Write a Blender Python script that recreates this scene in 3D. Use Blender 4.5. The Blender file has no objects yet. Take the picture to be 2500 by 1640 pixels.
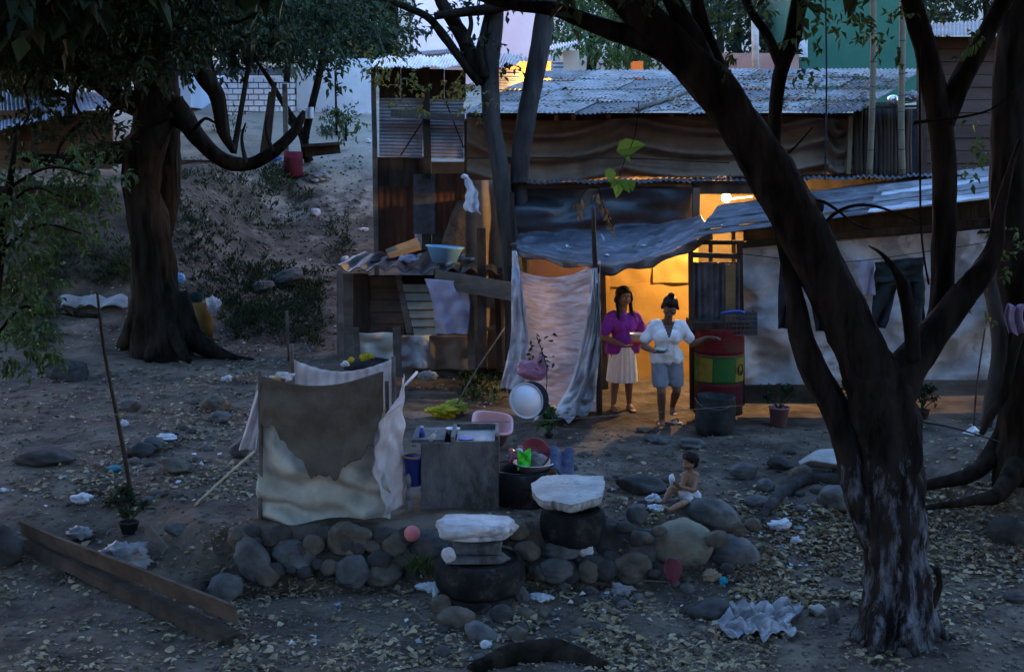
import bpy, bmesh, math, random
from mathutils import Vector, Matrix, noise
from math import sin, cos, pi, radians
random.seed(7)
# ---------------- camera, world, sun, exposure ----------------
sc = bpy.context.scene
H = 3.17; PIT = radians(8); F = 3130.0
cam = bpy.data.cameras.new('camera'); camo = bpy.data.objects.new('camera', cam)
sc.collection.objects.link(camo); sc.camera = camo
camo.location = (0, 0, H); camo.rotation_euler = (radians(90) - PIT, 0, 0)
cam.sensor_width = 36; cam.lens = 36 * F / 2500; cam.clip_end = 600; cam.clip_start = 0.05
SUN_EL, SUN_ROT = radians(3), radians(335)
w = bpy.data.worlds.new('World'); sc.world = w; w.use_nodes = True
nt = w.node_tree; nt.nodes.clear()
sky = nt.nodes.new('ShaderNodeTexSky'); sky.sky_type = 'NISHITA'; sky.sun_disc = False
sky.sun_elevation = SUN_EL; sky.sun_rotation = SUN_ROT; sky.ozone_density = 4.0; sky.air_density = 1.3
bg = nt.nodes.new('ShaderNodeBackground'); bg.inputs['Strength'].default_value = 0.15
wo = nt.nodes.new('ShaderNodeOutputWorld')
tint = nt.nodes.new('ShaderNodeMix'); tint.data_type = 'RGBA'; tint.blend_type = 'MULTIPLY'; tint.inputs[0].default_value = 1; tint.inputs[7].default_value = (1.60, 1.12, 1.02, 1)
nt.links.new(sky.outputs[0], tint.inputs[6]); nt.links.new(tint.outputs[2], bg.inputs[0]); nt.links.new(bg.outputs[0], wo.inputs[0])
sun = bpy.data.lights.new('sun', 'SUN'); sun.energy = 0.03; sun.angle = radians(14); sun.color = (0.95, 0.88, 1.0)
suno = bpy.data.objects.new('sun', sun); sc.collection.objects.link(suno)
sd = Vector((sin(SUN_ROT) * cos(SUN_EL), cos(SUN_ROT) * cos(SUN_EL), sin(SUN_EL)))
suno.rotation_euler = (-sd).to_track_quat('-Z', 'Y').to_euler(); suno.location = (0, -20, 30)
sc.view_settings.view_transform = 'Standard'; sc.view_settings.look = 'None'
sc.view_settings.gamma = 1; sc.view_settings.exposure = 4.7
sc.render.engine = 'CYCLES'

# ---------------- helpers ----------------
def V(*a): return Vector(a)
def P(px, py, Y):
    r = (px - 1250) / F; u = (820 - py) / F
    dy = cos(PIT) + u * sin(PIT); dz = -sin(PIT) + u * cos(PIT)
    t = Y / dy
    return Vector((r * t, Y, H + dz * t))
def S(px, Y): return px * Y / F
def sm(a, b, t):
    t = (t - a) / (b - a); t = 0 if t < 0 else 1 if t > 1 else t
    return t * t * (3 - 2 * t)
def itp(tab, t):
    if t <= tab[0][0]: return tab[0][1]
    for (a, za), (b, zb) in zip(tab, tab[1:]):
        if t <= b: return za + (zb - za) * (t - a) / (b - a)
    return tab[-1][1]
def lerp(a, b, t): return a + (b - a) * t
def fn(x, y, s, o=0.0): return noise.noise(Vector((x * s + o, y * s - o, o * 1.7)))
LB = [(19.3, 0), (21, .12), (24, .85), (26.5, 1.75), (29, 3.0), (36, 4.35), (60, 8), (100, 16), (200, 20)]
LB2 = [(18.6, 0), (21, .5), (24, 2.5), (30, 3.4), (36, 4.35), (60, 8), (100, 16), (200, 20)]
CB = [(18.75, 0), (19.4, 2.4), (28, 3.0), (36, 4.35), (60, 8), (100, 16), (200, 20)]
def terr(x, y):
    g = max(sm(0.9, 2.6, x), sm(-2.5, -4.2, x))
    z = -0.6 + 0.5 * sm(10.85 - 0.7 * g, 11.15 + 2.3 * g, y) + 0.1 * sm(11, 15.5, y)
    z += 0.25 * sm(9.2, 7.0, y) 
    l = itp(LB, y); l = lerp(l, itp(LB2, y), sm(-4.6, -6.6, x))
    z += lerp(l, itp(CB, y), sm(-1.7, -0.8, x))
    if y < -3: z += 17 * sm(-4, -38, y)  # unseen rise behind the camera, added to block low light from there
    # mound of earth and roots on the right
    z += 0.38 * math.exp(-((x - 5.1) / 1.1) ** 2 - ((y - 12.9) / 0.75) ** 2)
    z += 0.20 * math.exp(-((x - 0.45) / .35) ** 2 - ((y - 8.3) / 0.4) ** 2)
    z += 0.055 * fn(x, y, .7, 3) + 0.03 * fn(x, y, 2.1, 9) + 0.012 * fn(x, y, 6, 2)
    if y > 19: z += 0.12 * fn(x, y, 1.3, 5) * sm(19, 22, y)
    return z
def G(px, py, dz=0.0):
    Y = 6.5
    while Y < 120:
        p = P(px, py, Y)
        if p.z <= terr(p.x, p.y) + dz: break
        Y += 0.1
    a, b = Y - .1, Y
    for _ in range(12):
        m = (a + b) / 2; p = P(px, py, m)
        if p.z <= terr(p.x, p.y) + dz: b = m
        else: a = m
    return P(px, py, b)

WL = {}
def link(o): sc.collection.objects.link(o); return o
def tagp(o, label=None, cat=None, group=None, kind=None):
    if label: o['label'] = label
    if cat: o['category'] = cat
    if group: o['group'] = group
    if kind: o['kind'] = kind
def thing(name, label, cat, loc, group=None):
    o = link(bpy.data.objects.new(name, None)); o.location = loc; o.empty_display_size = .1
    tagp(o, label, cat, group); WL[o.name] = Vector(loc); return o
def part(name, bm, m, parent=None, label=None, smooth=False, loc=None, kind=None):
    if isinstance(bm, bpy.types.Mesh): me = bm
    else:
        me = bpy.data.meshes.new(name); bm.normal_update(); bm.to_mesh(me); bm.free()
    if parent is not None: loc = WL[parent.name]
    elif loc is None:
        xs = [v.co for v in me.vertices]
        if xs:
            loc = Vector(((min(v.x for v in xs) + max(v.x for v in xs)) / 2, (min(v.y for v in xs) + max(v.y for v in xs)) / 2, min(v.z for v in xs)))
        else: loc = Vector((0, 0, 0))
    me.transform(Matrix.Translation(-Vector(loc)))
    if smooth: me.polygons.foreach_set('use_smooth', [True] * len(me.polygons))
    for mm in (m if isinstance(m, (list, tuple)) else [m]): me.materials.append(mm)
    o = link(bpy.data.objects.new(name, me))
    if parent is not None: o.parent = parent
    else: o.location = loc
    WL[o.name] = Vector(loc)
    if label: o['label'] = label
    if kind: o['kind'] = kind
    return o
def solo(name, label, cat, bm, m, group=None, smooth=False, kind=None, loc=None):
    o = part(name, bm, m, None, smooth=smooth, loc=loc); tagp(o, label, cat, group, kind); return o

# ---- materials
MC = {}
def mat(name, c1, c2=None, scale=4, rough=.85, bump=.25, bs=None, st=(1, 1, 1), c3=None, c3s=1.5, c3t=.6, metal=0, trans=0, spec=.12, emit=0, alpha=1, coord='Object', lo=.35, hi=.65, ridge=False, bd=.02):
    if name in MC: return MC[name]
    m = bpy.data.materials.new(name); m.use_nodes = True; n = m.node_tree; L = n.links
    b = n.nodes['Principled BSDF']; out = n.nodes['Material Output']
    b.inputs['Roughness'].default_value = rough; b.inputs['Metallic'].default_value = metal
    b.inputs['Specular IOR Level'].default_value = spec
    b.inputs['Base Color'].default_value = (*c1, 1)
    tc = n.nodes.new('ShaderNodeTexCoord'); mp = n.nodes.new('ShaderNodeMapping'); mp.inputs['Scale'].default_value = st
    L.new(tc.outputs[coord], mp.inputs[0])
    col = None
    if c2:
        nz = n.nodes.new('ShaderNodeTexNoise'); nz.inputs['Scale'].default_value = scale; nz.inputs['Detail'].default_value = 6; nz.inputs['Roughness'].default_value = .65
        L.new(mp.outputs[0], nz.inputs['Vector'])
        r = n.nodes.new('ShaderNodeValToRGB'); r.color_ramp.elements[0].position = lo; r.color_ramp.elements[1].position = hi
        r.color_ramp.elements[0].color = (*c1, 1); r.color_ramp.elements[1].color = (*c2, 1)
        L.new(nz.outputs['Fac'], r.inputs[0]); col = r.outputs[0]
        if c3:
            n3 = n.nodes.new('ShaderNodeTexNoise'); n3.inputs['Scale'].default_value = c3s; n3.inputs['Detail'].default_value = 7; n3.inputs['Roughness'].default_value = .7
            L.new(mp.outputs[0], n3.inputs['Vector'])
            r3 = n.nodes.new('ShaderNodeValToRGB'); r3.color_ramp.elements[0].position = c3t - .06; r3.color_ramp.elements[1].position = c3t + .06
            L.new(n3.outputs['Fac'], r3.inputs[0])
            mx = n.nodes.new('ShaderNodeMix'); mx.data_type = 'RGBA'
            L.new(r3.outputs[0], mx.inputs[0]); L.new(col, mx.inputs[6]); mx.inputs[7].default_value = (*c3, 1); col = mx.outputs[2]
        L.new(col, b.inputs['Base Color'])
    if bump:
        nb = n.nodes.new('ShaderNodeTexNoise'); nb.inputs['Scale'].default_value = bs or scale * 4; nb.inputs['Detail'].default_value = 5
        if ridge: nb.noise_type = 'RIDGED_MULTIFRACTAL'; nb.normalize = True; nb.inputs['Detail'].default_value = 4
        L.new(mp.outputs[0], nb.inputs['Vector'])
        bp = n.nodes.new('ShaderNodeBump'); bp.inputs['Strength'].default_value = bump; bp.inputs['Distance'].default_value = bd
        L.new(nb.outputs['Fac'], bp.inputs['Height']); L.new(bp.outputs[0], b.inputs['Normal'])
    if emit:
        b.inputs['Emission Color'].default_value = (*c1, 1); b.inputs['Emission Strength'].default_value = emit
    if trans:
        t = n.nodes.new('ShaderNodeBsdfTranslucent'); t.inputs[0].default_value = (*c1, 1)
        if col: L.new(col, t.inputs[0])
        ms = n.nodes.new('ShaderNodeMixShader'); ms.inputs[0].default_value = trans
        L.new(b.outputs[0], ms.inputs[1]); L.new(t.outputs[0], ms.inputs[2]); L.new(ms.outputs[0], out.inputs[0])
    MC[name] = m; return m
def leafmat(name, cols, rough=.6, trans=.25, attr=None):
    """per-leaf random colour (one random value per mesh island)"""
    if name in MC: return MC[name]
    m = bpy.data.materials.new(name); m.use_nodes = True; n = m.node_tree; L = n.links
    b = n.nodes['Principled BSDF']; b.inputs['Roughness'].default_value = rough; b.inputs['Specular IOR Level'].default_value = .25
    g = n.nodes.new('ShaderNodeNewGeometry'); r = n.nodes.new('ShaderNodeValToRGB')
    e = r.color_ramp.elements
    for i, c in enumerate(cols):
        pos = i / max(1, len(cols) - 1)
        if i == 0: e[0].position = 0; e[0].color = (*c, 1)
        elif i == len(cols) - 1: e[-1].position = 1; e[-1].color = (*c, 1)
        else: x = e.new(pos); x.color = (*c, 1)
    L.new(g.outputs['Random Per Island'], r.inputs[0]); L.new(r.outputs[0], b.inputs['Base Color'])
    if trans:
        t = n.nodes.new('ShaderNodeBsdfTranslucent'); L.new(r.outputs[0], t.inputs[0])
        ms = n.nodes.new('ShaderNodeMixShader'); ms.inputs[0].default_value = trans
        L.new(b.outputs[0], ms.inputs[1]); L.new(t.outputs[0], ms.inputs[2]); L.new(ms.outputs[0], n.nodes['Material Output'].inputs[0])
    MC[name] = m; return m

def zoned(m, axis, a, b, c1, c2, sc_, lo, hi, breakup=.35, stretch=(1, 1, 1)):
    '''lay a second patchy colour over a material inside a zone of the thing (a..b along an object axis)'''
    n = m.node_tree; L = n.links; bs = n.nodes['Principled BSDF']; src = bs.inputs['Base Color'].links[0].from_socket
    tc = n.nodes.new('ShaderNodeTexCoord'); sp = n.nodes.new('ShaderNodeSeparateXYZ'); L.new(tc.outputs['Object'], sp.inputs[0])
    mr = n.nodes.new('ShaderNodeMapRange'); mr.inputs[1].default_value = a; mr.inputs[2].default_value = b; L.new(sp.outputs[axis], mr.inputs[0])
    mp = n.nodes.new('ShaderNodeMapping'); mp.inputs['Scale'].default_value = stretch; L.new(tc.outputs['Object'], mp.inputs[0])
    nz = n.nodes.new('ShaderNodeTexNoise'); nz.inputs['Scale'].default_value = sc_; nz.inputs['Detail'].default_value = 8; nz.inputs['Roughness'].default_value = .7; L.new(mp.outputs[0], nz.inputs['Vector'])
    ad = n.nodes.new('ShaderNodeMath'); ad.operation = 'MULTIPLY_ADD'; L.new(mr.outputs[0], ad.inputs[0]); ad.inputs[1].default_value = breakup; L.new(nz.outputs['Fac'], ad.inputs[2])
    rr = n.nodes.new('ShaderNodeValToRGB'); rr.color_ramp.elements[0].position = lo; rr.color_ramp.elements[1].position = hi; L.new(ad.outputs[0], rr.inputs[0])
    nc = n.nodes.new('ShaderNodeMix'); nc.data_type = 'RGBA'; L.new(nz.outputs['Fac'], nc.inputs[0]); nc.inputs[6].default_value = (*c1, 1); nc.inputs[7].default_value = (*c2, 1)
    mx = n.nodes.new('ShaderNodeMix'); mx.data_type = 'RGBA'; L.new(rr.outputs[0], mx.inputs[0]); L.new(src, mx.inputs[6]); L.new(nc.outputs[2], mx.inputs[7]); L.new(mx.outputs[2], bs.inputs['Base Color'])
# ---- geometry
def B(): return bmesh.new()
def box(bm, c, s, rot=None):
    """box centred at c with full sizes s, optional 3x3 rotation"""
    vs = []
    for dx in (-.5, .5):
        for dy in (-.5, .5):
            for dz in (-.5, .5):
                v = Vector((dx * s[0], dy * s[1], dz * s[2]))
                if rot is not None: v = rot @ v
                vs.append(bm.verts.new(Vector(c) + v))
    for f in ((0, 1, 3, 2), (4, 6, 7, 5), (0, 4, 5, 1), (2, 3, 7, 6), (0, 2, 6, 4), (1, 5, 7, 3)):
        bm.faces.new([vs[i] for i in f])
def rotz(a): return Matrix.Rotation(a, 3, 'Z')
def plank(bm, p0, p1, wd, th, up=None, seg=1, warp=0.0):
    """board from p0 to p1; wd measured along `up`, th across"""
    p0 = Vector(p0); p1 = Vector(p1); d = (p1 - p0); d.normalize()
    up = Vector(up) if up is not None else Vector((0, 0, 1))
    if abs(d.dot(up)) > .95: up = Vector((1, 0, 0))
    s = d.cross(up).normalized(); u = s.cross(d).normalized()
    rings = []
    for i in range(seg + 1):
        c = p0.lerp(p1, i / seg)
        if warp: c = c + s * warp * noise.noise(c * 1.3) + u * warp * .6 * noise.noise(c * 1.7 + Vector((4, 4, 4)))
        rings.append([bm.verts.new(c + s * a * th / 2 + u * b * wd / 2) for a, b in ((-1, -1), (1, -1), (1, 1), (-1, 1))])
    for a, b in zip(rings, rings[1:]):
        for k in range(4): bm.faces.new((a[k], a[(k + 1) % 4], b[(k + 1) % 4], b[k]))
    bm.faces.new(rings[0][::-1]); bm.faces.new(rings[-1])
def spline(pts, n=6):
    pts = [Vector(p) for p in pts]
    if len(pts) < 3: return [pts[0].lerp(pts[-1], i / n) for i in range(n + 1)]
    q = [pts[0] * 2 - pts[1]] + pts + [pts[-1] * 2 - pts[-2]]; out = []
    for i in range(1, len(q) - 2):
        a, b, c, d = q[i - 1:i + 3]
        for k in range(n):
            t = k / n
            out.append(.5 * ((2 * b) + (c - a) * t + (2 * a - 5 * b + 4 * c - d) * t * t + (3 * b - a - 3 * c + d) * t ** 3))
    out.append(pts[-1]); return out
def tube(bm, pts, rads, seg=8, n=5, rough=0.0, flute=0, fl=0.0, cap=True, tw=0):
    path = spline(pts, n); m = len(path)
    if isinstance(rads, (int, float)): rads = [rads] * len(pts)
    R = []
    for i in range(m):
        t = i / (m - 1) * (len(rads) - 1); k = min(int(t), len(rads) - 2); R.append(rads[k] + (rads[k + 1] - rads[k]) * (t - k))
    up = Vector((0.13, 1, 0.07)); rings = []; prev = None
    for i, p in enumerate(path):
        d = (path[min(i + 1, m - 1)] - path[max(i - 1, 0)]).normalized()
        if prev is None: s = d.cross(up).normalized() if d.cross(up).length > .1 else d.cross(Vector((1, 0, 0))).normalized()
        else: s = (prev - d * prev.dot(d)).normalized()
        prev = s; u = d.cross(s); ring = []
        for k in range(seg):
            a = 2 * pi * k / seg; r = R[i]
            if rough: r *= 1 + rough * noise.noise(Vector((cos(a) * 2.3, sin(a) * 2.3, i * .23)) + p * .7) + rough * .6 * noise.noise(Vector((cos(a) * 6, sin(a) * 6, i * .5)) + p)
            if flute: r *= 1 + fl * (1 - i / m * .7) * sin(a * flute + i * tw + p.x)
            ring.append(bm.verts.new(p + s * cos(a) * r + u * sin(a) * r))
        rings.append(ring)
    for a, b in zip(rings, rings[1:]):
        for k in range(seg): bm.faces.new((a[k], a[(k + 1) % seg], b[(k + 1) % seg], b[k]))
    if cap: bm.faces.new(rings[0][::-1]); bm.faces.new(rings[-1])
    return path
def limb(bm, pp, D, seg=12, rough=.12, n=6, flute=0, fl=0):
    """pp: (px,py,width_px[,depth])"""
    pts, r = [], []
    for q in pp:
        d = q[3] if len(q) > 3 else D
        pts.append(P(q[0], q[1], d)); r.append(S(q[2], d) / 2)
    return tube(bm, pts, r, seg, n, rough, flute, fl)
def sheet(bm, f, nu, nv, th=.004):
    g = [[Vector(f(i / nu, j / nv)) for i in range(nu + 1)] for j in range(nv + 1)]
    def nrm(i, j):
        a = g[j][min(i + 1, nu)] - g[j][max(i - 1, 0)]; b = g[min(j + 1, nv)][i] - g[max(j - 1, 0)][i]
        c = a.cross(b); return c.normalized() if c.length > 1e-9 else Vector((0, 1, 0))
    A = [[bm.verts.new(g[j][i]) for i in range(nu + 1)] for j in range(nv + 1)]
    if th: Bk = [[bm.verts.new(g[j][i] - nrm(i, j) * th) for i in range(nu + 1)] for j in range(nv + 1)]
    for j in range(nv):
        for i in range(nu):
            bm.faces.new((A[j][i], A[j][i + 1], A[j + 1][i + 1], A[j + 1][i]))
            if th: bm.faces.new((Bk[j][i], Bk[j + 1][i], Bk[j + 1][i + 1], Bk[j][i + 1]))
    if th:
        for j in range(nv):
            bm.faces.new((A[j][0], A[j + 1][0], Bk[j + 1][0], Bk[j][0])); bm.faces.new((A[j][nu], Bk[j][nu], Bk[j + 1][nu], A[j + 1][nu]))
        for i in range(nu):
            bm.faces.new((A[0][i], Bk[0][i], Bk[0][i + 1], A[0][i + 1])); bm.faces.new((A[nv][i], A[nv][i + 1], Bk[nv][i + 1], Bk[nv][i]))
def corr(bm, c00, c10, c01, c11, waves, amp=.01, nv=2, th=.0025, sagf=None, s=6):
    c00, c10, c01, c11 = map(Vector, (c00, c10, c01, c11)); N = (c10 - c00).cross(c01 - c00).normalized()
    def f(u, v):
        p = (c00.lerp(c10, u)).lerp(c01.lerp(c11, u), v)
        q = p + N * amp * sin(u * waves * 2 * pi)
        return q + (sagf(u, v) if sagf else Vector())
    sheet(bm, f, int(waves * s), nv, th)
def bil(c00, c10, c01, c11):
    c00, c10, c01, c11 = map(Vector, (c00, c10, c01, c11))
    return lambda u, v: (c00.lerp(c10, u)).lerp(c01.lerp(c11, u), v)
def lathe(bm, c, prof, seg=24, ax=None, fr=None, close=True):
    """prof: list (r,z)"""
    R = ax if ax is not None else Matrix.Identity(3); c = Vector(c); rings = []
    for k, (r, z) in enumerate(prof):
        ring = []
        for i in range(seg):
            a = 2 * pi * i / seg; rr = r * (fr(a, k) if fr else 1)
            ring.append(bm.verts.new(c + R @ Vector((rr * cos(a), rr * sin(a), z))))
        rings.append(ring)
    for a, b in zip(rings, rings[1:]):
        for k in range(seg): bm.faces.new((a[k], a[(k + 1) % seg], b[(k + 1) % seg], b[k]))
    if close:
        bm.faces.new(rings[0][::-1])
        if prof[-1][0] > 1e-4: bm.faces.new(rings[-1])
def rock(bm, c, s, seed=0, rot=None, sub=4, n1=.16, n2=.05, flat=0, cut=0):
    t = bmesh.new(); bmesh.ops.create_icosphere(t, subdivisions=sub, radius=1); o = Vector((seed * 3.1, seed * 1.7, -seed * 2.3))
    mp = {}
    for v in t.verts:
        p = v.co.copy(); d = 1 + n1 * noise.noise(p * 1.2 + o) + n1 * .5 * noise.noise(p * 2.6 + o) + n2 * noise.noise(p * 6 + o)
        q = p * d
        if flat:   # chunky broken block: push towards a superellipsoid
            m = max(abs(q.x), abs(q.y), abs(q.z)); q = q.lerp(q / m * .85 * (1 + n2 * noise.noise(p * 5 + o)), flat)
        if cut:
            for k in range(cut):
                nn = noise.random_unit_vector() if 0 else Vector((sin(seed * 7.3 + k * 2.4), cos(seed * 3.1 + k * 4.1), sin(seed + k * 1.3) * .8)).normalized()
                h = q.dot(nn) - .62
                if h > 0: q -= nn * h * .9
        q = Vector((q.x * s[0], q.y * s[1], q.z * s[2]))
        if rot is not None: q = rot @ q
        mp[v] = bm.verts.new(Vector(c) + q)
    for f in t.faces: bm.faces.new([mp[v] for v in f.verts])
    t.free()
def leaf(bm, c, L, W, d, n, fold=.25, pts=0):
    """one leaf: d = direction of the midrib, n = normal; four or six corner blade folded along the midrib"""
    d = d.normalized(); s = d.cross(n)
    if s.length < 1e-4: s = d.cross(Vector((.3, .5, .8)))
    s.normalize(); n = s.cross(d)
    a = bm.verts.new(c); e = bm.verts.new(c + d * L + n * -.12 * L)
    if pts == 0:
        l = bm.verts.new(c + d * L * .42 + s * W / 2 + n * W * fold); r = bm.verts.new(c + d * L * .42 - s * W / 2 + n * W * fold)
        bm.faces.new((a, l, e)); bm.faces.new((a, e, r))
    else:
        m = bm.verts.new(c + d * L * .5 + n * -.02 * L)
        for sg in (1, -1):
            p1 = bm.verts.new(c + d * L * .16 + s * sg * W * .42 + n * W * fold * .8); p2 = bm.verts.new(c + d * L * .42 + s * sg * W * .5 + n * W * fold); p3 = bm.verts.new(c + d * L * .78 + s * sg * W * .24 + n * W * fold * .4)
            bm.faces.new((a, p1, p2, m)); bm.faces.new((m, p2, p3, e))
def rv(): 
    while True:
        v = Vector((random.uniform(-1, 1), random.uniform(-1, 1), random.uniform(-1, 1)))
        if .05 < v.length < 1: return v
def clump(bm, c, r, n, L, flat=.75, droop=.3):
    """sprays of leaves inside a lumpy ball: leaves sit on short twigs so gaps stay open"""
    c = Vector(c); k = max(1, n // 7)
    for _ in range(k):
        v = rv(); v = v.normalized() * (v.length ** .5); q = c + Vector((v.x * r, v.y * r, v.z * r * flat))
        tw = (v.normalized() + rv() * .7 + Vector((0, 0, -droop))).normalized(); l = L * random.uniform(1.6, 3.2)
        for i in range(7):
            p = q + tw * l * i / 7; d = (tw * .4 + rv() + Vector((0, 0, -droop))).normalized()
            leaf(bm, p, L * random.uniform(.7, 1.25), L * random.uniform(.4, .62), d, (Vector((0, 0, 1)) + rv() * .8).normalized())
def remesh(bm, vox=.008, smooth=3, cut=None, disp=None):
    me = bpy.data.meshes.new('t'); bm.to_mesh(me); bm.free(); o = link(bpy.data.objects.new('t', me))
    m = o.modifiers.new('r', 'REMESH'); m.mode = 'VOXEL'; m.voxel_size = vox
    s = o.modifiers.new('s', 'SMOOTH'); s.iterations = smooth; s.factor = .5
    dg = bpy.context.evaluated_depsgraph_get(); ev = o.evaluated_get(dg)
    r = bpy.data.meshes.new_from_object(ev); bpy.data.objects.remove(o); bpy.data.meshes.remove(me)
    b = bmesh.new(); b.from_mesh(r); bpy.data.meshes.remove(r)
    if disp:
        b.normal_update()
        for v in b.verts: v.co += v.normal * disp(v.co)
    if cut:
        bmesh.ops.delete(b, geom=[f for f in b.faces if cut(f.calc_center_median())], context='FACES')
    return b
def caps(bm, p0, p1, r0, r1=None, seg=14, sq=1.0):
    """rounded tapered capsule; sq squashes it front to back"""
    r1 = r0 if r1 is None else r1; p0 = Vector(p0); p1 = Vector(p1); d = p1 - p0
    if d.length < 1e-5: d = Vector((0, 0, 1e-4)); p1 = p0 + d
    dn = d.normalized(); s = dn.orthogonal().normalized(); u = dn.cross(s); rings = []
    prof = [(-sin(a), cos(a), 0) for a in (pi / 2 * .98, pi / 3, pi / 6, 0)] + [(sin(a), cos(a), 1) for a in (0, pi / 6, pi / 3, pi / 2 * .98)]
    for z, r, e in prof:
        c = p1 if e else p0; rr = r1 if e else r0; ring = []
        for k in range(seg):
            a = 2 * pi * k / seg; q = (s * cos(a) + u * sin(a)) * r * rr + dn * z * rr
            q.y *= sq; ring.append(bm.verts.new(c + q))
        rings.append(ring)
    for a, b in zip(rings, rings[1:]):
        for k in range(seg): bm.faces.new((a[k], a[(k + 1) % seg], b[(k + 1) % seg], b[k]))
    bm.faces.new(rings[0][::-1]); bm.faces.new(rings[-1])

# ---- palette
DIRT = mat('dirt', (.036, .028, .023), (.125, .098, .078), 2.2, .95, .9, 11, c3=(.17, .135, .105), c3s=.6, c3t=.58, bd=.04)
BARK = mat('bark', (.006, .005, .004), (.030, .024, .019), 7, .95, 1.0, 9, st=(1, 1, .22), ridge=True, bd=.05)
BARKP_ = mat('bark_pale', (.030, .027, .027), (.11, .105, .11), 4, .95, 1.0, 18, st=(1, 1, .3), c3=(.25, .26, .30), c3s=3.5, c3t=.66)
BARKG = mat('bark_grey', (.022, .021, .021), (.065, .064, .064), 5, .95, .9, 10, st=(1, 1, .25), ridge=True, bd=.04)
WOODD = mat('wood_dark', (.022, .017, .014), (.07, .052, .040), 4, .9, .5, 30, st=(1, 1, .2))
WOODG = mat('wood_grey', (.07, .062, .055), (.16, .145, .13), 4, .9, .5, 30, st=(.25, 1, 1))
WOODB = mat('wood_brown', (.040, .030, .024), (.105, .078, .060), 3.5, .9, .4, 25, st=(.3, 1, 1))
PLY = mat('plywood', (.30, .22, .14), (.42, .32, .21), 5, .85, .2, st=(.3, 1, 1))
BAMB = mat('bamboo', (.12, .10, .065), (.20, .17, .115), 6, .7, .2, st=(1, 1, .3))
RUST = mat('rusty_tin', (.04, .022, .016), (.13, .055, .032), 3, .85, .3, 18, st=(1, 1, .4))
TIN = mat('grey_tin', (.085, .088, .095), (.24, .245, .265), 3, .55, .15, 20, metal=.15, c3=(.16, .10, .07), c3s=1.8, c3t=.63)
TINW = mat('white_tin', (.30, .31, .35), (.50, .51, .56), 3, .5, .1, metal=.1, c3=(.22, .17, .14), c3s=2, c3t=.68)
TIND = mat('dark_tin', (.045, .048, .056), (.14, .148, .17), 3, .6, .2, metal=.3, c3=(.10, .06, .045), c3s=1.8, c3t=.6)
BTARP = mat('brown_tarp', (.13, .092, .068), (.23, .175, .135), 1.6, 1, .5, 9, trans=.05, spec=0)
BLACKP = mat('black_plastic', (.012, .014, .018), (.035, .040, .052), 2, .38, .5, 7, spec=.5)
BLUEP = mat('dark_blue_tarp', (.014, .016, .022), (.075, .085, .11), 2.6, .42, .6, 9, c3=(.36, .40, .47), c3s=5, c3t=.68, spec=.5)
SHEETW = mat('white_sheet', (.50, .50, .54), (.78, .78, .81), 3, .75, .6, 6, trans=.3, ridge=True)
SHEETP = mat('pinkish_sheet', (.60, .52, .56), (.82, .75, .79), 4, .65, .9, 7, st=(1, 1, 3), trans=.45, ridge=True, bd=.03)
HUTTARP = mat('grey_blue_tarp', (.30, .30, .32), (.54, .54, .56), 2.6, .75, 1.0, 3.2, c3=(.22, .20, .19), c3s=2.6, c3t=.60, ridge=True, bd=.06)
ORANGEW = mat('cardboard_wall', (.28, .15, .04), (.36, .21, .06), 2.4, .85, .15, 9)
BEIGE = mat('beige_tarp', (.34, .34, .30), (.60, .60, .55), 2.4, .7, .8, 4, trans=.15, ridge=True, bd=.04, c3=(.24, .24, .20), c3s=2, c3t=.64)
BROWNC = mat('brown_cloth', (.085, .074, .062), (.16, .142, .12), 3, .95, .5, 30, trans=.05)
CONC = mat('concrete', (.075, .082, .088), (.16, .168, .172), 6, .9, .5, 40, st=(1, 1, .5), c3=(.05, .052, .052), c3s=2.5, c3t=.56)
CONCL = mat('concrete_light', (.24, .235, .23), (.42, .415, .405), 3, .9, .6, 22, c3=(.16, .15, .15), c3s=5, c3t=.63)
STG = mat('river_stone_grey', (.05, .05, .052), (.14, .14, .14), 4, .85, .35, 40, c3=(.17, .17, .17), c3s=2.5, c3t=.62)
STB = mat('river_stone_brown', (.045, .040, .034), (.15, .13, .105), 3, .85, .4, 35, c3=(.22, .20, .16), c3s=2, c3t=.6)
STD = mat('river_stone_dark', (.025, .025, .026), (.07, .068, .068), 4, .85, .4, 40)
STW = mat('pale_stone', (.34, .34, .36), (.55, .55, .58), 3, .9, .7, 16, c3=(.20, .20, .22), c3s=4, c3t=.6)
RUBBER = mat('tyre_rubber', (.006, .006, .007), (.020, .020, .022), 5, .75, .4, 40, c3=(.055, .053, .05), c3s=4, c3t=.6)
PLW = mat('white_plastic', (.62, .63, .66), rough=.4, bump=0, spec=.5)
PLB = mat('light_blue_plastic', (.20, .46, .80), (.24, .52, .86), 4, .35, 0, spec=.5)
PLDB = mat('blue_plastic', (.03, .06, .32), rough=.35, bump=0, spec=.5)
PLP = mat('pink_plastic', (.60, .30, .30), (.66, .36, .36), 5, .4, 0, spec=.5)
PLR = mat('red_plastic', (.22, .012, .03), rough=.35, bump=0, spec=.5)
PLY_ = mat('yellow_plastic', (.34, .30, .02), (.50, .44, .03), 9, .45, .4, 20, trans=.2)
PLG = mat('green_cloth', (.06, .55, .03), (.09, .68, .05), 9, .7, .3, 20)
DENIM = mat('denim', (.05, .06, .11), (.10, .12, .19), 14, .9, .3, 60)
DARKC = mat('dark_cloth', (.012, .013, .017), (.025, .027, .034), 6, .9, .3)
LAVC = mat('lavender_cloth', (.30, .29, .40), (.40, .39, .50), 6, .9, .3, trans=.1)
BAGW = mat('white_bag_plastic', (.55, .60, .68), (.72, .76, .82), 7, .45, .5, 25, trans=.3, spec=.5)
BAGC = mat('cloudy_bag_plastic', (.16, .165, .18), (.34, .35, .38), 5, .4, 1, 7, trans=.3, spec=.5, ridge=True, bd=.03)

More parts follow.
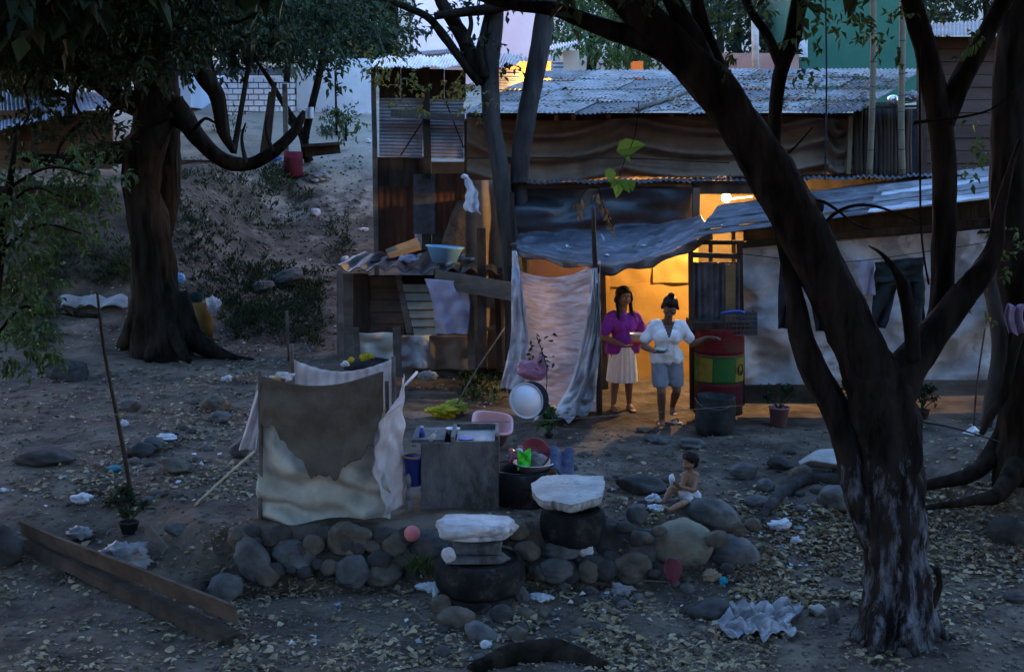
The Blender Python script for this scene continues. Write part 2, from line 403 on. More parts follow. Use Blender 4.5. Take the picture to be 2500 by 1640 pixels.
zoned(DIRT, 1, 24, 29, (.17, .14, .11), (.34, .29, .24), 1.2, .75, .9, .45)
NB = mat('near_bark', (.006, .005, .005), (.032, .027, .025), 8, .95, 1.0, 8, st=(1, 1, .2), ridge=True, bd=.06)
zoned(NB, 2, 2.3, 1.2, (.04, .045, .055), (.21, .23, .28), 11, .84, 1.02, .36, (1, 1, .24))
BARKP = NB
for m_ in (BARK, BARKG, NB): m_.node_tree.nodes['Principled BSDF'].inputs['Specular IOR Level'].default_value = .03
# ---------------- ground ----------------
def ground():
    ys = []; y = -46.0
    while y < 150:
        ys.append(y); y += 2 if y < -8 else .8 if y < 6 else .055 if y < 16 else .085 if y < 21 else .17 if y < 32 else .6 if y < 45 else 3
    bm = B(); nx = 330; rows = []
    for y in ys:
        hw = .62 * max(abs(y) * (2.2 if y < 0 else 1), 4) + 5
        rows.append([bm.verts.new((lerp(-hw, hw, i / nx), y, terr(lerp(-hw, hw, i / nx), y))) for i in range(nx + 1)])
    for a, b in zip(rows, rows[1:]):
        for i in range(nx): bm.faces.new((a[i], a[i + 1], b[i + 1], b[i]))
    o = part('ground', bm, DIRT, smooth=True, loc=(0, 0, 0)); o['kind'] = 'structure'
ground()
def scatter(name, label, cat, m, regions, rnd, size, asp, pts=0, lift=.006, tilt=.5):
    """regions: (px0,py0,px1,py1,count); flat little leaves lying on the ground"""
    bm = B(); random.seed(rnd)
    for (x0, y0, x1, y1, n) in regions:
        cnt = 0; tries = 0
        while cnt < n and tries < n * 6:
            tries += 1
            p = G(random.uniform(x0, x1), random.uniform(y0, y1))
            if fn(p.x, p.y, 1.1, rnd) + .8 * fn(p.x, p.y, 3.3, rnd + 2) < random.uniform(-.35, .35): continue
            cnt += 1
            a = random.uniform(0, 2 * pi); d = Vector((cos(a), sin(a), random.uniform(-.2, .3)))
            s = size[0] + (size[1] - size[0]) * random.random() ** 1.8
            p.z = terr(p.x, p.y) + lift + random.random() * .012
            leaf(bm, p, s, s * random.uniform(*asp), d, (Vector((0, 0, 1)) + rv() * tilt).normalized(), random.uniform(-.2, .45), pts)
    return solo(name, label, cat, bm, m, kind='stuff', loc=(0, 0, 0))
LIT = leafmat('dry_leaves', [(.06, .04, .028), (.20, .15, .095), (.34, .27, .17), (.10, .07, .045), (.38, .31, .20), (.05, .036, .026), (.26, .21, .10), (.42, .36, .25), (.13, .09, .06)], .8, .1)
scatter('leaf_litter', 'dry fallen leaves scattered thickly over the dirt yard', 'leaf litter', LIT,
        [(0, 880, 620, 1320, 2300), (250, 880, 640, 1240, 1100), (560, 1400, 1300, 1640, 1900), (0, 1330, 600, 1640, 800),
         (1750, 1200, 2130, 1480, 3000), (1250, 1380, 1900, 1640, 1700), (1500, 1220, 2050, 1400, 1100), (2190, 1180, 2500, 1420, 2100), (2050, 1420, 2500, 1640, 550), (2100, 1020, 2500, 1200, 350),
         (1200, 1040, 2050, 1300, 320), (560, 780, 900, 980, 700), (100, 700, 640, 900, 500), (1400, 1440, 2000, 1560, 600)], 5, (.018, .095), (.4, .85), 1)
GRV = leafmat('gravel_mix', [(.06, .055, .05), (.10, .095, .09), (.15, .14, .13), (.08, .07, .06), (.22, .21, .20)], .9, 0)
def gravel():
    bm = B(); random.seed(11)
    for (x0, y0, x1, y1, n) in [(560, 1400, 1500, 1640, 1500), (1200, 1040, 2050, 1280, 900), (0, 900, 620, 1640, 1400), (1500, 1300, 2500, 1640, 1700), (1000, 900, 1300, 1100, 150), (420, 380, 900, 860, 1600)]:
        for _ in range(n):
            p = G(random.uniform(x0, x1), random.uniform(y0, y1)); s = random.uniform(.008, .022) * (1.6 if random.random() < .12 else 1) * (1 if p.y < 17 else 2)
            t = [Vector((1, 0, 0)), Vector((0, 1, 0)), Vector((-1, 0, 0)), Vector((0, -1, 0)), Vector((0, 0, .8)), Vector((0, 0, -.6))]
            R = Matrix.Rotation(random.uniform(0, 6.3), 3, 'Z')
            vs = [bm.verts.new(p + R @ (v * s * random.uniform(.7, 1.3)) + Vector((0, 0, s * .2))) for v in t]
            for a, b_ in ((0, 1), (1, 2), (2, 3), (3, 0)): bm.faces.new((vs[a], vs[b_], vs[4])); bm.faces.new((vs[b_], vs[a], vs[5]))
    solo('gravel', 'small pebbles and rubble bits lying over the dirt', 'gravel', bm, GRV, kind='stuff', smooth=True, loc=(0, 0, 0))
gravel()
WEED = leafmat('weed_leaves', [(.018, .030, .014), (.03, .050, .022), (.045, .07, .028), (.03, .045, .028)], .7, .2)
def weeds():
    bm = B(); random.seed(21)
    reg = [(430, 420, 760, 560, 200), (440, 540, 720, 690, 200), (560, 660, 790, 860, 300), (640, 400, 720, 470, 90), (100, 480, 330, 700, 420), (540, 700, 780, 800, 160), (420, 690, 560, 760, 80), (800, 520, 860, 640, 30), (780, 270, 850, 340, 60), (520, 250, 600, 330, 50), (1120, 900, 1220, 990, 40), (0, 640, 130, 860, 200)]
    for (x0, y0, x1, y1, n) in reg:
        for _ in range(n):
            p = G(random.uniform(x0, x1), random.uniform(y0, y1))
            if fn(p.x, p.y, .9, 4) < random.uniform(-.5, .2): continue
            h = random.uniform(.06, .22)
            for k in range(random.randint(6, 13)):
                d = (rv() * .8 + Vector((0, 0, .7))).normalized()
                leaf(bm, p + d * random.random() * h, random.uniform(.05, .13), random.uniform(.02, .05), d, rv().normalized())
    solo('weeds', 'low green weeds covering the slope and banks', 'weeds', bm, WEED, kind='stuff', loc=(0, 0, 0))
weeds()
PAPER = leafmat('trash_bits', [(.5, .5, .55), (.35, .38, .42), (.55, .58, .62), (.30, .33, .36), (.10, .28, .36), (.5, .45, .4), (.62, .62, .66)], .7, .1)
scatter('litter_scraps', 'pale scraps of paper and plastic strewn over the dirt', 'litter', PAPER,
        [(440, 640, 640, 700, 110), (420, 400, 860, 640, 40), (560, 780, 900, 920, 45), (1780, 1240, 2000, 1400, 45), (1350, 1420, 1800, 1520, 40), (0, 900, 560, 1240, 40), (600, 1430, 1200, 1600, 30), (1230, 1050, 1700, 1240, 22), (620, 250, 900, 420, 25), (1120, 940, 1250, 1000, 12), (2050, 1200, 2500, 1500, 14), (100, 690, 320, 760, 40)], 8, (.03, .08), (.5, .9), 0, .012, .9)
# ---------------- trees ----------------
LG1 = leafmat('leaves_dark', [(.012, .022, .013), (.022, .038, .018), (.035, .056, .022), (.014, .026, .018)], .6, .25)
LG2 = leafmat('leaves_mid', [(.03, .06, .02), (.055, .10, .03), (.08, .13, .035), (.04, .08, .04)], .55, .3)
LG3 = leafmat('leaves_yellowing', [(.06, .10, .03), (.12, .16, .04), (.18, .17, .04), (.22, .16, .05), (.05, .08, .03)], .6, .3)
LG4 = leafmat('leaves_bright', [(.10, .22, .03), (.16, .30, .05), (.13, .24, .04)], .5, .35)
def crown(tree, spec, m, L, name='crown'):
    """spec: (px,py,D,radius_px,n)"""
    bm = B()
    for (px, py, D, r, n) in spec: clump(bm, P(px, py, D), S(r, D), n, L)
    return part(name, bm, m, tree)

# T1: big buttressed tree on the left
random.seed(31)
b0 = G(400, 862)
D1 = b0.y
t1 = thing('broad_tree', 'huge dark tree with buttress roots left of the yard, its low bough curving up', 'tree', b0)
bm = B()
limb(bm, [(395, 900, 170), (390, 840, 150), (385, 760, 120), (375, 660, 108), (365, 560, 98), (348, 470, 86), (355, 380, 84), (372, 300, 96), (385, 240, 108), (372, 150, 90), (350, 60, 95), (335, -80, 85), (340, -300, 60)], D1, 22, .16, 5, 7, .07)
limb(bm, [(385, 640, 40), (405, 480, 70), (400, 350, 80), (400, 250, 80)], D1 + .5, 14, .12)
for q in ([(360, 720, 70), (330, 800, 60), (300, 850, 40), (270, 880, 14)], [(420, 720, 80), (455, 800, 66), (500, 846, 50), (560, 872, 26), (620, 880, 10)], [(388, 740, 36, D1 - .1), (376, 830, 34, D1 - .35), (362, 880, 22, D1 - .6)], [(405, 760, 34, D1 - .1), (432, 840, 30, D1 - .4), (462, 882, 14, D1 - .7)]):
    limb(bm, q, D1, 10, .15)
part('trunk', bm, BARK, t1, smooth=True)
def branch(tree, q, D, seg=10, m=BARK):
    bm = B(); limb(bm, q, D, seg, .12, 6); return part('branch', bm, m, tree, smooth=True)
branch(t1, [(420, 262, 80), (455, 298, 52), (490, 345, 42), (545, 392, 38), (610, 400, 32), (665, 372, 32), (715, 325, 24), (735, 290, 20), (742, 270, 8)], D1)
branch(t1, [(360, 340, 80), (310, 370, 60), (230, 375, 50), (140, 392, 36), (40, 380, 20)], D1)
branch(t1, [(370, 255, 90), (310, 250, 52), (270, 225, 46), (200, 170, 40), (120, 150, 30), (30, 165, 22), (-60, 150, 14)], D1)
branch(t1, [(360, 140, 80), (300, 130, 50), (265, 110, 46), (200, 40, 36), (150, -60, 22)], D1)
branch(t1, [(400, 200, 60), (430, 110, 44), (445, 40, 40), (500, -60, 30)], D1)
branch(t1, [(430, 60, 40), (470, 130, 44), (500, 190, 44), (530, 235, 40), (545, 320, 30), (570, 370, 16)], D1 - .4)
branch(t1, [(110, 160, 26), (100, 200, 22), (115, 225, 20), (165, 235, 16), (170, 290, 12)], D1 - .3)
crown(t1, [(random.uniform(-80, 480), random.uniform(-160, 120), D1 + random.uniform(-2.5, 2), random.uniform(55, 110), 330) for _ in range(34)] +
      [(random.uniform(-60, 380), random.uniform(90, 200), D1 + random.uniform(-1.5, 1.5), random.uniform(30, 50), 90) for _ in range(12)] +
      [(x, y, D1 - 1, 45, 130) for x, y in ((90, 255), (60, 330), (210, 280), (330, 190), (250, 330))], LG1, .13)
# high canopy of the same tree above the frame (shades the left side)
for q in ([(420, 280, 18), (330, 330, 14), (300, 420, 9), (310, 520, 4)], [(300, 240, 22), (250, 290, 18), (200, 300, 12), (150, 350, 8), (130, 420, 4)], [(240, 380, 20), (220, 440, 14), (170, 500, 10), (150, 600, 5)], [(100, 155, 14), (60, 210, 10), (70, 280, 7), (30, 340, 4)], [(470, 320, 12), (500, 290, 8), (530, 300, 5), (560, 280, 3)], [(600, 398, 12), (590, 340, 8), (600, 300, 4)], [(665, 370, 12), (650, 320, 8), (655, 280, 4)], [(350, 170, 20), (440, 120, 14), (520, 130, 9), (600, 100, 5)], [(400, 110, 20), (470, 60, 14), (560, 60, 10), (640, 30, 5)], [(200, 180, 16), (180, 240, 10), (210, 300, 7), (240, 340, 4)]):
    branch(t1, q, D1 - .3, 7)
crown(t1, [(random.uniform(-500, 650), random.uniform(-900, -150), D1 + random.uniform(-4.5, 2), 190, 420) for _ in range(72)], LG1, .40)

# T2: near right tree
random.seed(32)
b2 = G(2190, 1560); D2 = b2.y
t2 = thing('leaning_tree', 'near forked tree with pale flaky trunk, its dark main limb leaning left across the lamp', 'tree', b2)
bm = B()
limb(bm, [(2188, 1620, 215), (2186, 1540, 185), (2192, 1440, 158), (2186, 1330, 148), (2180, 1200, 150), (2168, 1080, 160), (2150, 980, 172), (2135, 900, 130), (2120, 840, 60)], D2, 34, .16, 8, 7, .13)
for q in ([(2130, 1440, 26), (2115, 1520, 46), (2095, 1570, 34), (2085, 1590, 14)], [(2230, 1420, 26), (2262, 1500, 50), (2300, 1545, 30), (2350, 1570, 12)], [(2150, 1450, 26, D2 - .15), (2140, 1540, 50, D2 - .25), (2150, 1590, 24, D2 - .35)], [(2200, 1450, 26, D2 - .15), (2215, 1540, 45, D2 - .3), (2240, 1600, 20, D2 - .4)]):
    limb(bm, q, D2, 10, .15)
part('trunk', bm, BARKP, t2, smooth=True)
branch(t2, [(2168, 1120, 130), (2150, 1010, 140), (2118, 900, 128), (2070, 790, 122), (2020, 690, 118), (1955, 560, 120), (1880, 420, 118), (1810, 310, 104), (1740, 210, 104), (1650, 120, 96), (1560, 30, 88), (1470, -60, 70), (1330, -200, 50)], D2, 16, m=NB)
branch(t2, [(1660, 130, 80), (1560, 95, 52), (1450, 60, 42), (1350, 22, 36), (1240, 10, 28), (1130, -20, 18)], D2, 12, m=NB)
branch(t2, [(1725, 200, 70), (1700, 110, 50), (1650, 20, 44), (1600, -80, 36)], D2, 12, m=NB)
branch(t2, [(1800, 300, 60), (1745, 150, 44), (1712, 60, 40), (1690, -60, 30)], D2 + .2, 12, m=NB)
branch(t2, [(2170, 1120, 120), (2165, 1020, 125), (2215, 900, 96), (2290, 800, 76), (2350, 720, 70), (2396, 668, 60), (2428, 600, 42), (2440, 520, 30), (2462, 430, 18), (2490, 340, 8)], D2, 14, m=NB)
branch(t2, [(2290, 800, 60), (2300, 700, 56), (2305, 560, 58), (2305, 420, 60), (2290, 270, 62), (2262, 130, 56), (2230, 20, 50), (2210, -120, 40)], D2 + .25, 14, m=NB)
branch(t2, [(2300, 300, 60), (2350, 190, 50), (2420, 60, 44), (2480, -60, 40)], D2 + .25, 12, m=NB)
branch(t2, [(2230, 880, 40), (2222, 790, 36), (2205, 700, 32), (2182, 655, 18), (2150, 618, 9), (2120, 600, 3)], D2 - .15, 10, m=NB)
branch(t2, [(2165, 1400, 50), (2130, 1300, 80), (2100, 1210, 84), (2072, 1090, 76), (2040, 1000, 72), (1985, 900, 68), (1955, 820, 62), (1940, 720, 44), (1918, 620, 34), (1900, 530, 30)], D2 + .05, 14, m=NB)
branch(t2, [(1985, 520, 60), (1900, 400, 34, D2 + .4), (1892, 300, 30, D2 + .5), (1905, 180, 36, D2 + .5), (1935, 90, 42, D2 + .5), (1955, -20, 40, D2 + .5)], D2, 12, m=NB)
branch(t2, [(1910, 170, 28), (1875, 90, 24), (1830, 20, 20), (1800, -60, 16)], D2 + .5, 10, m=NB)
# twigs
for q in ([(1965, 545, 12), (1975, 505, 9), (2000, 490, 8), (2040, 510, 7), (2085, 545, 5), (2130, 560, 3)], [(1990, 580, 12), (2040, 520, 9), (2110, 500, 8), (2190, 520, 5), (2260, 550, 3)], [(2230, 300, 9), (2400, 275, 5), (2480, 220, 3)], [(1890, 400, 7), (1940, 360, 5), (1985, 310, 3)]):
    branch(t2, q, D2, 6)
crown(t2, [(x, y, D2 + random.uniform(-.3, .6), r, n) for x, y, r, n in ((1985, 85, 35, 30), (2010, 50, 30, 25), (1975, 160, 28, 22), (2150, 80, 38, 28), (2190, 110, 30, 22), (2060, 20, 40, 35), (2400, 110, 30, 24), (2410, 330, 34, 26), (2390, 380, 30, 22), (2240, 40, 40, 30), (1700, 30, 50, 40), (1830, 50, 45, 40), (1790, 120, 40, 30))], LG2, .075)
crown(t2, [(random.uniform(1500, 2900), random.uniform(-1100, -200), D2 + random.uniform(-2.5, 2.5), 200, 260) for _ in range(34)], LG1, .14)  # crown above the frame, added to darken the right side
shade_clumps = B()
for _ in range(250):
    x_, y_ = random.uniform(-7.5, 9), random.uniform(-2, 10); z_ = random.uniform(6.3, 9.5) + (1.2 if abs(x_ - 1) < 2 and y_ > 8.5 else 0)
    clump(shade_clumps, V(x_, y_, z_), 1.3, 120, .42)
part('crown', shade_clumps, LG1, t2)  # unseen clumps over foreground and camera, added to shade the foreground

# T3: centre twin grey trunks
random.seed(33)
t3 = thing('slender_tree', 'twin stemmed grey tree rising in front of the brown canvas shack', 'tree', P(1255, 868, 17.0))
bm = B()
limb(bm, [(1262, 880, 60), (1258, 760, 52), (1250, 640, 50), (1232, 500, 44), (1218, 400, 42), (1200, 290, 44), (1198, 170, 44), (1208, 40, 42), (1215, -120, 34)], 17.0, 14, .1)
part('trunk', bm, BARKG, t3, smooth=True)
branch(t3, [(1262, 800, 46), (1272, 640, 44), (1268, 480, 44), (1272, 380, 46), (1290, 260, 46), (1312, 150, 48), (1330, 40, 46), (1345, -120, 38)], 17.15, 14, BARKG)
branch(t3, [(1205, 210, 40), (1160, 165, 40), (1130, 90, 36), (1085, 20, 30), (1050, -60, 20)], 17, 10)
branch(t3, [(1185, 190, 24), (1170, 130, 20), (1180, 80, 16), (1190, 20, 10)], 16.9, 8)
branch(t3, [(1172, 205, 20), (1135, 160, 20), (1085, 90, 22), (1040, 40, 18), (960, 5, 14)], 16.9, 8)
branch(t3, [(1060, 40, 18), (1130, 30, 24), (1200, 22, 26), (1290, 5, 22)], 16.8, 8)
branch(t3, [(1135, 110, 18), (1150, 60, 12), (1140, 10, 10)], 16.8, 8)
crown(t3, [(random.uniform(1000, 1330), random.uniform(-80, 30), 17 + random.uniform(-1, 1), 34, 45) for _ in range(12)] +
      [(x, y, 16.8, r, n) for x, y, r, n in ((1100, 60, 30, 24), (1170, 70, 26, 22), (1200, 110, 22, 14), (1230, 150, 22, 14), (1140, 120, 22, 12))], LG1, .11)
crown(t3, [(x, y, 16.7, r, n) for x, y, r, n in ((930, 170, 26, 42), (985, 205, 26, 42), (960, 150, 32, 50), (1010, 235, 24, 36), (1095, 215, 20, 28), (1130, 240, 26, 38), (1150, 200, 24, 38), (1160, 255, 18, 24), (1000, 255, 14, 18), (905, 140, 26, 34))], LG3, .085, 'crown')

# T4: right edge tree with vines and great roots
random.seed(34)
b4 = G(2475, 1120); D4 = 12.0
t4 = thing('rooted_tree', 'rough barked tree with spreading roots at the right edge', 'tree', Vector((P(2480, 1100, D4).x, D4, terr(P(2480, 1100, D4).x, D4))))
bm = B()
limb(bm, [(2520, 1160, 200), (2505, 1050, 130), (2495, 940, 105), (2490, 820, 100), (2480, 680, 98), (2462, 540, 84), (2458, 380, 78), (2465, 200, 80), (2480, 40, 84), (2490, -150, 80)], D4, 18, .16)
for q in ([(2480, 980, 50), (2440, 1070, 46, D4 + .1), (2395, 1140, 42, D4), (2330, 1172, 34, D4), (2250, 1184, 22, D4), (2180, 1190, 8, D4)], [(2500, 1100, 70), (2440, 1200, 44, D4 - .5), (2370, 1222, 24, D4 - .7), (2250, 1240, 12, D4 - .8)]):
    limb(bm, q, D4, 10, .2)
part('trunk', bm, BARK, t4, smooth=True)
branch(t4, [(2400, 640, 34), (2430, 760, 36), (2440, 860, 38), (2425, 960, 40), (2405, 1040, 30)], D4 - .2, 10, BARKG)
branch(t4, [(2495, 780, 26), (2470, 880, 24), (2450, 960, 26), (2420, 1010, 24), (2395, 1060, 14)], D4 - .35, 10)
crown(t4, [(x, y, D4 - .4, r, n) for x, y, r, n in ((2420, 640, 22, 18), (2470, 640, 30, 26), (2490, 50, 40, 30), (2470, 540, 24, 16))], LG2, .08)
crown(t4, [(2330 + 20 * k, 700 + 18 * k, D4 - 2.3, 12, 10) for k in range(4)], LG3, .06)

# near left foliage (blurred dark green sprays)
random.seed(35)
t5 = thing('leafy_sapling', 'leafy green sapling hanging into the left edge of the yard', 'tree', G(-60, 1250))
bm = B(); q = [(-60, 1260, 40), (-40, 1000, 34), (-10, 700, 28), (20, 480, 20), (40, 330, 12)]; limb(bm, q, b0.y * 0 + 11.5, 8, .1)
for e in ((230, 420), (200, 560), (110, 760), (150, 470)): limb(bm, [(-10, e[1] + 60, 10), (e[0] * .5, e[1] - 10, 7), (e[0], e[1] + 10, 4)], 11.5, 6, .1)
part('trunk', bm, BARK, t5, smooth=True)
crown(t5, [(x, y, 11.5 + random.uniform(-.6, .6), r, n) for x, y, r, n in ((40, 470, 45, 150), (110, 430, 42, 130), (190, 420, 42, 150), (250, 440, 36, 110), (60, 520, 55, 160), (150, 510, 40, 110), (215, 530, 32, 90), (30, 620, 60, 230), (80, 680, 55, 200), (30, 740, 60, 230), (85, 780, 45, 150), (40, 850, 45, 130), (100, 860, 30, 70), (20, 560, 50, 160), (180, 570, 26, 50), (300, 420, 18, 30))], LG2, .085)
# slim background stems and bushy trees
def bgtree(name, label, D, stems, cr, m, L, bark=BARK, base=None):
    q = stems[0][0]; p = G(q[0], q[1]) if base is None else base
    t = thing(name, label, 'tree', Vector((P(q[0], q[1], D).x, D, terr(P(q[0], q[1], D).x, D))))
    bm = B()
    for s in stems: limb(bm, s, D, 8, .12, 5)
    part('trunk', bm, bark, t, smooth=True); crown(t, cr, m, L); return t
random.seed(36)
bgtree('thin_tree', 'thin forked tree standing on the bare terrace before the grey wall', 29, [[(755, 395, 24), (745, 340, 20), (780, 180, 18), (800, 60, 16), (830, -80, 12)], [(750, 340, 18), (690, 250, 14), (655, 190, 12), (620, 140, 8)], [(752, 385, 26), (735, 330, 16), (700, 290, 12)]],
       [(random.uniform(620, 900), random.uniform(-60, 125), 29 + random.uniform(-2, 2), random.uniform(35, 60), 190) for _ in range(30)], LG1, .15)
bgtree('thin_tree', 'slanting slim tree left of the white brick wall', 27, [[(570, 375, 16), (590, 260, 13), (610, 150, 12), (650, 20, 10)], [(560, 360, 12), (545, 250, 14), (520, 180, 14), (500, 80, 12)]],
       [(random.uniform(470, 680), random.uniform(-50, 125), 27 + random.uniform(-1.5, 1.5), random.uniform(35, 60), 200) for _ in range(26)], LG1, .15)
bgtree('bushy_tree', 'bushy pale green tree above the white brick wall', 34, [[(700, 200, 16), (705, 60, 12)]],
       [(random.uniform(650, 800), random.uniform(50, 140), 34 + random.uniform(-1, 1), random.uniform(28, 48), 120) for _ in range(12)], LG2, .16)
bgtree('bushy_tree', 'dense dark tree left of the pink house', 40, [[(960, 160, 30), (960, 0, 24)]],
       [(random.uniform(840, 985), random.uniform(-60, 150), 40 + random.uniform(-1, 1), random.uniform(35, 60), 170) for _ in range(30)], LG1, .22)
bgtree('bushy_tree', 'dense tree behind the long tin roof, left of the leaning limb', 30, [[(1440, 230, 26), (1450, 60, 20)]],
       [(random.uniform(1380, 1620), random.uniform(-40, 120), 30 + random.uniform(-1, 1), random.uniform(30, 55), 140) for _ in range(20)], LG2, .17)
bgtree('bushy_tree', 'dense dark tree behind the long tin roof, left of the green house', 31, [[(1800, 200, 26), (1800, 60, 20)]],
       [(random.uniform(1640, 1950), random.uniform(-40, 130), 31 + random.uniform(-1, 1), random.uniform(30, 55), 130) for _ in range(22)], LG1, .17)
bgtree('young_plant', 'young leafy stem growing before the grey plaster wall', 28.5, [[(822, 330, 6), (820, 240, 5), (818, 175, 4)]], [(818, 185, 28.4, 20, 30), (806, 205, 28.4, 14, 18), (800, 170, 28.4, 16, 18), (855, 165, 28.4, 16, 14), (822, 270, 28.4, 12, 14), (750, 150, 28.4, 14, 14)], LG1, .16)
bgtree('bush', 'round green bush on the terrace by the tall tin shack', 28.3, [[(845, 345, 5), (845, 300, 4)]], [(850, 295, 28.2, 26, 90), (830, 320, 28.2, 18, 50), (870, 300, 28.2, 14, 36)], LG2, .12)
for k, (x, d) in enumerate(((60, 26), (250, 30), (380, 33), (560, 44), (760, 50), (1150, 56), (1500, 52), (1750, 50), (2100, 46), (2400, 44), (-150, 30))):
    lab = ['dark tree behind the low left roof', 'dark tree behind the big trunk', 'dark tree beside the pale blue wall', 'far tree above the brick wall', 'far tree above the plaster wall', 'far tree behind the pink house', 'far tree over the middle of the long roof', 'far tree above the right of the long roof', 'far tree behind the green house', 'far tree behind the board house', 'dark tree at the far left edge'][k]
    bgtree('bushy_tree', lab, d, [[(x, 260, 24), (x + 10, 60, 18), (x, -40, 12)]], [(x + random.uniform(-170, 170), random.uniform(-130, 150 if x < 500 else 60), d + random.uniform(-2, 2), random.uniform(50, 90), 150) for _ in range(24)], LG1, .26)

random.seed(39)  # out-of-view trees added to keep side light off the yard
for nm, x_, y_, lab in (('unseen_shade_tree', -10.5, 9.5, 'unseen dense tree added left of the yard for shade'), ('unseen_shade_tree', -12.5, 15.5, 'unseen dense tree added far left beyond the big trunk for shade'), ('unseen_shade_tree', -8.0, 3.5, 'unseen dense tree added beside the viewpoint on the left for shade'), ('unseen_shade_tree', 9.5, 6.0, 'unseen dense tree added beside the viewpoint on the right for shade'), ('unseen_shade_tree', 10.5, 11.5, 'unseen dense tree added off the right side of the yard for shade')):
    zb = terr(x_, y_); t = thing(nm, lab, 'tree', V(x_, y_, zb)); bm = B(); tube(bm, [V(x_, y_, zb - .1), V(x_ + .2, y_, zb + 2.5), V(x_, y_ + .2, zb + 6)], [.35, .26, .12], 9, 4, .15); part('trunk', bm, BARK, t, smooth=True)
    bm = B()
    for _ in range(46): clump(bm, V(x_ + random.uniform(-1.9, 1.9), y_ + random.uniform(-2.4, 2.4), zb + random.uniform(.9, 8)), .95, 90, .28)
    part('crown', bm, LG1, t)

bm = B(); random.seed(77)
for _ in range(420):
    x0_, y0_ = random.choice(((0, 880), (600, 1400), (1300, 1400), (1750, 1200), (600, 800), (1250, 1050))); g = G(x0_ + random.uniform(0, 620), min(1636, y0_ + random.uniform(0, 230))); a_ = random.uniform(0, 6.3); l_ = random.uniform(.05, .28); e = g + V(cos(a_) * l_, sin(a_) * l_, 0); e.z = terr(e.x, e.y) + random.uniform(.01, .04); m_ = (g + e) / 2 + V(random.uniform(-.02, .02), random.uniform(-.02, .02), .012)
    tube(bm, [g + V(0, 0, .012), m_, e], random.uniform(.002, .006), 4, 2)
solo('twigs', 'thin dry twigs strewn among the leaves and dirt', 'twigs', bm, WOODG, kind='stuff', loc=(0, 0, 0))
bm = B(); g = [G(1150, 1637), G(1260, 1606), G(1370, 1600), G(1480, 1632)]; tube(bm, [p + V(0, 0, .0) for p in g], [.05, .12, .12, .05], 12, 6, .25); solo('surface_root', 'dark humped root breaking the soil at the bottom centre', 'root', bm, BARK, smooth=True)
# ---------------- buildings ----------------
def sag(A, Bp, depth, t): return Vector(A).lerp(Vector(Bp), t) - Vector((0, 0, depth * 4 * t * (1 - t)))
def quadwall(bm, x0, y0, x1, y1, D, thick=.12, D1=None):
    """a solid wall filling pixel rectangle corners at depth D (left) .. D1 (right)"""
    D1 = D1 or D
    a = P(x0, y0, D); b = P(x1, y0, D1); c = P(x0, y1, D); d = P(x1, y1, D1); o = Vector((0, thick, 0))
    vs = [bm.verts.new(p) for p in (a, b, d, c)] + [bm.verts.new(p + o) for p in (a, b, d, c)]
    for f in ((0, 3, 2, 1), (4, 5, 6, 7), (0, 1, 5, 4), (2, 3, 7, 6), (1, 2, 6, 5), (3, 0, 4, 7)): bm.faces.new([vs[i] for i in f])
WHITEB = mat('whitewashed_block', (.68, .68, .74), (.82, .82, .88), 2, .9, .2, c3=(.25, .25, .28), c3s=1.2, c3t=.62)
PLAST = mat('grey_plaster', (.42, .42, .45), (.62, .62, .66), .8, .9, .2, 12, c3=(.20, .19, .20), c3s=.9, c3t=.62)
MORT = mat('dark_mortar', (.10, .10, .11), rough=.9)
PINKW = mat('pink_paint', (.80, .62, .74), (.86, .72, .80), 1, .8, .1)
GREENW = mat('green_paint', (.020, .085, .062), (.034, .115, .085), .9, .7, .1)
LBW = mat('pale_blue_paint', (.42, .55, .72), (.52, .64, .80), 1, .8, .1)
CREAM = mat('cream_wall', (.42, .34, .28), (.52, .44, .36), 1, .85, .1)
ROOFB = mat('blue_grey_roof', (.13, .17, .25), (.22, .27, .36), 1.6, .55, .2, metal=.2, c3=(.12, .06, .05), c3s=1.1, c3t=.64)
SIDING = mat('brown_siding', (.060, .042, .038), (.10, .072, .064), 2.2, .9, .3, 20, st=(.3, 1, 1))
# white brick wall and grey plaster wall on the terrace
def courses(bm, x0, y0, x1, y1, D, rows, cols, rnd):
    random.seed(rnd); a = P(x0, y0, D); b = P(x1, y1, D); wv = b.x - a.x; h = a.z - b.z
    for j in range(rows):
        for i in range(-1, cols + 1):
            xa = a.x + wv * (i + .5 * (j % 2)) / cols; xb = xa + wv / cols - .03
            xa = max(xa, a.x); xb = min(xb, b.x)
            if xb - xa < .05: continue
            za = b.z + h * j / rows; box(bm, ((xa + xb) / 2, D - .02 - random.random() * .02, za + h / rows / 2), (xb - xa, .12, h / rows - .03))
t = thing('brick_wall', 'whitewashed block wall with dark mortar lines on the far terrace', 'wall', P(620, 270, 36))
bm = B(); courses(bm, 545, 188, 724, 288, 36, 7, 7, 3); part('blocks', bm, WHITEB, t)
bm = B(); quadwall(bm, 545, 190, 724, 290, 36.03, .2); part('mortar', bm, MORT, t)
bm = B(); quadwall(bm, 470, 165, 724, 183, 36.1, .3); part('coping', bm, mat('dark_stucco', (.10, .10, .12), (.18, .18, .2), 2), t)
bm = B(); quadwall(bm, 724, 143, 912, 292, 35.9, .3)
solo('plaster_wall', 'bare grey plaster wall beside the white brick wall', 'wall', bm, PLAST)
bm = B(); quadwall(bm, 425, 150, 466, 262, 35.5, 4)
solo('plaster_wall', 'narrow pale blue wall seen between two dark boughs', 'wall', bm, LBW)
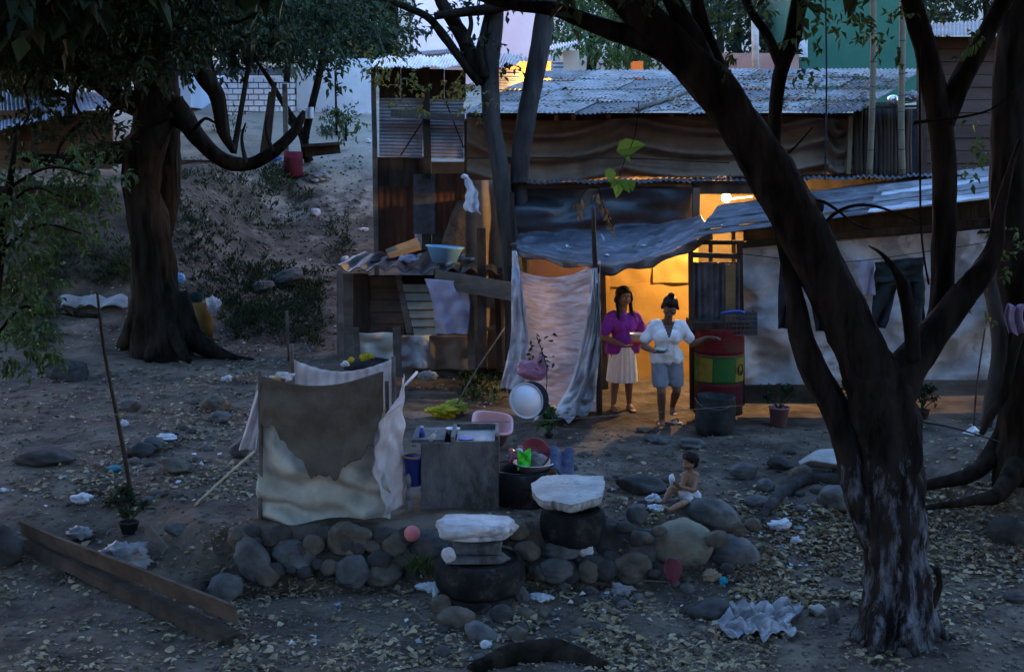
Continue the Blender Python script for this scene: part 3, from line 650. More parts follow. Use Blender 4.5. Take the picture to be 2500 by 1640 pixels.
# pink house
t = thing('pink_house', 'tall pale pink house wall glowing behind the bare branches', 'house', P(1150, 200, 44))
bm = B(); quadwall(bm, 1008, -60, 1215, 240, 44, 5); part('wall', bm, PINKW, t)
bm = B(); quadwall(bm, 1221, -40, 1330, 240, 46, 4); part('wing', bm, mat('pink_paint_deep', (.66, .46, .48), (.72, .52, .54), 1, .8, .1), t)
bm = B(); corr(bm, P(1000, 137, 42), P(1225, 116, 42), P(1000, 128, 44), P(1225, 110, 44), 40, .02); part('lean_roof', bm, TIN, t)
# low houses behind the long roof
t = thing('cream_house', 'small cream house with pale roof edge behind the long tin roof', 'house', P(1390, 180, 27))
bm = B(); quadwall(bm, 1376, 124, 1414, 196, 27, 2); part('wall', bm, CREAM, t)
bm = B(); corr(bm, P(1345, 122, 26.5), P(1410, 106, 26.5), P(1340, 112, 28), P(1408, 100, 28), 10, .02); part('roof', bm, TINW, t)
bm = B(); corr(bm, P(1350, 196, 26.4), P(1350, 150, 26.4), P(1376, 196, 26.4), P(1376, 150, 26.4), 5, .03); part('tin_panel', bm, TINW, t)
bm = B(); box(bm, P(1385, 172, 25), (.9, .1, .5)); o = P(1370, 160, 24.6)
bm.free()
t = thing('brick_house', 'small brick coloured house glimpsed through branches, lit orange', 'house', P(1240, 230, 24.5))
bm = B(); quadwall(bm, 1215, 150, 1345, 236, 24.5, .15); part('wall', bm, mat('orange_brick', (.42, .17, .07), (.52, .24, .10), 3, .9, .3), t)
bm = B(); corr(bm, P(1212, 224, 24.3), P(1212, 170, 24.3), P(1268, 224, 24.3), P(1268, 170, 24.3), 6, .03); part('tin_panel', bm, TIN, t)
bm = B(); corr(bm, P(1205, 152, 24), P(1350, 148, 24), P(1205, 140, 25.5), P(1350, 136, 25.5), 16, .02); part('roof', bm, TIN, t)
# green house
t = thing('green_house', 'big green painted house wall behind the bamboo poles', 'house', P(2090, 180, 27))
bm = B(); quadwall(bm, 1958, -120, 2238, 250, 27, 4); part('wall', bm, GREENW, t)
bm = B(); quadwall(bm, 1953, 98, 1972, 140, 26.9, .1); part('window', bm, TINW, t)
# orange distant hut (between trunks)
t = thing('low_hut', 'low rusty hut squeezed between the leaning limb and the green house', 'hut', P(1830, 190, 26))
bm = B(); quadwall(bm, 1760, 130, 1950, 250, 26, 1.5); part('wall', bm, mat('dull_pink_wall', (.20, .12, .11), (.30, .2, .18), 1.5), t)
bm = B(); quadwall(bm, 1545, 150, 1570, 200, 26.5, .5); part('orange_door', bm, mat('orange_board', (.50, .14, .03)), t)
# board house right
t = thing('board_house', 'dark brown house of wide horizontal boards at upper right', 'house', P(2380, 430, 19.6))
bm = B(); n = 11
for k in range(n):
    ya, yb = 90 + k * 31, 90 + (k + 1) * 31
    quadwall(bm, 2246, ya, 2560, yb - 1.5, 19.5 - .02 * (k % 2), .05)
part('boards', bm, SIDING, t)
bm = B(); quadwall(bm, 2246, 92, 2560, 430, 19.6, .05); part('backing', bm, DARKC, t)
bm = B(); plank(bm, P(2250, 60, 19.4), P(2250, 440, 19.4), .12, .12, (1, 0, 0)); part('post', bm, WOODD, t)
bm = B(); corr(bm, P(2225, 92, 18.9), P(2600, 70, 18.9), P(2225, 60, 21), P(2600, 40, 21), 40, .012); part('roof', bm, TIND, t)
# left low house
t = thing('low_house', 'low brown house with streaked blue grey roof at the far left', 'house', P(100, 400, 23.5))
a, b_, c, d = P(-80, 335, 22.6), P(285, 255, 22.6), P(-80, 225, 25.5), P(262, 228, 25.5)
for k in range(4):
    u0, u1 = k / 4, (k + 1) / 4 + .012; bm = B()
    corr(bm, a.lerp(b_, u0) + V(0, 0, .01 * (k % 2)), a.lerp(b_, u1) + V(0, 0, .01 * (k % 2)), c.lerp(d, u0) + V(0, 0, .01 * (k % 2)), c.lerp(d, u1) + V(0, 0, .01 * (k % 2)), 9, .012); part('roof_sheet', bm, ROOFB, t)
bm = B()
for k in range(6): quadwall(bm, -60, 270 + k * 24, 275, 270 + (k + 1) * 24 - 1, 23.2 + .015 * (k % 2), .04)
part('wall', bm, mat('warm_board', (.09, .055, .035), (.15, .095, .06), 2.5, .9, .3, st=(.3, 1, 1)), t)
bm = B(); quadwall(bm, -60, 272, 275, 412, 23.35, .05); part('backing', bm, DARKC, t)
bm = B(); plank(bm, P(88, 300, 23), P(88, 420, 23), .14, .14, (1, 0, 0)); part('post', bm, WOODD, t)
bm = B(); box(bm, P(130, 465, 20.5) - V(0, 0, .1), (1.6, .5, .35)); 
t = thing('wash_table', 'dark wooden bench with a pale bundle on the left slope', 'table', P(90, 520, 20))
part('top', bm, WOODD, t)
bm = B(); box(bm, P(60, 480, 20.3), (.6, .06, .5)); part('side_board', bm, WOODG, t)
for x in (95, 160): bm = B(); plank(bm, P(x, 480, 20.2), P(x, 520, 20.2), .1, .1, (1, 0, 0)); part('leg', bm, WOODD, t)

# ---- tall tin shack
TS = 20.5
ts = thing('tall_shack', 'tall patched tin shack with white corrugated strip and dark posts', 'shack', V(P(1020, 700, TS).x, TS, terr(P(1020, 700, TS).x, TS)))
def post(x0, y0, x1, y1, D, wpx, m, parent, name='post', D2=None):
    bm = B(); plank(bm, P(x0, y0, D), P(x1, y1, D2 or D), S(wpx, D), S(wpx, D) * .9, (1, 0, 0), 6, .02); return part(name, bm, m, parent)
bm = B(); random.seed(4)
for k in range(4): quadwall(bm, 926 + k * 53, 165 + k * 2, 926 + (k + 1) * 53 - 1, 246, TS + .02 * (k % 2), .03)
part('upper_boards', bm, WOODD, ts)
bm = B(); corr(bm, P(926, 383, TS), P(926, 240, TS), P(1032, 385, TS), P(1032, 240, TS), 17, .014); part('corrugated_sheet', bm, TINW, ts)
bm = B(); corr(bm, P(1046, 386, TS - .02), P(1046, 243, TS - .02), P(1132, 388, TS - .02), P(1132, 243, TS - .02), 17, .014); part('corrugated_sheet', bm, TINW, ts)
bm = B()
quadwall(bm, 912, 384, 1035, 455, TS + .06, .03); part('dark_board', bm, WOODD, ts)
bm = B(); corr(bm, P(915, 455, TS + .02), P(1012, 455, TS + .02), P(915, 640, TS), P(1012, 640, TS), 6, .01); part('rusty_panel', bm, RUST, ts)
bm = B(); quadwall(bm, 1009, 425, 1062, 572, TS - .08, .015); part('grey_panel', bm, TIND, ts)
bm = B(); corr(bm, P(1062, 424, TS), P(1140, 424, TS), P(1062, 600, TS), P(1140, 600, TS), 5, .01); part('rusty_panel', bm, RUST, ts)
bm = B()
for k in range(9): quadwall(bm, 1030 + k * 25, 572 - 3 * (k % 3), 1030 + (k + 1) * 25 - 2, 660, TS - .05 + .02 * (k % 2), .02)
part('stakes', bm, WOODB, ts)
post(912, 160, 920, 690, TS - .1, 11, WOODG, ts); post(1040, 165, 1044, 425, TS - .12, 18, WOODD, ts); post(1136, 290, 1138, 600, TS - .1, 9, WOODD, ts)
bm = B(); plank(bm, P(955, 276, TS - .25), P(1135, 288, TS - .25), .11, .08, None, 4, .02); part('rail', bm, WOODG, ts)
bm = B(); plank(bm, P(1030, 300, TS - .2), P(978, 380, TS - .2), .025, .02); plank(bm, P(1085, 240, TS - .2), P(1132, 360, TS - .2), .02, .02); part('brace', bm, WOODD, ts)
for k in range(5):
    u0, u1 = 905 + k * 70, 905 + (k + 1) * 70 + 4; bm = B()
    corr(bm, P(u0, 166 - k * .6, TS - .7), P(u1, 165 - k * .6, TS - .7), P(u0 + 18, 140 - k * 2, TS + 1.6), P(u1 + 18, 139 - k * 2, TS + 1.6), 9, .014, 3, sagf=lambda u, v: V(0, 0, .02 * sin(u * 9 + v * 4))); part('roof_sheet', bm, TINW if k < 3 else TIN, ts)
bm = B(); quadwall(bm, 926, 395, 1140, 500, TS + 1.5, .05); part('inner_wall', bm, mat('dull_board', (.16, .12, .08), (.22, .17, .11), 2), ts)
# ---- upper long shack
US = 18.45
us = thing('canvas_shack', 'long upper shack with brown canvas wall and leaf strewn corrugated roof', 'shack', P(1600, 450, US))
def cloth_wall(u, v):
    x = lerp(1140, 2082, u); y = lerp(288 + 6 * sin(u * 7), lerp(452, 424, u), v)
    # swags hanging from four tie points
    ties = (0.0, .405, .93, 1.0); k = 0
    for i in range(3):
        if ties[i] <= u <= ties[i + 1]: k = i
    t = (u - ties[k]) / (ties[k + 1] - ties[k]); q = v * 5.5 + 2.2 * (4 * t * (1 - t)) * (1 - v * .5) * -1
    amp = .08 * (1 - v * .3)
    d = amp * (sin(q * 2.6) + .4 * sin(q * 5.3 + 1)) + .03 * fn(u * 8, v * 3, 1.5, 4)
    fan = .02 * sin((t * 26 if t < .5 else (1 - t) * 26)) * v
    p = P(x, y, US); p.y += d + fan + .02 * fn(u * 30, v * 8, 1, 6); return p
bm = B(); sheet(bm, cloth_wall, 190, 48, .006); part('canvas_wall', bm, BTARP, us, smooth=True)
bm = B(); tube(bm, [P(1140, 386, US - .12), P(1500, 386, US - .12), P(1780, 398, US - .12)], .012, 5, 4); part('tie_pole', bm, WOODD, us)
bm = B(); quadwall(bm, 1138, 276, 2090, 300, US + .35, .05); part('lintel', bm, WOODD, us)
random.seed(6); a, b_, c, d = P(1128, 280, 17.9), P(2098, 279, 17.9), P(1330, 176, 21.6), P(2250, 170, 21.6)
for r in range(4):
    for k in range(7):
        u0, u1 = k / 7 - .004, (k + 1) / 7 + .006; v0, v1 = r / 4 - .012, (r + 1) / 4 + .012; f = bil(a, b_, c, d); z0 = .012 * (k % 2) + random.uniform(0, .015); zz = V(0, 0, .03 + z0 - .0); lo = V(0, 0, z0)
        q = [f(u0, v0) + zz, f(u1, v0) + zz, f(u0, v1) + lo, f(u1, v1) + lo]
        bm = B(); ph = random.uniform(0, 6)
        corr(bm, *q, 13, .013, 3, sagf=lambda u, v: V(0, 0, .018 * sin(u * 5 + ph) * (1 - v))); part('roof_sheet', bm, [TIN, TIN, TIND, TIN][(k + r * 2) % 4], us, smooth=False)
bm = B(); tube(bm, [f(.44, 0) + V(0, 0, .07), f(.52, .5) + V(0, 0, .07)], .035, 7, 3); part('roof_pole', bm, WOODG, us, smooth=True)
for (x, y, h) in ((1358, 282, 14), (1400, 280, 22), (1640, 280, 24), (1684, 282, 22), (1486, 280, 10)):
    bm = B(); plank(bm, P(x, y, US + .30), P(x, y + h, US + .30), .06, .03, (1, 0, 0)); part('rafter_end', bm, PLY, us)
# leaves on the roof
def roofleaves():
    bm = B(); random.seed(9); f = bil(a, b_, c, d)
    for _ in range(2600):
        u = random.random(); v = random.random() ** 1.1 * .8
        if u < .4 and random.random() < .72: continue
        if fn(u * 12, v * 5, 1, 3) < random.uniform(-.6, .2): continue
        p = f(u, v) + V(0, 0, .065 + random.random() * .02); s = random.uniform(.04, .10); dd = V(random.uniform(-1, 1), random.uniform(-1, 1), random.uniform(-.2, .3))
        leaf(bm, p, s, s * .5, dd, (V(0, 0, 1) + rv() * .5).normalized())
    solo('roof_leaves', 'dead leaves lying on the long corrugated roof', 'leaf litter', bm, LIT, kind='stuff', loc=(0, 0, 0))
roofleaves()
bm = B(); quadwall(bm, 1138, 300, 2090, 470, US + 2.2, .05); part('back_wall', bm, WOODD, us)
bm = B(); quadwall(bm, 1140, 452, 2240, 480, US + .1, 1.5); part('floor', bm, WOODD, us)
post(2076, 285, 2071, 425, US - .15, 10, BAMB, us, 'corner_post')
# eave above the black wall
ev = thing('lower_eave', 'low rusty tin eave under the brown canvas wall', 'roof', P(1500, 470, 17.9))
for k in range(9):
    x0, x1 = 1236 + k * 122, 1236 + (k + 1) * 122 + 6; bm = B(); yo = -min(k, 5) * 1.2 - max(0, k - 5) * 3
    corr(bm, P(x0, 447 + yo, 16.95), P(x1, 446 + yo, 16.95), P(x0, 440 + yo, 18.35), P(x1, 439 + yo, 18.35), 9, .013, 2, sagf=lambda u, v: V(0, 0, .012 * sin(u * 7))); part('roof_sheet', bm, TIND, ev)
bm = B(); plank(bm, P(1240, 456, 17.1), P(1850, 452, 17.1), .06, .05, None, 6, .02); part('eave_beam', bm, WOODB, ev)
bm = B(); quadwall(bm, 1850, 436, 2245, 462, 18.3, .1); part('sill_beam', bm, WOODD, ev)
bm = B(); plank(bm, P(1445, 458, 17.3), P(1480, 466, 17.1), .05, .02); part('loose_slat', bm, PLY, ev)
# black plastic wall
def blackwall(u, v):
    p = P(lerp(1246, 1700, u), lerp(456, 600, v), 17.1 - .25 * v * v); p.y += .06 * sin(v * 9 + u * 4 + 3 * fn(u * 3, v * 3, 1, 2)) + .1 * fn(u * 4, v * 3, 1.2, 7); return p
bm = B(); sheet(bm, blackwall, 80, 30, .004); bw = solo('plastic_wall', 'sagging black plastic wall under the low eave', 'wall', bm, BLACKP, smooth=True)
# dark plank posts near tree 3
bm = B(); plank(bm, P(1175, 560, 17.6), P(1178, 900, 16.6), .12, .08, (1, 0, 0)); plank(bm, P(1246, 470, 16.95), P(1250, 650, 16.9), .10, .08, (1, 0, 0)); 
solo('shack_post', 'dark weathered post beside the grey twin trunks', 'post', bm, WOODD)
def backwall(u, v):
    p = P(lerp(1136, 1260, u), lerp(440, 900, v), 18.0); p.y += .05 * sin(u * 14) + .05 * fn(u * 3, v * 5, 1, 1); return p
bm = B(); sheet(bm, backwall, 30, 40, .005); solo('hanging_canvas', 'dark brown canvas hanging behind the twin trunks', 'canvas', bm, BTARP, smooth=True)
# ---- doorway room: warm wall
def owall(u, v):
    p = P(lerp(1300, 1695, u), lerp(590, 990, v), 17.6); p.y += .02 * fn(u * 5, v * 5, 1, 3); return p
rm = thing('lit_room', 'cardboard lined room glowing orange behind the two women', 'room', P(1580, 985, 17.4))
bm = B()
random.seed(12)
for (x0, x1, y0, y1, dd) in ((1290, 1490, 575, 800, 0), (1486, 1598, 575, 700, .02), (1594, 1705, 570, 690, 0), (1486, 1705, 690, 870, .03), (1290, 1490, 795, 1000, .02), (1486, 1705, 866, 1000, 0)):
    sheet(bm, lambda u, v: P(lerp(x0, x1, u), lerp(y0, y1, v), 18.15 + dd) + V(0, .025 * fn(u * 3 + x0, v * 3 + y0, 1, 2), 0), 16, 16, .004)
part('cardboard_lining', bm, ORANGEW, rm)
bm = B(); plank(bm, P(1468, 610, 17.3), P(1478, 985, 17.3), .09, .07, (1, 0, 0)); part('door_post', bm, WOODB, rm)
# side wall right of doorway inside
bm = B(); plank(bm, P(1700, 460, 16.95), P(1698, 560, 16.85), .09, .08, (1, 0, 0)); part('roof_post', bm, WOODB, rm)
bm = B(); quadwall(bm, 1702, 440, 1850, 560, 18.3, .03); part('gable_board', bm, mat('gable_wood', (.045, .028, .010), (.07, .042, .016), 4), rm)
bm = B(); quadwall(bm, 1690, 442, 1870, 474, 17.0, .04); part('lintel_board', bm, WOODD, rm)
bm = B(); quadwall(bm, 1698, 560, 2460, 880, 18.4, .03); part('back_wall', bm, mat('dull_lining', (.055, .036, .018), (.09, .06, .03), 2), rm)
# ---- right hut
rh = thing('tarp_hut', 'hut walled in grey tarpaulin with a streaked sloping tin roof', 'hut', P(2100, 965, 16.4))
ra, rb, rc, rd = P(1695, 588, 15.2), P(2475, 488, 15.4), P(1752, 505, 16.8), P(2475, 398, 17.4)
random.seed(14)
for k in range(6):
    # sheets run along the hut
    v0, v1 = k / 6 - .01, (k + 1) / 6 + .02; fq = bil(ra, rb, rc, rd)
    for j in range(2):
        u0, u1 = (0, .56) if j == 0 else (.54, 1.0); z = V(0, 0, .012 * (5 - k) + .01 * j * 0 + .013 * ((k + j) % 2)); bm = B()
        q = [fq(u0, v0) + z, fq(u1, v0) + z, fq(u0, v1) + z * .6, fq(u1, v1) + z * .6]; ph = random.uniform(0, 6)
        sheet(bm, lambda u, v: bil(*q)(u, v) + V(0, 0, .010 * sin(v * 6 * 2 * pi) + .012 * fn(u * 6 + ph, v, 2, 1)), 26, 26, .003)
        part('roof_sheet', bm, [TIND, TINW, TIND, TIN, TIND, TIN][(k * 2 + j) % 6], rh)
def huttarp(u, v):
    x = lerp(1800, 2470, u); y = lerp(lerp(604, 556, u), lerp(950, 935, u), v)
    p = P(x, y, lerp(15.55, 15.9, u)); p.y += .09 * sin(v * 8 + u * 9 + 3 * fn(u * 3, v * 2, 1, 6)) * (1 if v > .3 else .3) + .12 * fn(u * 6, v * 4, 1, 4) + .06 * abs(fn(u * 12, v * 9, 1, 8)) + .035 * sin((u * 6 - v * 2) * 5) + .03 * abs(sin(u * 31 + v * 6 + 3 * fn(u * 5, v * 5, 1, 2))) * (v < .5); return p
bm = B(); sheet(bm, huttarp, 170, 90, .005); part('tarp_wall', bm, HUTTARP, rh, smooth=True)
bm = B(); quadwall(bm, 2255, 928, 2440, 966, 15.6, .04); part('base_board', bm, PLY if 0 else WOODG, rh)
bm = B(); quadwall(bm, 1810, 940, 2010, 985, 15.5, .04); part('base_board', bm, WOODB, rh)
bm = B(); plank(bm, P(1800, 600, 15.5), P(2470, 535, 15.7), .08, .06, None, 6, .02); part('beam', bm, WOODD, rh)
bm = B(); plank(bm, P(1700, 592, 15.35), P(1815, 592, 15.35), .05, .05); part('beam', bm, WOODD, rh)
post(1806, 600, 1812, 990, 15.45, 12, WOODD, rh); post(2438, 520, 2446, 960, 15.6, 20, WOODD, rh)
for x in (1735, 1790, 1900): post(x, 560 - (x - 1735) * .1, x + 2, 700, 16.2, 9, WOODB, rh, 'stud')
def fascia(u, v):
    p = P(lerp(1815, 2475, u), lerp(lerp(560, 478, u), lerp(612, 565, u), v), lerp(15.75, 16.0, u)); p.y += .03 * fn(u * 9, v * 3, 1, 5); return p
bm = B(); sheet(bm, fascia, 60, 8, .005); part('fascia_cloth', bm, WOODD, rh, smooth=True)
# door panel
dp = thing('tin_door', 'narrow grey corrugated tin door panel beside the lit doorway', 'door', P(1745, 1000, 15.3))
bm = B(); corr(bm, P(1692, 640, 15.35), P(1806, 640, 15.35), P(1694, 985, 15.35), P(1806, 985, 15.35), 7, .012, 3, .003); part('sheet', bm, TIND, dp)
bm = B(); plank(bm, P(1686, 612, 15.3), P(1690, 1000, 15.3), .055, .06, (1, 0, 0)); plank(bm, P(1684, 622, 15.3), P(1806, 626, 15.3), .06, .05); part('frame', bm, WOODD, dp)
bm = B(); quadwall(bm, 1772, 645, 1796, 790, 15.26, .01); part('rust_strip', bm, mat('ochre_rust', (.16, .11, .05), (.22, .15, .07), 6), dp)
# ---- awning
def awn(u, v):
    # u left->right, v back->front
    xb, yb, Db = lerp(1290, 1712, u), lerp(566, 528, u) + 14 * sin(u * pi), lerp(16.85, 16.7, u)
    xf, Df = lerp(1256, 1738, u), lerp(16.0, 15.5, u)
    if u < .42: t = u / .42; xf = lerp(1256, 1460, t); yf = lerp(606, 646, t) + 8 * sin(t * pi); Df = lerp(16.0, 14.95, t)
    else: t = (u - .42) / .58; xf = lerp(1460, 1738, t); yf = 646 - 81 * t ** 1.35 + 12 * sin(t * pi); Df = lerp(14.95, 15.6, t)
    p = P(xb, yb, Db).lerp(P(xf, yf, Df), v)
    p.z += -.10 * sin(v * pi) * sin(u * pi) + .02 * fn(u * 8, v * 4, 1.2, 3) + .012 * fn(u * 26, v * 14, 1, 5); return p
bm = B(); sheet(bm, awn, 110, 46, .004)
aw = solo('awning_tarp', 'dark blue plastic awning stretched over the doorway', 'awning', bm, BLUEP, smooth=True)
def awedge(u, v):
    p = awn(u, 1.0); p.z -= v * .10 * (1 + .3 * sin(u * 30)) * (1 if u > .4 else .6); p.y -= .01 + .02 * v * sin(u * 40); return p
bm = B(); sheet(bm, awedge, 110, 4, .003); part('valance', bm, BLUEP, aw, smooth=True)
bm = B(); random.seed(15)
for (x, y) in ((1408, 603), (1480, 585), (1618, 560), (1575, 556), (1550, 575), (1390, 612)):
    for k in range(2):
        uu = (x - 1290) / 430; p = awn(min(.98, max(0.02, uu)), .2 + .1 * k + random.random() * .35) + V(0, 0, .02); leaf(bm, p, random.uniform(.06, .16), .08, rv(), V(0, 0, 1), .1)
solo('paper_scraps', 'white paper scraps lying on the dark blue awning', 'litter', bm, PAPER, kind='stuff')
ap = B(); tube(ap, [P(1448, 505, 14.9), P(1452, 620, 14.9), P(1462, 840, 14.9), P(1463, 1012, 14.9)], [.022, .03, .034, .036], 8, 4, .1)
solo('awning_post', 'crooked dark pole holding up the front corner of the awning', 'post', ap, WOODD, smooth=True)
bm = B(); tube(bm, [P(1256, 600, 15.95), P(1252, 780, 15.9), P(1246, 960, 15.9)], .03, 8, 3, .1)
solo('awning_post', 'dark pole holding up the left corner of the awning', 'post', bm, WOODD, smooth=True)
# curtain
cu = thing('curtain_tarp', 'wrinkled pale plastic curtain hanging left of the lit doorway', 'curtain', P(1350, 1010, 15.3))
def curt(u, v):
    top = lerp(660, 655, u) + 22 * sin(u * pi) - 20 * u ** 3; x = lerp(lerp(1262, 1252, v), lerp(1466, 1464, v), u); y = lerp(top, lerp(975, 1005, u), v)
    p = P(x, y, lerp(15.75, 14.93, u)); w_ = .022 * fn(u * 4, v * 26, 1, 3) + .012 * fn(u * 7, v * 60, 1, 9) + .006 * sin(v * 70 + 8 * fn(u * 4, v * 4, 1, 2)) + .05 * fn(u * 3, v * 3, 1, 5)
    p.y += w_; return p
bm = B(); sheet(bm, curt, 90, 150, .003); part('panel', bm, SHEETP, cu, smooth=True)
def fold(pts, w, amp, ph, nu=24, nv=60):
    pts = [P(*q) for q in pts]; sp = spline(pts, 12); m = len(sp) - 1
    def f(u, v):
        k = v * m; i = min(int(k), m - 1); c = sp[i].lerp(sp[i + 1], k - i); ww = w[0] + (w[1] - w[0]) * v
        return c + V((u - .5) * ww, amp * (sin(u * 8 + 7 * fn(u * 2, v * 4, 1, ph) + ph) * (.4 + .8 * abs(fn(u * 3, v * 5, 1, ph + 2))) + .3 * fn(u * 9, v * 2, 1, ph)) + .03 * fn(u * 4, v * 14, 1, ph) + .015 * fn(u * 9, v * 40, 1, ph), .012 * fn(u * 3, v * 22, 1, ph + 3))
    return f
bm = B(); sheet(bm, fold([(1256, 612, 15.8), (1262, 700, 15.55), (1268, 830, 15.5), (1250, 950, 15.45)], (.05, .30), .035, 1), 24, 70, .003)
part('gathered_edge', bm, SHEETW, cu, smooth=True)
bm = B(); sheet(bm, fold([(1452, 655, 14.85), (1445, 790, 14.8), (1420, 930, 14.8), (1385, 1010, 14.7)], (.06, .34), .045, 2), 26, 80, .003)
part('gathered_edge', bm, SHEETW, cu, smooth=True)
bm = B(); sheet(bm, fold([(1460, 690, 14.8), (1455, 830, 14.75), (1436, 950, 14.7), (1410, 1015, 14.62)], (.04, .24), .04, 4), 20, 70, .003)
part('gathered_edge', bm, mat('grey_sheet', (.24, .245, .28), (.34, .345, .38), 4, .75, .5, 18, trans=.25), cu, smooth=True)
gp = G(1340, 1030)
def trail(u, v):
    q = G(lerp(lerp(1300, 1345, v), lerp(1400, 1460, v), u), lerp(1042, 1008, v)); q.z += .05 + .06 * abs(sin(u * 7 + v * 5)) + .03 * fn(u * 9, v * 5, 1, 2); return q
bm = B(); sheet(bm, trail, 36, 14, .003); part('trailing_hem', bm, mat('bluish_sheet', (.28, .34, .42), (.42, .48, .55), 6, .6, .5, 18, trans=.2), cu, smooth=True)
# dark back inside left room
bm = B(); quadwall(bm, 1262, 600, 1470, 1000, 18.0, .03)
solo('room_partition', 'reddish board partition behind the pale curtain', 'partition', bm, mat('reddish_board', (.16, .08, .06), (.22, .12, .09), 2.4, .9, .2))
# ---- left shed
ls = thing('plank_shed', 'low patched plank shed with sagging black roof left of the curtain', 'shed', V(P(1010, 900, 18).x, 18, 0))
LSD = 17.7
def shp(x, y, d=0): return P(x, y, LSD + d)
def sheetroof(u, v):
    p = P(lerp(815, 1255, u), lerp(652, 668, u), LSD - .35).lerp(P(lerp(880, 1262, u), lerp(618, 606, u), LSD + 2.2), v); p.z += .035 * sin(u * 60) * (1 - .3 * v) + .05 * fn(u * 5, v * 3, 1, 4); return p
bm = B(); sheet(bm, sheetroof, 150, 16, .012); part('roof', bm, BLACKP, ls)
for (x0, x1, m, h0, h1) in ((822, 862, WOODG, 668, 880), (862, 900, WOODD, 668, 818)):
    bm = B(); quadwall(bm, x0, h0, x1 - 1, h1, LSD + .02, .03); part('wall_board', bm, m, ls)
for k in range(5):
    bm = B(); quadwall(bm, 898, 676 + k * 29, 985, 676 + (k + 1) * 29 - 2, LSD + .05 + .01 * (k % 2), .02); part('wall_board', bm, WOODB, ls)
bm = B(); plank(bm, shp(972, 672), shp(1000, 815), .08, .05, (1, 0, 0)); part('prop', bm, WOODG, ls)
# louvred shutter
sh = [shp(983, 694, -.02), shp(1052, 694, -.02), shp(1012, 820, -.02), shp(1066, 820, -.02)]; fq = bil(*sh)
bm = B()
for k in range(6):
    a0, a1 = k / 6, (k + 1) / 6 - .02
    sheet(bm, lambda u, v: fq(u, lerp(a0, a1, v)) + V(0, -.03 * v, 0), 4, 3, .008)
part('shutter', bm, mat('pale_green_paint', (.16, .18, .17), (.22, .24, .23), 4, .8, .2), ls)
bm = B(); plank(bm, P(1062, 680, LSD - .5), P(1250, 712, LSD - .9), .24, .03, None, 8, .01); part('wide_board', bm, WOODG, ls)
for (x, y0, y1, wd) in ((1146, 700, 900, 18), (1215, 720, 905, 14), (830, 660, 890, 12), (868, 800, 892, 14), (968, 800, 916, 18)):
    post(x, y0, x + 6, y1, LSD - .35, wd, WOODG if x < 1200 else WOODD, ls)
bm = B(); quadwall(bm, 1152, 712, 1215, 752, LSD - .2, .02); part('wall_board', bm, WOODG, ls)
bm = B(); quadwall(bm, 1150, 752, 1222, 890, LSD + .7, .02); part('inner_wall', bm, WOODD, ls)
bm = B(); plank(bm, shp(1140, 815, -.1), shp(1225, 795, -.1), .05, .03); part('rail', bm, WOODG, ls)
def lowtarp(x0, x1, y0, y1, ph): return lambda u, v: P(lerp(x0, x1, u), lerp(y0, y1, v), LSD - .25) + V(0, .04 * sin(u * 7 + ph) + .04 * fn(u * 3 + ph, v * 4, 1, 2) + .02 * sin(v * 9 - u * 5), 0)
for (x0, x1, y0, y1, m) in ((870, 966, 812, 885, BEIGE), (980, 1052, 818, 898, HUTTARP), (1048, 1150, 818, 902, BEIGE if 0 else BTARP)):
    bm = B(); sheet(bm, lowtarp(x0, x1, y0, y1, x0), 22, 20, .004); part('lower_tarp', bm, m, ls, smooth=True)
bm = B(); quadwall(bm, 900, 672, 1150, 820, LSD + .5, .03); part('back_boards', bm, WOODD, ls)
bm = B()
for k in range(8): plank(bm, P(820 + k * 38, 662 - k * .5, LSD - .45), P(850 + k * 38, 667, LSD - .45), .02, .02)
bm.free()
def shcl(u, v):
    x = lerp(lerp(1036, 1068, v), lerp(1140, 1146, v), u); y = lerp(lerp(680, 688, u), 816, v); p = P(x, y, LSD - .62); p.y += .03 * sin(u * 12 - v * 6) * v + .03 * fn(u * 4, v * 5, 1, 6); p.x += .03 * sin(v * 4); return p
bm = B(); sheet(bm, shcl, 26, 34, .004); solo('draped_cloth', 'pale lavender cloth draped down the front of the plank shed', 'cloth', bm, LAVC, smooth=True)
# ---------------- the bulb (the only lamp) ----------------
bp = P(1773, 481, 17.35)
lb = thing('light_bulb', 'bare glowing bulb hanging above the tin roof', 'light bulb', bp)
bm = B(); lathe(bm, bp, [(.004, -.070), (.032, -.064), (.054, -.044), (.062, -.014), (.054, .014), (.034, .034), (.018, .046)], 16)
part('glass', bm, mat('lit_glass', (1.0, .72, .34), emit=120, bump=0), lb, smooth=True)
bm = B(); lathe(bm, bp, [(.018, .046), (.018, .09), (.008, .10)], 12); part('socket', bm, DARKC, lb)
bm = B(); tube(bm, [bp + V(0, 0, .1), bp + V(.05, .1, .25), bp + V(.1, .3, .32)], .004, 5, 4); part('wire', bm, DARKC, lb)
pl = bpy.data.lights.new('bulb_light', 'POINT'); pl.energy = 6.8; pl.color = (1.0, .44, .09); pl.shadow_soft_size = .04
plo = link(bpy.data.objects.new('bulb_light', pl)); plo.parent = lb; plo.location = (0, -.02, -.14)
bm = B(); plank(bm, P(1736, 469, 17.6), P(1825, 470, 17.4), .02, .05); plank(bm, P(1690, 457, 17.7), P(1800, 456, 17.6), .015, .05); plank(bm, P(1780, 486, 17.5), P(1840, 480, 17.3), .018, .05)
solo('roof_battens', 'thin wooden battens glowing beside the bare bulb', 'batten', bm, PLY)
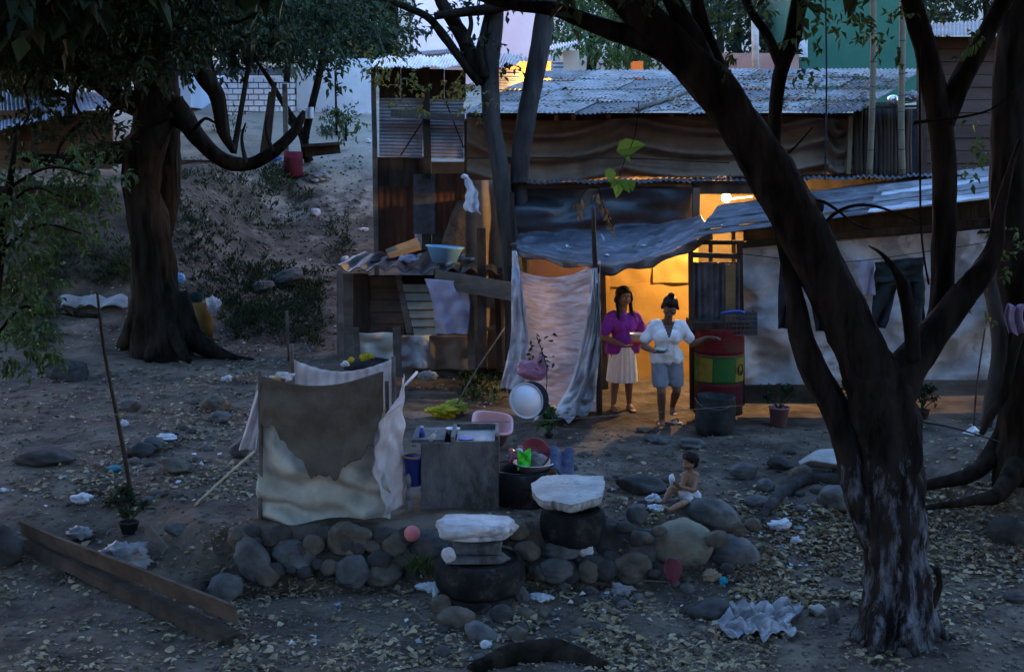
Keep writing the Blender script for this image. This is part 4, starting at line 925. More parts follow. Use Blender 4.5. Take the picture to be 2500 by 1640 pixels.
# ---------------- stones ----------------
def stone(px, py, w, h, mt, label, tilt=0, D=None, seed=None, name='boulder', deep=.75, flat=0, cut=0, n1=.24, group=None, sub=4, cat='boulder'):
    global _sd
    _sd += 1; sd_ = seed or _sd
    if D is None: D = G(px, py + h * .40).y + S(w, 10) * .25
    c = P(px, py, D); rx, rz = S(w, D) / 2, S(h, D) / 2 * 1.03
    R = Matrix.Rotation(radians(-tilt), 3, 'Y'); bm = B(); rock(bm, c, (rx, rx * deep, rz), sd_, R, sub, n1, .045, flat, max(0, cut) or (2 if sd_ % 3 == 0 and cut >= 0 else 0))
    return solo(name, label, cat, bm, mt, smooth=True, group=group)
_sd = 0
W = 10.97
stone(620, 1372, 80, 128, STG, 'elongated grey stone tilted right, leftmost of the wall stones', 28, W - .1)
stone(718, 1358, 118, 76, STG, 'oval grey stone under the left half of the screen', -24, W)
stone(850, 1318, 122, 84, STB, 'big mottled brown boulder directly under the cloth screen', 0, W + .04)
stone(862, 1392, 92, 80, STG, 'round smooth dark grey stone below the mottled boulder', 0, W - .1)
stone(792, 1392, 62, 58, STD, 'small dark stone left of the round grey one', 0, W)
stone(935, 1400, 90, 62, STB, 'brownish wedge stone right of the round grey one', 10, W - .1, cut=2)
stone(1010, 1400, 66, 52, STD, 'small dark stone with grass left of the near tyre', 0, W)
stone(1050, 1330, 112, 76, STG, 'smooth grey stone beside the pink ball', -8, W + .1)
stone(925, 1345, 44, 50, STB, 'little pale brown stone below the screen corner', 0, W)
stone(790, 1325, 56, 52, STD, 'small dark stone tucked behind the wall left of the mottled boulder', 0, W + .1)
stone(1282, 1272, 62, 52, STB, 'brown rounded stone between the concrete sink and the slab tyre', 0, 11.5)
stone(1375, 1342, 112, 56, STG, 'wedge shaped pale grey stone right under the slab tyre', 8, 11.0, cut=1)
stone(1362, 1392, 100, 56, STG, 'grey stone with a white streak, second below the slab tyre', -4, 10.85)
stone(1432, 1343, 36, 38, STW, 'fist sized pale stone right of the wedge stone', 0, 10.95)
stone(1300, 1330, 70, 70, STD, 'dark stone in shade right of the near tyre', 0, 11.25)
stone(1255, 1310, 60, 40, STG, 'flat grey stone behind the white topped blocks', 0, 11.3)
stone(1485, 1325, 110, 120, STD, 'tall dark mottled boulder leaning right of the slab tyre', 30, 11.15)
stone(1437, 1396, 56, 54, STB, 'small rounded brown stone at the wall foot', 0, 10.8)
stone(1545, 1382, 100, 76, STB, 'brown dome shaped stone at the wall foot', 0, 10.9)
stone(1572, 1335, 100, 92, STG, 'plain grey stone left of the great tan boulder', 30, 11.15)
stone(1605, 1395, 50, 52, STD, 'small dark stone behind the maroon rag', 0, 10.95)
stone(1668, 1330, 160, 122, mat('tan_boulder', (.12, .11, .085), (.23, .215, .165), 2.4, .85, .4, 30, c3=(.09, .08, .07), c3s=3), 'great tan boulder below the sitting child', 6, 11.15, deep=.9, cut=-1, n1=.14)
stone(1738, 1256, 146, 80, STG, 'large smooth grey boulder behind the sitting child', -18, 11.75, cut=-1, n1=.14)
stone(1555, 1256, 56, 46, STG, 'pointed grey stone at the feet of the child', 0, None, cut=2)
stone(1790, 1350, 150, 84, STG, 'low grey boulder right of the great tan boulder', -14, 11.3, n1=.1)
stone(1878, 1335, 96, 44, STG, 'flat grey slab in the leaf litter', 8, 11.6, cut=2)
stone(2042, 1216, 104, 66, STG, 'grey oval boulder left of the near tree trunk', -8, None)
stone(2015, 1120, 150, 46, CONCL, 'leaning broken pale slab left of the near tree trunk', 3, 12.9, flat=.6, cut=5, n1=.3, name='concrete_slab', cat='slab')
stone(1955, 1165, 66, 60, STB, 'brown stone propping the leaning pale slab', 0, 12.7)
stone(1815, 1152, 74, 44, STG, 'smooth grey stone in the yard right of the child', 0)
stone(1868, 1186, 44, 36, STG, 'round pale grey stone in the yard near the root', 0)
stone(1848, 1225, 60, 36, STG, 'small grey stone above the root', 0)
stone(1905, 1130, 70, 34, STD, 'dark stone left of the leaning pale slab', -10)
stone(1112, 1511, 98, 62, STB, 'rounded tan stone in front of the near tyre', 2, None)
stone(1176, 1545, 96, 50, STG, 'smooth grey stone tilted like an egg in front of the near tyre', -28)
stone(1262, 1548, 52, 42, STB, 'brown stone right of the tilted egg stone', 0)
stone(1186, 1573, 32, 22, STW, 'tiny pale pebble below the tilted egg stone', 0)
stone(1225, 1500, 60, 50, STD, 'dark stone at the right foot of the near tyre', 0)
stone(1275, 1450, 44, 44, STG, 'grey stone right of the near tyre base', 0)
stone(1075, 1475, 54, 50, STB, 'brown stone at the left foot of the near tyre', 0)
stone(548, 1436, 96, 70, STG, 'flat grey stone leaning on the end of the wooden trough', 10, None, cut=2)
stone(318, 990, 58, 36, STG, 'block like grey stone beside the tall thin pole', 0, None, flat=.4)
stone(527, 986, 72, 44, STB, 'dull brown stone left of the screen', -8)
stone(538, 1018, 58, 30, STG, 'low grey stone just below the dull brown one', 0)
stone(110, 1112, 160, 50, STD, 'wide dark boulder at the left edge', 0)
stone(165, 905, 110, 56, STD, 'dark boulder under the green sapling', -8)
stone(5, 1340, 110, 110, STD, 'huge dark boulder at the lower left edge', -10, None)
stone(428, 1140, 90, 44, STB, 'dull stone beside the thin stick', -20)
stone(345, 1100, 70, 40, STD, 'dark stone right of the tall thin pole', 0)
stone(375, 1085, 60, 44, STG, 'grey mossy stone left of the screen', 0)
stone(430, 1290, 60, 36, STG, 'pale stone above the wooden trough', -20)
stone(2462, 1297, 96, 76, STD, 'dark round boulder at the right edge', 0)
stone(1735, 1490, 136, 50, STD, 'log shaped dark stone in the foreground', 4, None)
stone(1565, 1185, 140, 52, STD, 'low dark rock left of the sitting child', -8)
stone(1605, 1072, 62, 24, STG, 'flat embedded stone below the doorway', -8)
stone(1690, 1082, 66, 30, STG, 'flat embedded stone below the black bucket', -4)
stone(1425, 1107, 34, 18, STG, 'small pale stone in the middle of the yard', 0)
stone(1570, 1048, 38, 16, STB, 'thin stone on the doorstep', 0)
stone(770, 519, 26, 22, STW, 'round pale stone on the bare slope left of the tall shack', 0)
stone(842, 634, 24, 18, STW, 'pale stone low on the slope by the tall shack', 0)
stone(640, 700, 60, 30, STG, 'grey stone among weeds at the foot of the slope', 10)
stone(700, 682, 90, 40, STG, 'long grey stone at the foot of the slope', 20)
stone(585, 1095, 50, 60, STG, 'greenish stone at the foot of the white streamer', 0)
stone(2480, 1460, 60, 24, STD, 'flat dark stone at the lower right edge', 0)
stone(1995, 1490, 44, 34, CONCL, 'pale angular stone left of the near tree root', 0, None, cut=3)
stone(2035, 1500, 30, 50, STG, 'narrow upright stone beside the near tree root', 15)
stone(2215, 1590, 60, 30, STG, 'small grey stone below the square paver', 0)
# repeated little cobbles
random.seed(51); gr = 'small cobbles in the yard dirt'; k = 0
spots = [(1240, 1090, 2050, 1250, 34, 'small grey cobble half buried in the dirt of the yard'), (1330, 1400, 1700, 1480, 26, 'small cobble in the rubble below the stone wall'), (300, 930, 600, 1260, 26, 'small cobble on the leafy ground left of the screen'), (700, 1300, 1500, 1420, 30, 'small cobble wedged between the wall stones'), (1000, 1480, 1500, 1620, 14, 'small cobble on the foreground dirt')]
for (x0, y0, x1, y1, n, lab) in spots:
    for _ in range(n):
        px, py = random.uniform(x0, x1), random.uniform(y0, y1); g = G(px, py); s = random.uniform(.03, .085)
        bm = B(); rock(bm, g + V(0, 0, s * .15), (s, s * .8, s * random.uniform(.45, .7)), random.random() * 50, rotz(random.random() * 6), 2, .2, .05)
        solo('cobble', lab, 'stone', bm, random.choice([STG, STB, STD]), group=lab.replace('small cobble', 'cobbles').replace('small grey cobble', 'cobbles'), smooth=True)
random.seed(52); k = 0
for x0, x1, n in ((570, 1000, 26), (1235, 1330, 9), (1320, 1620, 16), (1740, 1850, 5)):
    for i in range(n):
        px = lerp(x0, x1, (i + random.random()) / n); lvl = random.random(); py = lerp(1300, 1415, lvl) if px < 1000 else lerp(1345 if px < 1520 and px > 1300 else 1280, 1412, lvl); w_ = random.uniform(34, 72)
        Dd = 11.02 - .22 * lvl; bm = B(); sx = S(w_, Dd) / 2; rock(bm, P(px, py, Dd), (sx, sx * .8, sx * random.uniform(.62, .9)), 200 + k, Matrix.Rotation(random.uniform(-.5, .5), 3, 'Y'), 3, .16, .04); k += 1
        solo('wall_stone', 'small rounded stone packed between the big boulders of the dry stone wall', 'stone', bm, random.choice([STD, STB, STD]), group='small stones packed into the dry stone wall', smooth=True)
# ---------------- tyres and slabs ----------------
def tyre(name, label, c, R, wd, m=RUBBER, tiltx=0, tilty=0):
    prof = []
    for i in range(15):
        a = -pi / 2 + pi * i / 14; prof.append((R - wd * .22 + wd * .22 * cos(a) ** .6 if abs(a) < 1.56 else R - wd * .22, wd / 2 * sin(a) ** 1 if abs(sin(a)) < 1 else wd / 2 * sin(a)))
    prof = [(R * .56, -wd * .40), (R * .66, -wd * .49), (R * .86, -wd * .50)] + prof + [(R * .86, wd * .50), (R * .66, wd * .49), (R * .56, wd * .40), (R * .53, 0)]
    M3 = Matrix.Rotation(tiltx, 3, 'X') @ Matrix.Rotation(tilty, 3, 'Y')
    bm = B(); lathe(bm, c, prof, 96, M3, lambda a, k: 1 + (.022 if 4 < k < 16 and int(a * 96 / 2 / pi + (k % 4 > 1)) % 2 else 0) + .012 * sin(a * 3 + c[0]), close=False)
    return solo(name, label, 'tyre', bm, m, smooth=True)
D = 10.6; c = P(1172, 1398, D); tyre('tyre', 'near worn tyre under the pale blocks at the wall foot', c, S(112, D), S(84, D))
c = P(1170, 1462, D); tyre('tyre', 'lowest dark tyre under the near worn tyre', c, S(104, D), S(50, D))
stone(1172, 1358, 196, 34, CONC, 'flat grey slab lying on top of the near tyre', 0, D, flat=.8, name='concrete_slab', cat='slab', deep=.8, cut=4)
stone(1166, 1328, 142, 36, CONC, 'grey concrete block under the white topped slab', 0, D, flat=.9, name='concrete_block', cat='block', deep=.7, cut=3)
stone(1160, 1288, 208, 54, STW, 'rough white topped broken slab crowning the near tyre', -2, D, flat=.5, name='broken_slab', cat='slab', deep=.6, n1=.36, sub=5)
stone(1095, 1355, 36, 36, STW, 'small pinkish white stone beside the grey block', 0, D - .25)
D = 11.15; c = P(1398, 1280, D); tyre('tyre', 'tyre under the big flat grey slab', c, S(82, D), S(86, D), tilty=.05)
# big flat slab with chipped front edge
def slab():
    out = [(1300, 1200), (1296, 1180), (1330, 1160), (1375, 1158), (1472, 1162), (1478, 1180), (1470, 1212), (1430, 1222), (1395, 1232), (1350, 1222), (1322, 1222)]
    zt = P(1390, 1192, D).z + .02; bm = B(); top = []; bot = []; n = len(out); C0 = None
    def onplane(px, py, z):
        d = P(px, py, 10) - Vector((0, 0, H)); t = (z - H) / d.z; return Vector((0, 0, H)) + d * t
    ring = []
    for i in range(n):
        a, b = Vector(out[i]), Vector(out[(i + 1) % n])
        for k in range(6): q = a.lerp(b, k / 6); ring.append(onplane(q.x + random.uniform(-1.5, 1.5), q.y + random.uniform(-1.5, 1.5), zt + .006 * random.random()))
    cc = sum(ring, Vector()) / len(ring); m = len(ring)
    layers = [(.0, .0, 1), (.012, .015, .99), (.04, .02, .985), (.07, .0, .95), (.09, -.01, .88)]
    rings = []
    for dz, _, s in layers:
        rings.append([bm.verts.new(cc + (p - cc) * s * (1 + (.05 * noise.noise(p * 14 + V(0, 0, dz * 40)) if dz > .02 else 0)) - V(0, 0, dz)) for p in ring])
    for a, b in zip(rings, rings[1:]):
        for k in range(m): bm.faces.new((a[k], b[k], b[(k + 1) % m], a[(k + 1) % m]))
    inner = [bm.verts.new(cc + (p - cc) * .6 + V(0, 0, .004 * random.random())) for p in ring]
    for k in range(m): bm.faces.new((inner[k], rings[0][k], rings[0][(k + 1) % m], inner[(k + 1) % m]))
    bm.faces.new(inner); bm.faces.new(rings[-1][::-1])
    solo('flat_slab', 'big flat pale slab with chipped edges lying on a tyre', 'slab', bm, CONCL)
random.seed(61); slab()
# tyre with wash basins
D = 12.0; c = P(1268, 1190, D); tyre('tyre', 'tall tyre carrying the washing basins beside the sink', c, S(94, D), S(105, D))
tb = c.z + S(105, D) / 2
def basin(name, label, c, R, h, m, ax=None, rim=None, group=None, wall=.012, bot=.72, oval=1, cat='basin'):
    prof = [(0.001, 0), (R * bot, 0), (R * .97, h * .9), (R * 1.0, h), (R * 1.06, h), (R * 1.07, h * .93), (R * 1.0, h * .92)]
    outer = [(0.001, -.006), (R * bot, -.006), (R, h * .93), (R * 1.07, h * .95), (R * 1.07, h), (R * .98, h), (R * bot - wall, wall), (0.001, wall)]
    bm = B(); lathe(bm, c, outer, 40, ax, (lambda a, k: 1 + (oval - 1) * abs(cos(a))) if oval != 1 else None, close=False)
    bmesh.ops.remove_doubles(bm, verts=bm.verts, dist=.0008)
    return solo(name, label, cat, bm, m, smooth=True)
c1 = V(P(1303, 1165, D).x, D - .02, tb - .02)
basin('wash_basin', 'shallow white rimmed basin resting on the tall tyre', c1, S(49, D), .075, mat('off_white_plastic', (.50, .47, .46), rough=.5, bump=0))
R1 = Matrix.Rotation(radians(62), 3, 'X') @ Matrix.Rotation(radians(8), 3, 'Y')
basin('wash_basin', 'dark red basin propped upright in the white rimmed one', c1 + V(.0, .13, .12), S(37, D), .06, PLR, R1)
bm = B(); rock(bm, c1 + V(.02, .02, .09), (.10, .07, .07), 3, None, 3, .3, .2); solo('laundry_heap', 'grey wet laundry heaped in the basins', 'laundry', bm, mat('wet_grey_cloth', (.10, .10, .11), (.28, .27, .29), 9, .6, .8, 20), smooth=True)
def gcl(u, v): return c1 + V(-.16 + .13 * u, -.03 - .10 * v + .01 * sin(v * 20), .17 - .14 * v + .02 * sin(u * 9 + v * 12) + .03 * u)
bm = B(); sheet(bm, gcl, 16, 22, .006); solo('green_cloth', 'bright green cloth hanging over the basin edge', 'cloth', bm, PLG, smooth=True)
def jean(u, v):
    a = P(lerp(1345, 1398, u), lerp(1095, 1150, v) + 6 * u, D + .12 - .25 * v); a.z += .025 * sin(u * 9) + .02 * fn(u * 5, v * 6, 1, 3) - .05 * u * v; return a
bm = B(); sheet(bm, jean, 18, 22, .02); solo('wet_jeans', 'dark blue jeans draped beside the washing basins', 'clothes', bm, DENIM, smooth=True)
def redc(u, v):
    a = P(lerp(1242, 1275, u), lerp(1102, 1128, v) - 10 * u, D + .05 - .15 * v); a.z += .02 * sin(u * 9 + v * 4); return a
bm = B(); sheet(bm, redc, 12, 10, .012); solo('red_cloth', 'small dark red cloth on the rim of the tall tyre', 'cloth', bm, PLR, smooth=True)
bm = B(); rock(bm, P(1268, 1100, D), (.035, .03, .025), 4, None, 3, .3); solo('soap_bag', 'little white bag behind the red basin', 'bag', bm, BAGW, smooth=True)
# ---------------- concrete sink ----------------
D = 11.55; zt = P(1100, 1082, D - .0).z; xl, xr = P(1027, 1085, D).x, P(1218, 1085, D).x; zb = terr((xl + xr) / 2, D) - .1
sk = thing('concrete_sink', 'rough grey concrete wash sink with a scrubbing basin on top', 'sink', V((xl + xr) / 2, D + .2, zb))
dp_ = .62; th = .05
bm = B()
rr = lambda: random.uniform(-.004, .004)
box(bm, ((xl + xr) / 2, D + th / 2, (zb + zt) / 2), (xr - xl, th, zt - zb))
box(bm, (xl + th / 2, D + dp_ / 2 + .001, (zb + zt) / 2 - .002), (th - .004, dp_ - .004, zt - zb - .004)); box(bm, (xr - th / 2, D + dp_ / 2 + .001, (zb + zt) / 2 - .002), (th - .004, dp_ - .004, zt - zb - .004)); box(bm, ((xl + xr) / 2, D + dp_, (zb + zt) / 2 - .001), (xr - xl - .004, th, zt - zb))
bmesh.ops.bevel(bm, geom=bm.edges[:], offset=.006, segments=2, affect='EDGES')
part('body', bm, CONC, sk)
xs = P(1105, 1085, D).x
bm = B(); box(bm, ((xs + xr) / 2, D + dp_ / 2, zt - .015), (xr - xs - .06, dp_ - .06, .03)); part('tray', bm, CONCL, sk)
bm = B(); rimh = .055
for (cx, cy, sx, sy) in (((xs + xr) / 2, D + .02, xr - xs, .035), ((xs + xr) / 2, D + dp_ - .02, xr - xs, .035), (xs, D + dp_ / 2, .035, dp_), (xr - .02, D + dp_ / 2, .035, dp_ - .06)): box(bm, (cx, cy, zt + .006 + rimh / 2 * (0 if cy < D + .1 else 1)), (sx, sy, .02 if cy < D + .1 else rimh))
part('rim', bm, CONC, sk)
bm = B(); box(bm, (P(1060, 1080, D).x - .06, D + .32, zt + .01), (.30, .55, .03)); part('ledge', bm, CONC, sk)
def onz(px, py, z):
    d = P(px, py, 10) - Vector((0, 0, H)); t = (z - H) / d.z; return Vector((0, 0, H)) + d * t
q = onz(1138, 1074, zt + .0); basin('blue_dish', 'round blue dish lying inside the concrete sink', q, .075, .02, PLDB, cat='dish')
q = onz(1106, 1052, zt + .03); basin('white_bowl', 'white plastic bowl on the back of the sink', q + V(0, 0, -.02), .065, .05, PLW, cat='bowl')
def bottle(label, px, py, z, m, h=.11, r=.022, tilt=.0, capm=None, ang=0):
    q = onz(px, py, z); R = Matrix.Rotation(tilt, 3, 'Y') @ Matrix.Rotation(tilt * .4, 3, 'X')
    t = thing('bottle', label, 'bottle', q); bm = B(); lathe(bm, q + V(0, 0, r if tilt > 1 else 0), [(.001, 0), (r, .002), (r, h * .62), (r * .45, h * .8), (r * .4, h * .9)], 14, R); part('flask', bm, m, t, smooth=True)
    bm = B(); lathe(bm, q + V(0, 0, r if tilt > 1 else 0) + R @ V(0, 0, h * .88), [(.001, 0), (r * .5, 0), (r * .5, h * .14), (.001, h * .14)], 12, R); part('cap', bm, capm or PLW, t, smooth=True)
bottle('blue plastic bottle standing on the sink ledge', 1030, 1066, zt + .025, PLDB, .10, .03)
bottle('white and green bottle tipped over on the sink ledge', 1050, 1075, zt + .025, PLW, .11, .02, .6, mat('green_cap', (.10, .45, .30), bump=0))
bm = B(); q = onz(1015, 1095, zt - .02); lathe(bm, V(P(1008, 1140, D).x, D + .1, zt - .42), [(.001, 0), (.07, 0), (.095, .26), (.10, .26), (.10, .275), (.09, .275), (.065, .01)], 20); t = thing('blue_bucket', 'blue bucket with an ochre rim squeezed left of the sink', 'bucket', V(P(1008, 1140, D).x, D + .1, zt - .42)); part('pail', bm, PLDB, t, smooth=True)
bm = B(); pts = [V(P(1008, 1140, D).x + .10 * cos(a), D + .1 + .10 * sin(a), zt - .14) for a in [2 * pi * k / 16 for k in range(17)]]; tube(bm, pts, .008, 6, 2); part('rim', bm, mat('ochre_plastic', (.45, .28, .08), bump=0), t, smooth=True)
bm = B()
for k in range(3): rock(bm, V(P(996, 1150, D).x, D + .02, zt - .60 + .12 * k), (.03, .03, .07), k + 3, None, 2, .3)
solo('plastic_jug', 'cloudy plastic wrap stuffed beside the blue bucket', 'wrap', bm, BAGC, smooth=True)
# pink tub
q = G(1196, 1092); D = q.y
bm = B(); R = Matrix.Rotation(radians(30), 3, 'X') @ Matrix.Rotation(radians(8), 3, 'Y')
def rr_(a, k): return 1 / max(abs(cos(a)) ** 4 + abs(sin(a)) ** 4, .01) ** .25
lathe(bm, q + V(0, 0, .10), [(.001, 0), (.16, 0), (.21, .22), (.228, .22), (.228, .24), (.20, .24), (.15, .012), (.001, .012)], 40, R @ Matrix.Diagonal((1, .8, 1)), rr_, close=False)
bmesh.ops.remove_doubles(bm, verts=bm.verts, dist=.0008)
solo('pink_tub', 'pale pink square washing tub behind the sink', 'tub', bm, PLP, smooth=True)
# round tray leaning by the curtain
D = 14.0; zb = terr(P(1285, 1020, D).x, D); R = Matrix.Rotation(radians(22), 3, 'Z') @ Matrix.Rotation(radians(72), 3, 'X'); r = S(44, D)
t = thing('round_tray', 'large round pale tin lid leaning before the curtain', 'lid', P(1284, 1022, D))
bm = B(); c = P(1285, 978, D); lathe(bm, c, [(.001, 0), (r * .86, .0), (r * .88, -.01), (r * .98, -.006), (r, .004), (r * .96, -.03), (.001, -.03)], 40, R, close=False); bmesh.ops.remove_doubles(bm, verts=bm.verts, dist=.0005)
part('disc', bm, mat('enamel_white', (.56, .57, .62), (.66, .67, .72), 2, .35, .05, metal=.1), t, smooth=True)
bm = B(); pts = [c + R @ V((r * 1.0) * cos(a), (r * 1.0) * sin(a), -.002) for a in [2 * pi * k / 24 for k in range(25)]]; tube(bm, pts, .008, 6, 2); part('rim', bm, TINW, t, smooth=True)
bm = B(); lathe(bm, c + V(.06, .10, .0), [(.001, -.02), (r * .95, -.02), (r * 1.02, .02), (r * .9, .05), (.001, .05)], 30, R, close=False); bmesh.ops.remove_doubles(bm, verts=bm.verts, dist=.0005); solo('dark_basin', 'dark basin standing behind the round tin lid', 'basin', bm, DARKC, smooth=True)
# pink bag on curtain
bm = B(); rock(bm, P(1296, 905, 15.1), (.19, .06, .11), 77, Matrix.Rotation(.3, 3, 'Y'), 4, .35, .18); rock(bm, P(1322, 885, 15.1), (.05, .04, .12), 78, Matrix.Rotation(-.2, 3, 'Y'), 3, .35, .15)
bm = remesh(bm, .012, 2); solo('pink_bag', 'crumpled mauve plastic bag hanging on the curtain', 'bag', bm, mat('mauve_plastic', (.34, .14, .24), (.46, .22, .34), 8, .45, .6, 20, spec=.5), smooth=True)
# yellow bag
def crumple(name, label, cat, px, py, w, h, m, seed, D=None, n1=.45, g=None):
    D = D or G(px, py + h * .45).y; s = S(w, D) / 2; bm = B()
    rock(bm, P(px, py, D), (s, s * .7, S(h, D) / 2), seed, None, 4, n1 * 1.3, .42); return solo(name, label, cat, bm, m, smooth=True, group=g)
yb = G(1095, 1020)
crumple('yellow_bag', 'torn yellow plastic bag on the dirt near the pink tub', 'bag', 1082, 1005, 70, 32, PLY_, 5, yb.y)
crumple('yellow_bag', 'wispy yellow green bag tied on the slanting stick', 'bag', 1112, 992, 62, 30, mat('yellow_green_plastic', (.30, .34, .05), (.42, .44, .10), 9, .5, .4, 20, trans=.3), 9, yb.y + .1)
bm = B(); tube(bm, [P(1116, 985, yb.y), P(1165, 900, yb.y + .4), P(1232, 800, yb.y + 1.0)], .010, 6, 3); solo('thin_stick', 'thin stick slanting up to the right from the yellow bag', 'stick', bm, WOODG, smooth=True)
crumple('yellow_bag', 'yellow bag hung at the post behind the white cloth screen', 'bag', 896, 872, 30, 22, PLY_, 15, 16.6)
crumple('yellow_bag', 'small yellow scrap left of the shed post', 'bag', 857, 879, 16, 12, PLY_, 16, 16.4)
crumple('white_bundle', 'small white bundle at the foot of the shed', 'bundle', 842, 888, 18, 14, BAGW, 17, 16.3)
bm = B(); rock(bm, P(900, 893, 16.7), (.33, .25, .12), 21, None, 3, .2); solo('dark_heap', 'dark heap of sacking at the foot of the shed', 'sacking', bm, DARKC, smooth=True)
crumple('bucket_lid', 'pale oval plastic lid lying at the shed foot', 'lid', 1045, 918, 46, 24, PLW if 0 else BAGC, 22, 16.0, .1)
bm = B(); tube(bm, [P(1018, 908, 15.6), P(990, 940, 15.4)], .018, 8, 2); solo('white_pipe', 'short white pipe end left of the oval lid', 'pipe', bm, PLW, smooth=True)
# shed roof things
bq = P(1084, 640, 18.0)
bm = B(); lathe(bm, bq, [(.001, 0), (.17, 0), (.25, .20), (.275, .21), (.275, .225), (.24, .225), (.16, .012), (.001, .012)], 40, Matrix.Diagonal((1.0, .75, 1)) @ Matrix.Rotation(radians(4), 3, 'Y'), close=False); bmesh.ops.remove_doubles(bm, verts=bm.verts, dist=.0008)
solo('blue_basin', 'light blue oval basin on top of the plank shed', 'basin', bm, PLB, smooth=True)
crumple('white_bundle', 'white cloth bundle left of the blue basin', 'bundle', 997, 632, 46, 18, LAVC, 31, 18.1)
crumple('white_bundle', 'white plastic bundle right of the blue basin', 'bundle', 1140, 630, 50, 16, BAGW, 32, 18.1)
bm = B(); lathe(bm, P(1165, 634, 18.1), [(.001, 0), (.04, 0), (.055, .11), (.05, .11), (.036, .01)], 14, Matrix.Rotation(.5, 3, 'Y')); solo('white_cup', 'tilted white cup at the right end of the shed roof', 'cup', bm, PLW, smooth=True)
crumple('grey_bundle', 'folded grey cloth at the right on the shed roof', 'bundle', 1105, 645, 30, 10, HUTTARP, 33, 17.9)
bm = B(); plank(bm, P(945, 619, 18.8), P(1022, 590, 18.9), .13, .03, (0, 0, 1)); plank(bm, P(950, 628, 18.6), P(1026, 602, 18.7), .12, .04, (0, -.5, 1)); solo('plywood_box', 'tilted pale plywood box behind the shed roof', 'box', bm, PLY)
bm = B(); tube(bm, [P(905, 640, 18.2), P(960, 632, 18.2), P(1040, 610, 18.4)], .02, 6, 3); solo('black_pipe', 'thin black pipe lying along the shed roof', 'pipe', bm, DARKC, smooth=True)
# hanging bag
def hb(u, v):
    x = lerp(lerp(1128, 1140, v), lerp(1142, 1180, v ** .8), u) + 6 * sin(v * 5); y = lerp(432, lerp(515, 522, u), v)
    return P(x, y, 16.4) + V(.01 * sin(v * 20), .04 * sin(u * 8 + v * 3) * v, .01 * sin(u * 11))
bm = B(); sheet(bm, hb, 18, 34, .003); rock(bm, P(1134, 431, 16.4), (.05, .03, .03), 3, None, 2, .3); solo('hanging_bag', 'white plastic bag hanging from a twig before the tall shack', 'bag', bm, BAGW, smooth=True)
# ---------------- cloth screen (wash enclosure) ----------------
D = 11.35
sc_ = thing('cloth_screen', 'box shaped wash screen of beige tarp and brown sacking on sticks', 'screen', V(P(800, 1290, D).x, D, terr(P(800, 1290, D).x, D)))
def scr(u, v):
    t = 918 + 34 * sin(u * pi) * (1 - .2 * u) + (4 if u < .1 else 0) - 10 * u; x = lerp(lerp(642, 626, v), 930 - 20 * sm(.1, .4, v) + 44 * sm(.45, .8, v), u); y = lerp(t, lerp(1290, 1272, u), v)
    p = P(x, y, D); q = v * 7 - 2.6 * sin(u * pi) ; p.y += (.05 * sin(q * 2.2) + .05 * sin(v * 26 - u * 9 + 3 * fn(u * 3, v * 3, 1, 9)) * sm(.45, .7, v)) * sm(.3, .5, v) + .07 * fn(u * 3, v * 3, 1, 2) + .012 * fn(u * 20, v * 14, 1, 4); return p
bm = B(); sheet(bm, scr, 60, 70, .004); part('front_tarp', bm, BEIGE, sc_, smooth=True)
def sack(u, v):
    t = 916 + 34 * sin(u * pi) * (1 - .2 * u) - 10 * u; x = lerp(lerp(640, 634, v), 936 - 22 * sm(.45, .9, v), u)
    bot = lerp(1035, 1100, sm(0, .2, u)) + 60 * sin(min(1, u * 1.4) * pi) * (1) if u < .72 else 1100 + 60 * sin(min(1, .72 * 1.4) * pi) + 10 * sin(u * 40)
    bot = 1030 + 130 * sm(0, .55, u) * (1 - .5 * sm(.6, 1, u)) + 5 * sin(u * 31) + 16 * fn(u * 14, 0, 1, 3) + 8 * fn(u * 40, 0, 1, 5)
    p = P(x, lerp(t, bot, v), D - .14); p.y += .02 * sin(v * 9 + u * 3) - .05 * sm(.5, 1, v) * sin(u * pi) + .02 * fn(u * 5, v * 5, 1, 8); return p
bm = B(); sheet(bm, sack, 60, 40, .006); part('sacking', bm, BROWNC, sc_, smooth=True)
def back(u, v):
    t = 875 + 30 * sin(u * pi) + 2; x = lerp(714, 956, u); p = P(x, lerp(t, 1000, v), D + 1.15); p.y += .015 * sin(u * 60) + .03 * fn(u * 3, v * 3, 1, 2); return p
bm = B(); sheet(bm, back, 90, 12, .003); part('back_sheet', bm, SHEETW, sc_, smooth=True)
def side(u, v):
    x = lerp(lerp(942, 905, sm(.1, .5, v)) , 988, u) if v > .0 else 960; x = lerp(lerp(984, 925, sm(0, .22, v)) - 14 * sm(.3, .5, v) + 26 * sm(.6, .9, v), lerp(985, 985, v) , u); y = lerp(lerp(975, 912, u), lerp(1262, 1230, u), v)
    p = P(x, y, lerp(D - .16, D + .30, u)); p.y += .04 * fn(u * 4, v * 9, 1, 1); p.x += .03 * fn(u * 5, v * 9, 1, 6); return p
bm = B(); sheet(bm, side, 20, 50, .004); part('side_sheet', bm, mat('pinkish_white_plastic', (.50, .46, .47), (.68, .64, .66), 5, .6, .6, 16, trans=.3), sc_, smooth=True)
def stre(u, v):
    x = lerp(lerp(630, 584, v ** 1.2), lerp(652, 624, v), u); y = lerp(920, 1098, v); p = P(x, y, D + .1); p.y += .03 * sin(u * 9 + v * 4); return p
bm = B(); sheet(bm, stre, 12, 30, .003); part('streamer', bm, SHEETW, sc_, smooth=True)
for (x, y0, y1, dd) in ((634, 905, 1300, 0), (944, 930, 1290, .12), (712, 840, 1060, 1.15), (960, 870, 1180, 1.15)):
    bm = B(); tube(bm, [P(x, y0, D + dd), P(x + 3, (y0 + y1) / 2, D + dd), P(x, y1, D + dd)], .02, 7, 3, .1); part('pole', bm, WOODG, sc_, smooth=True)
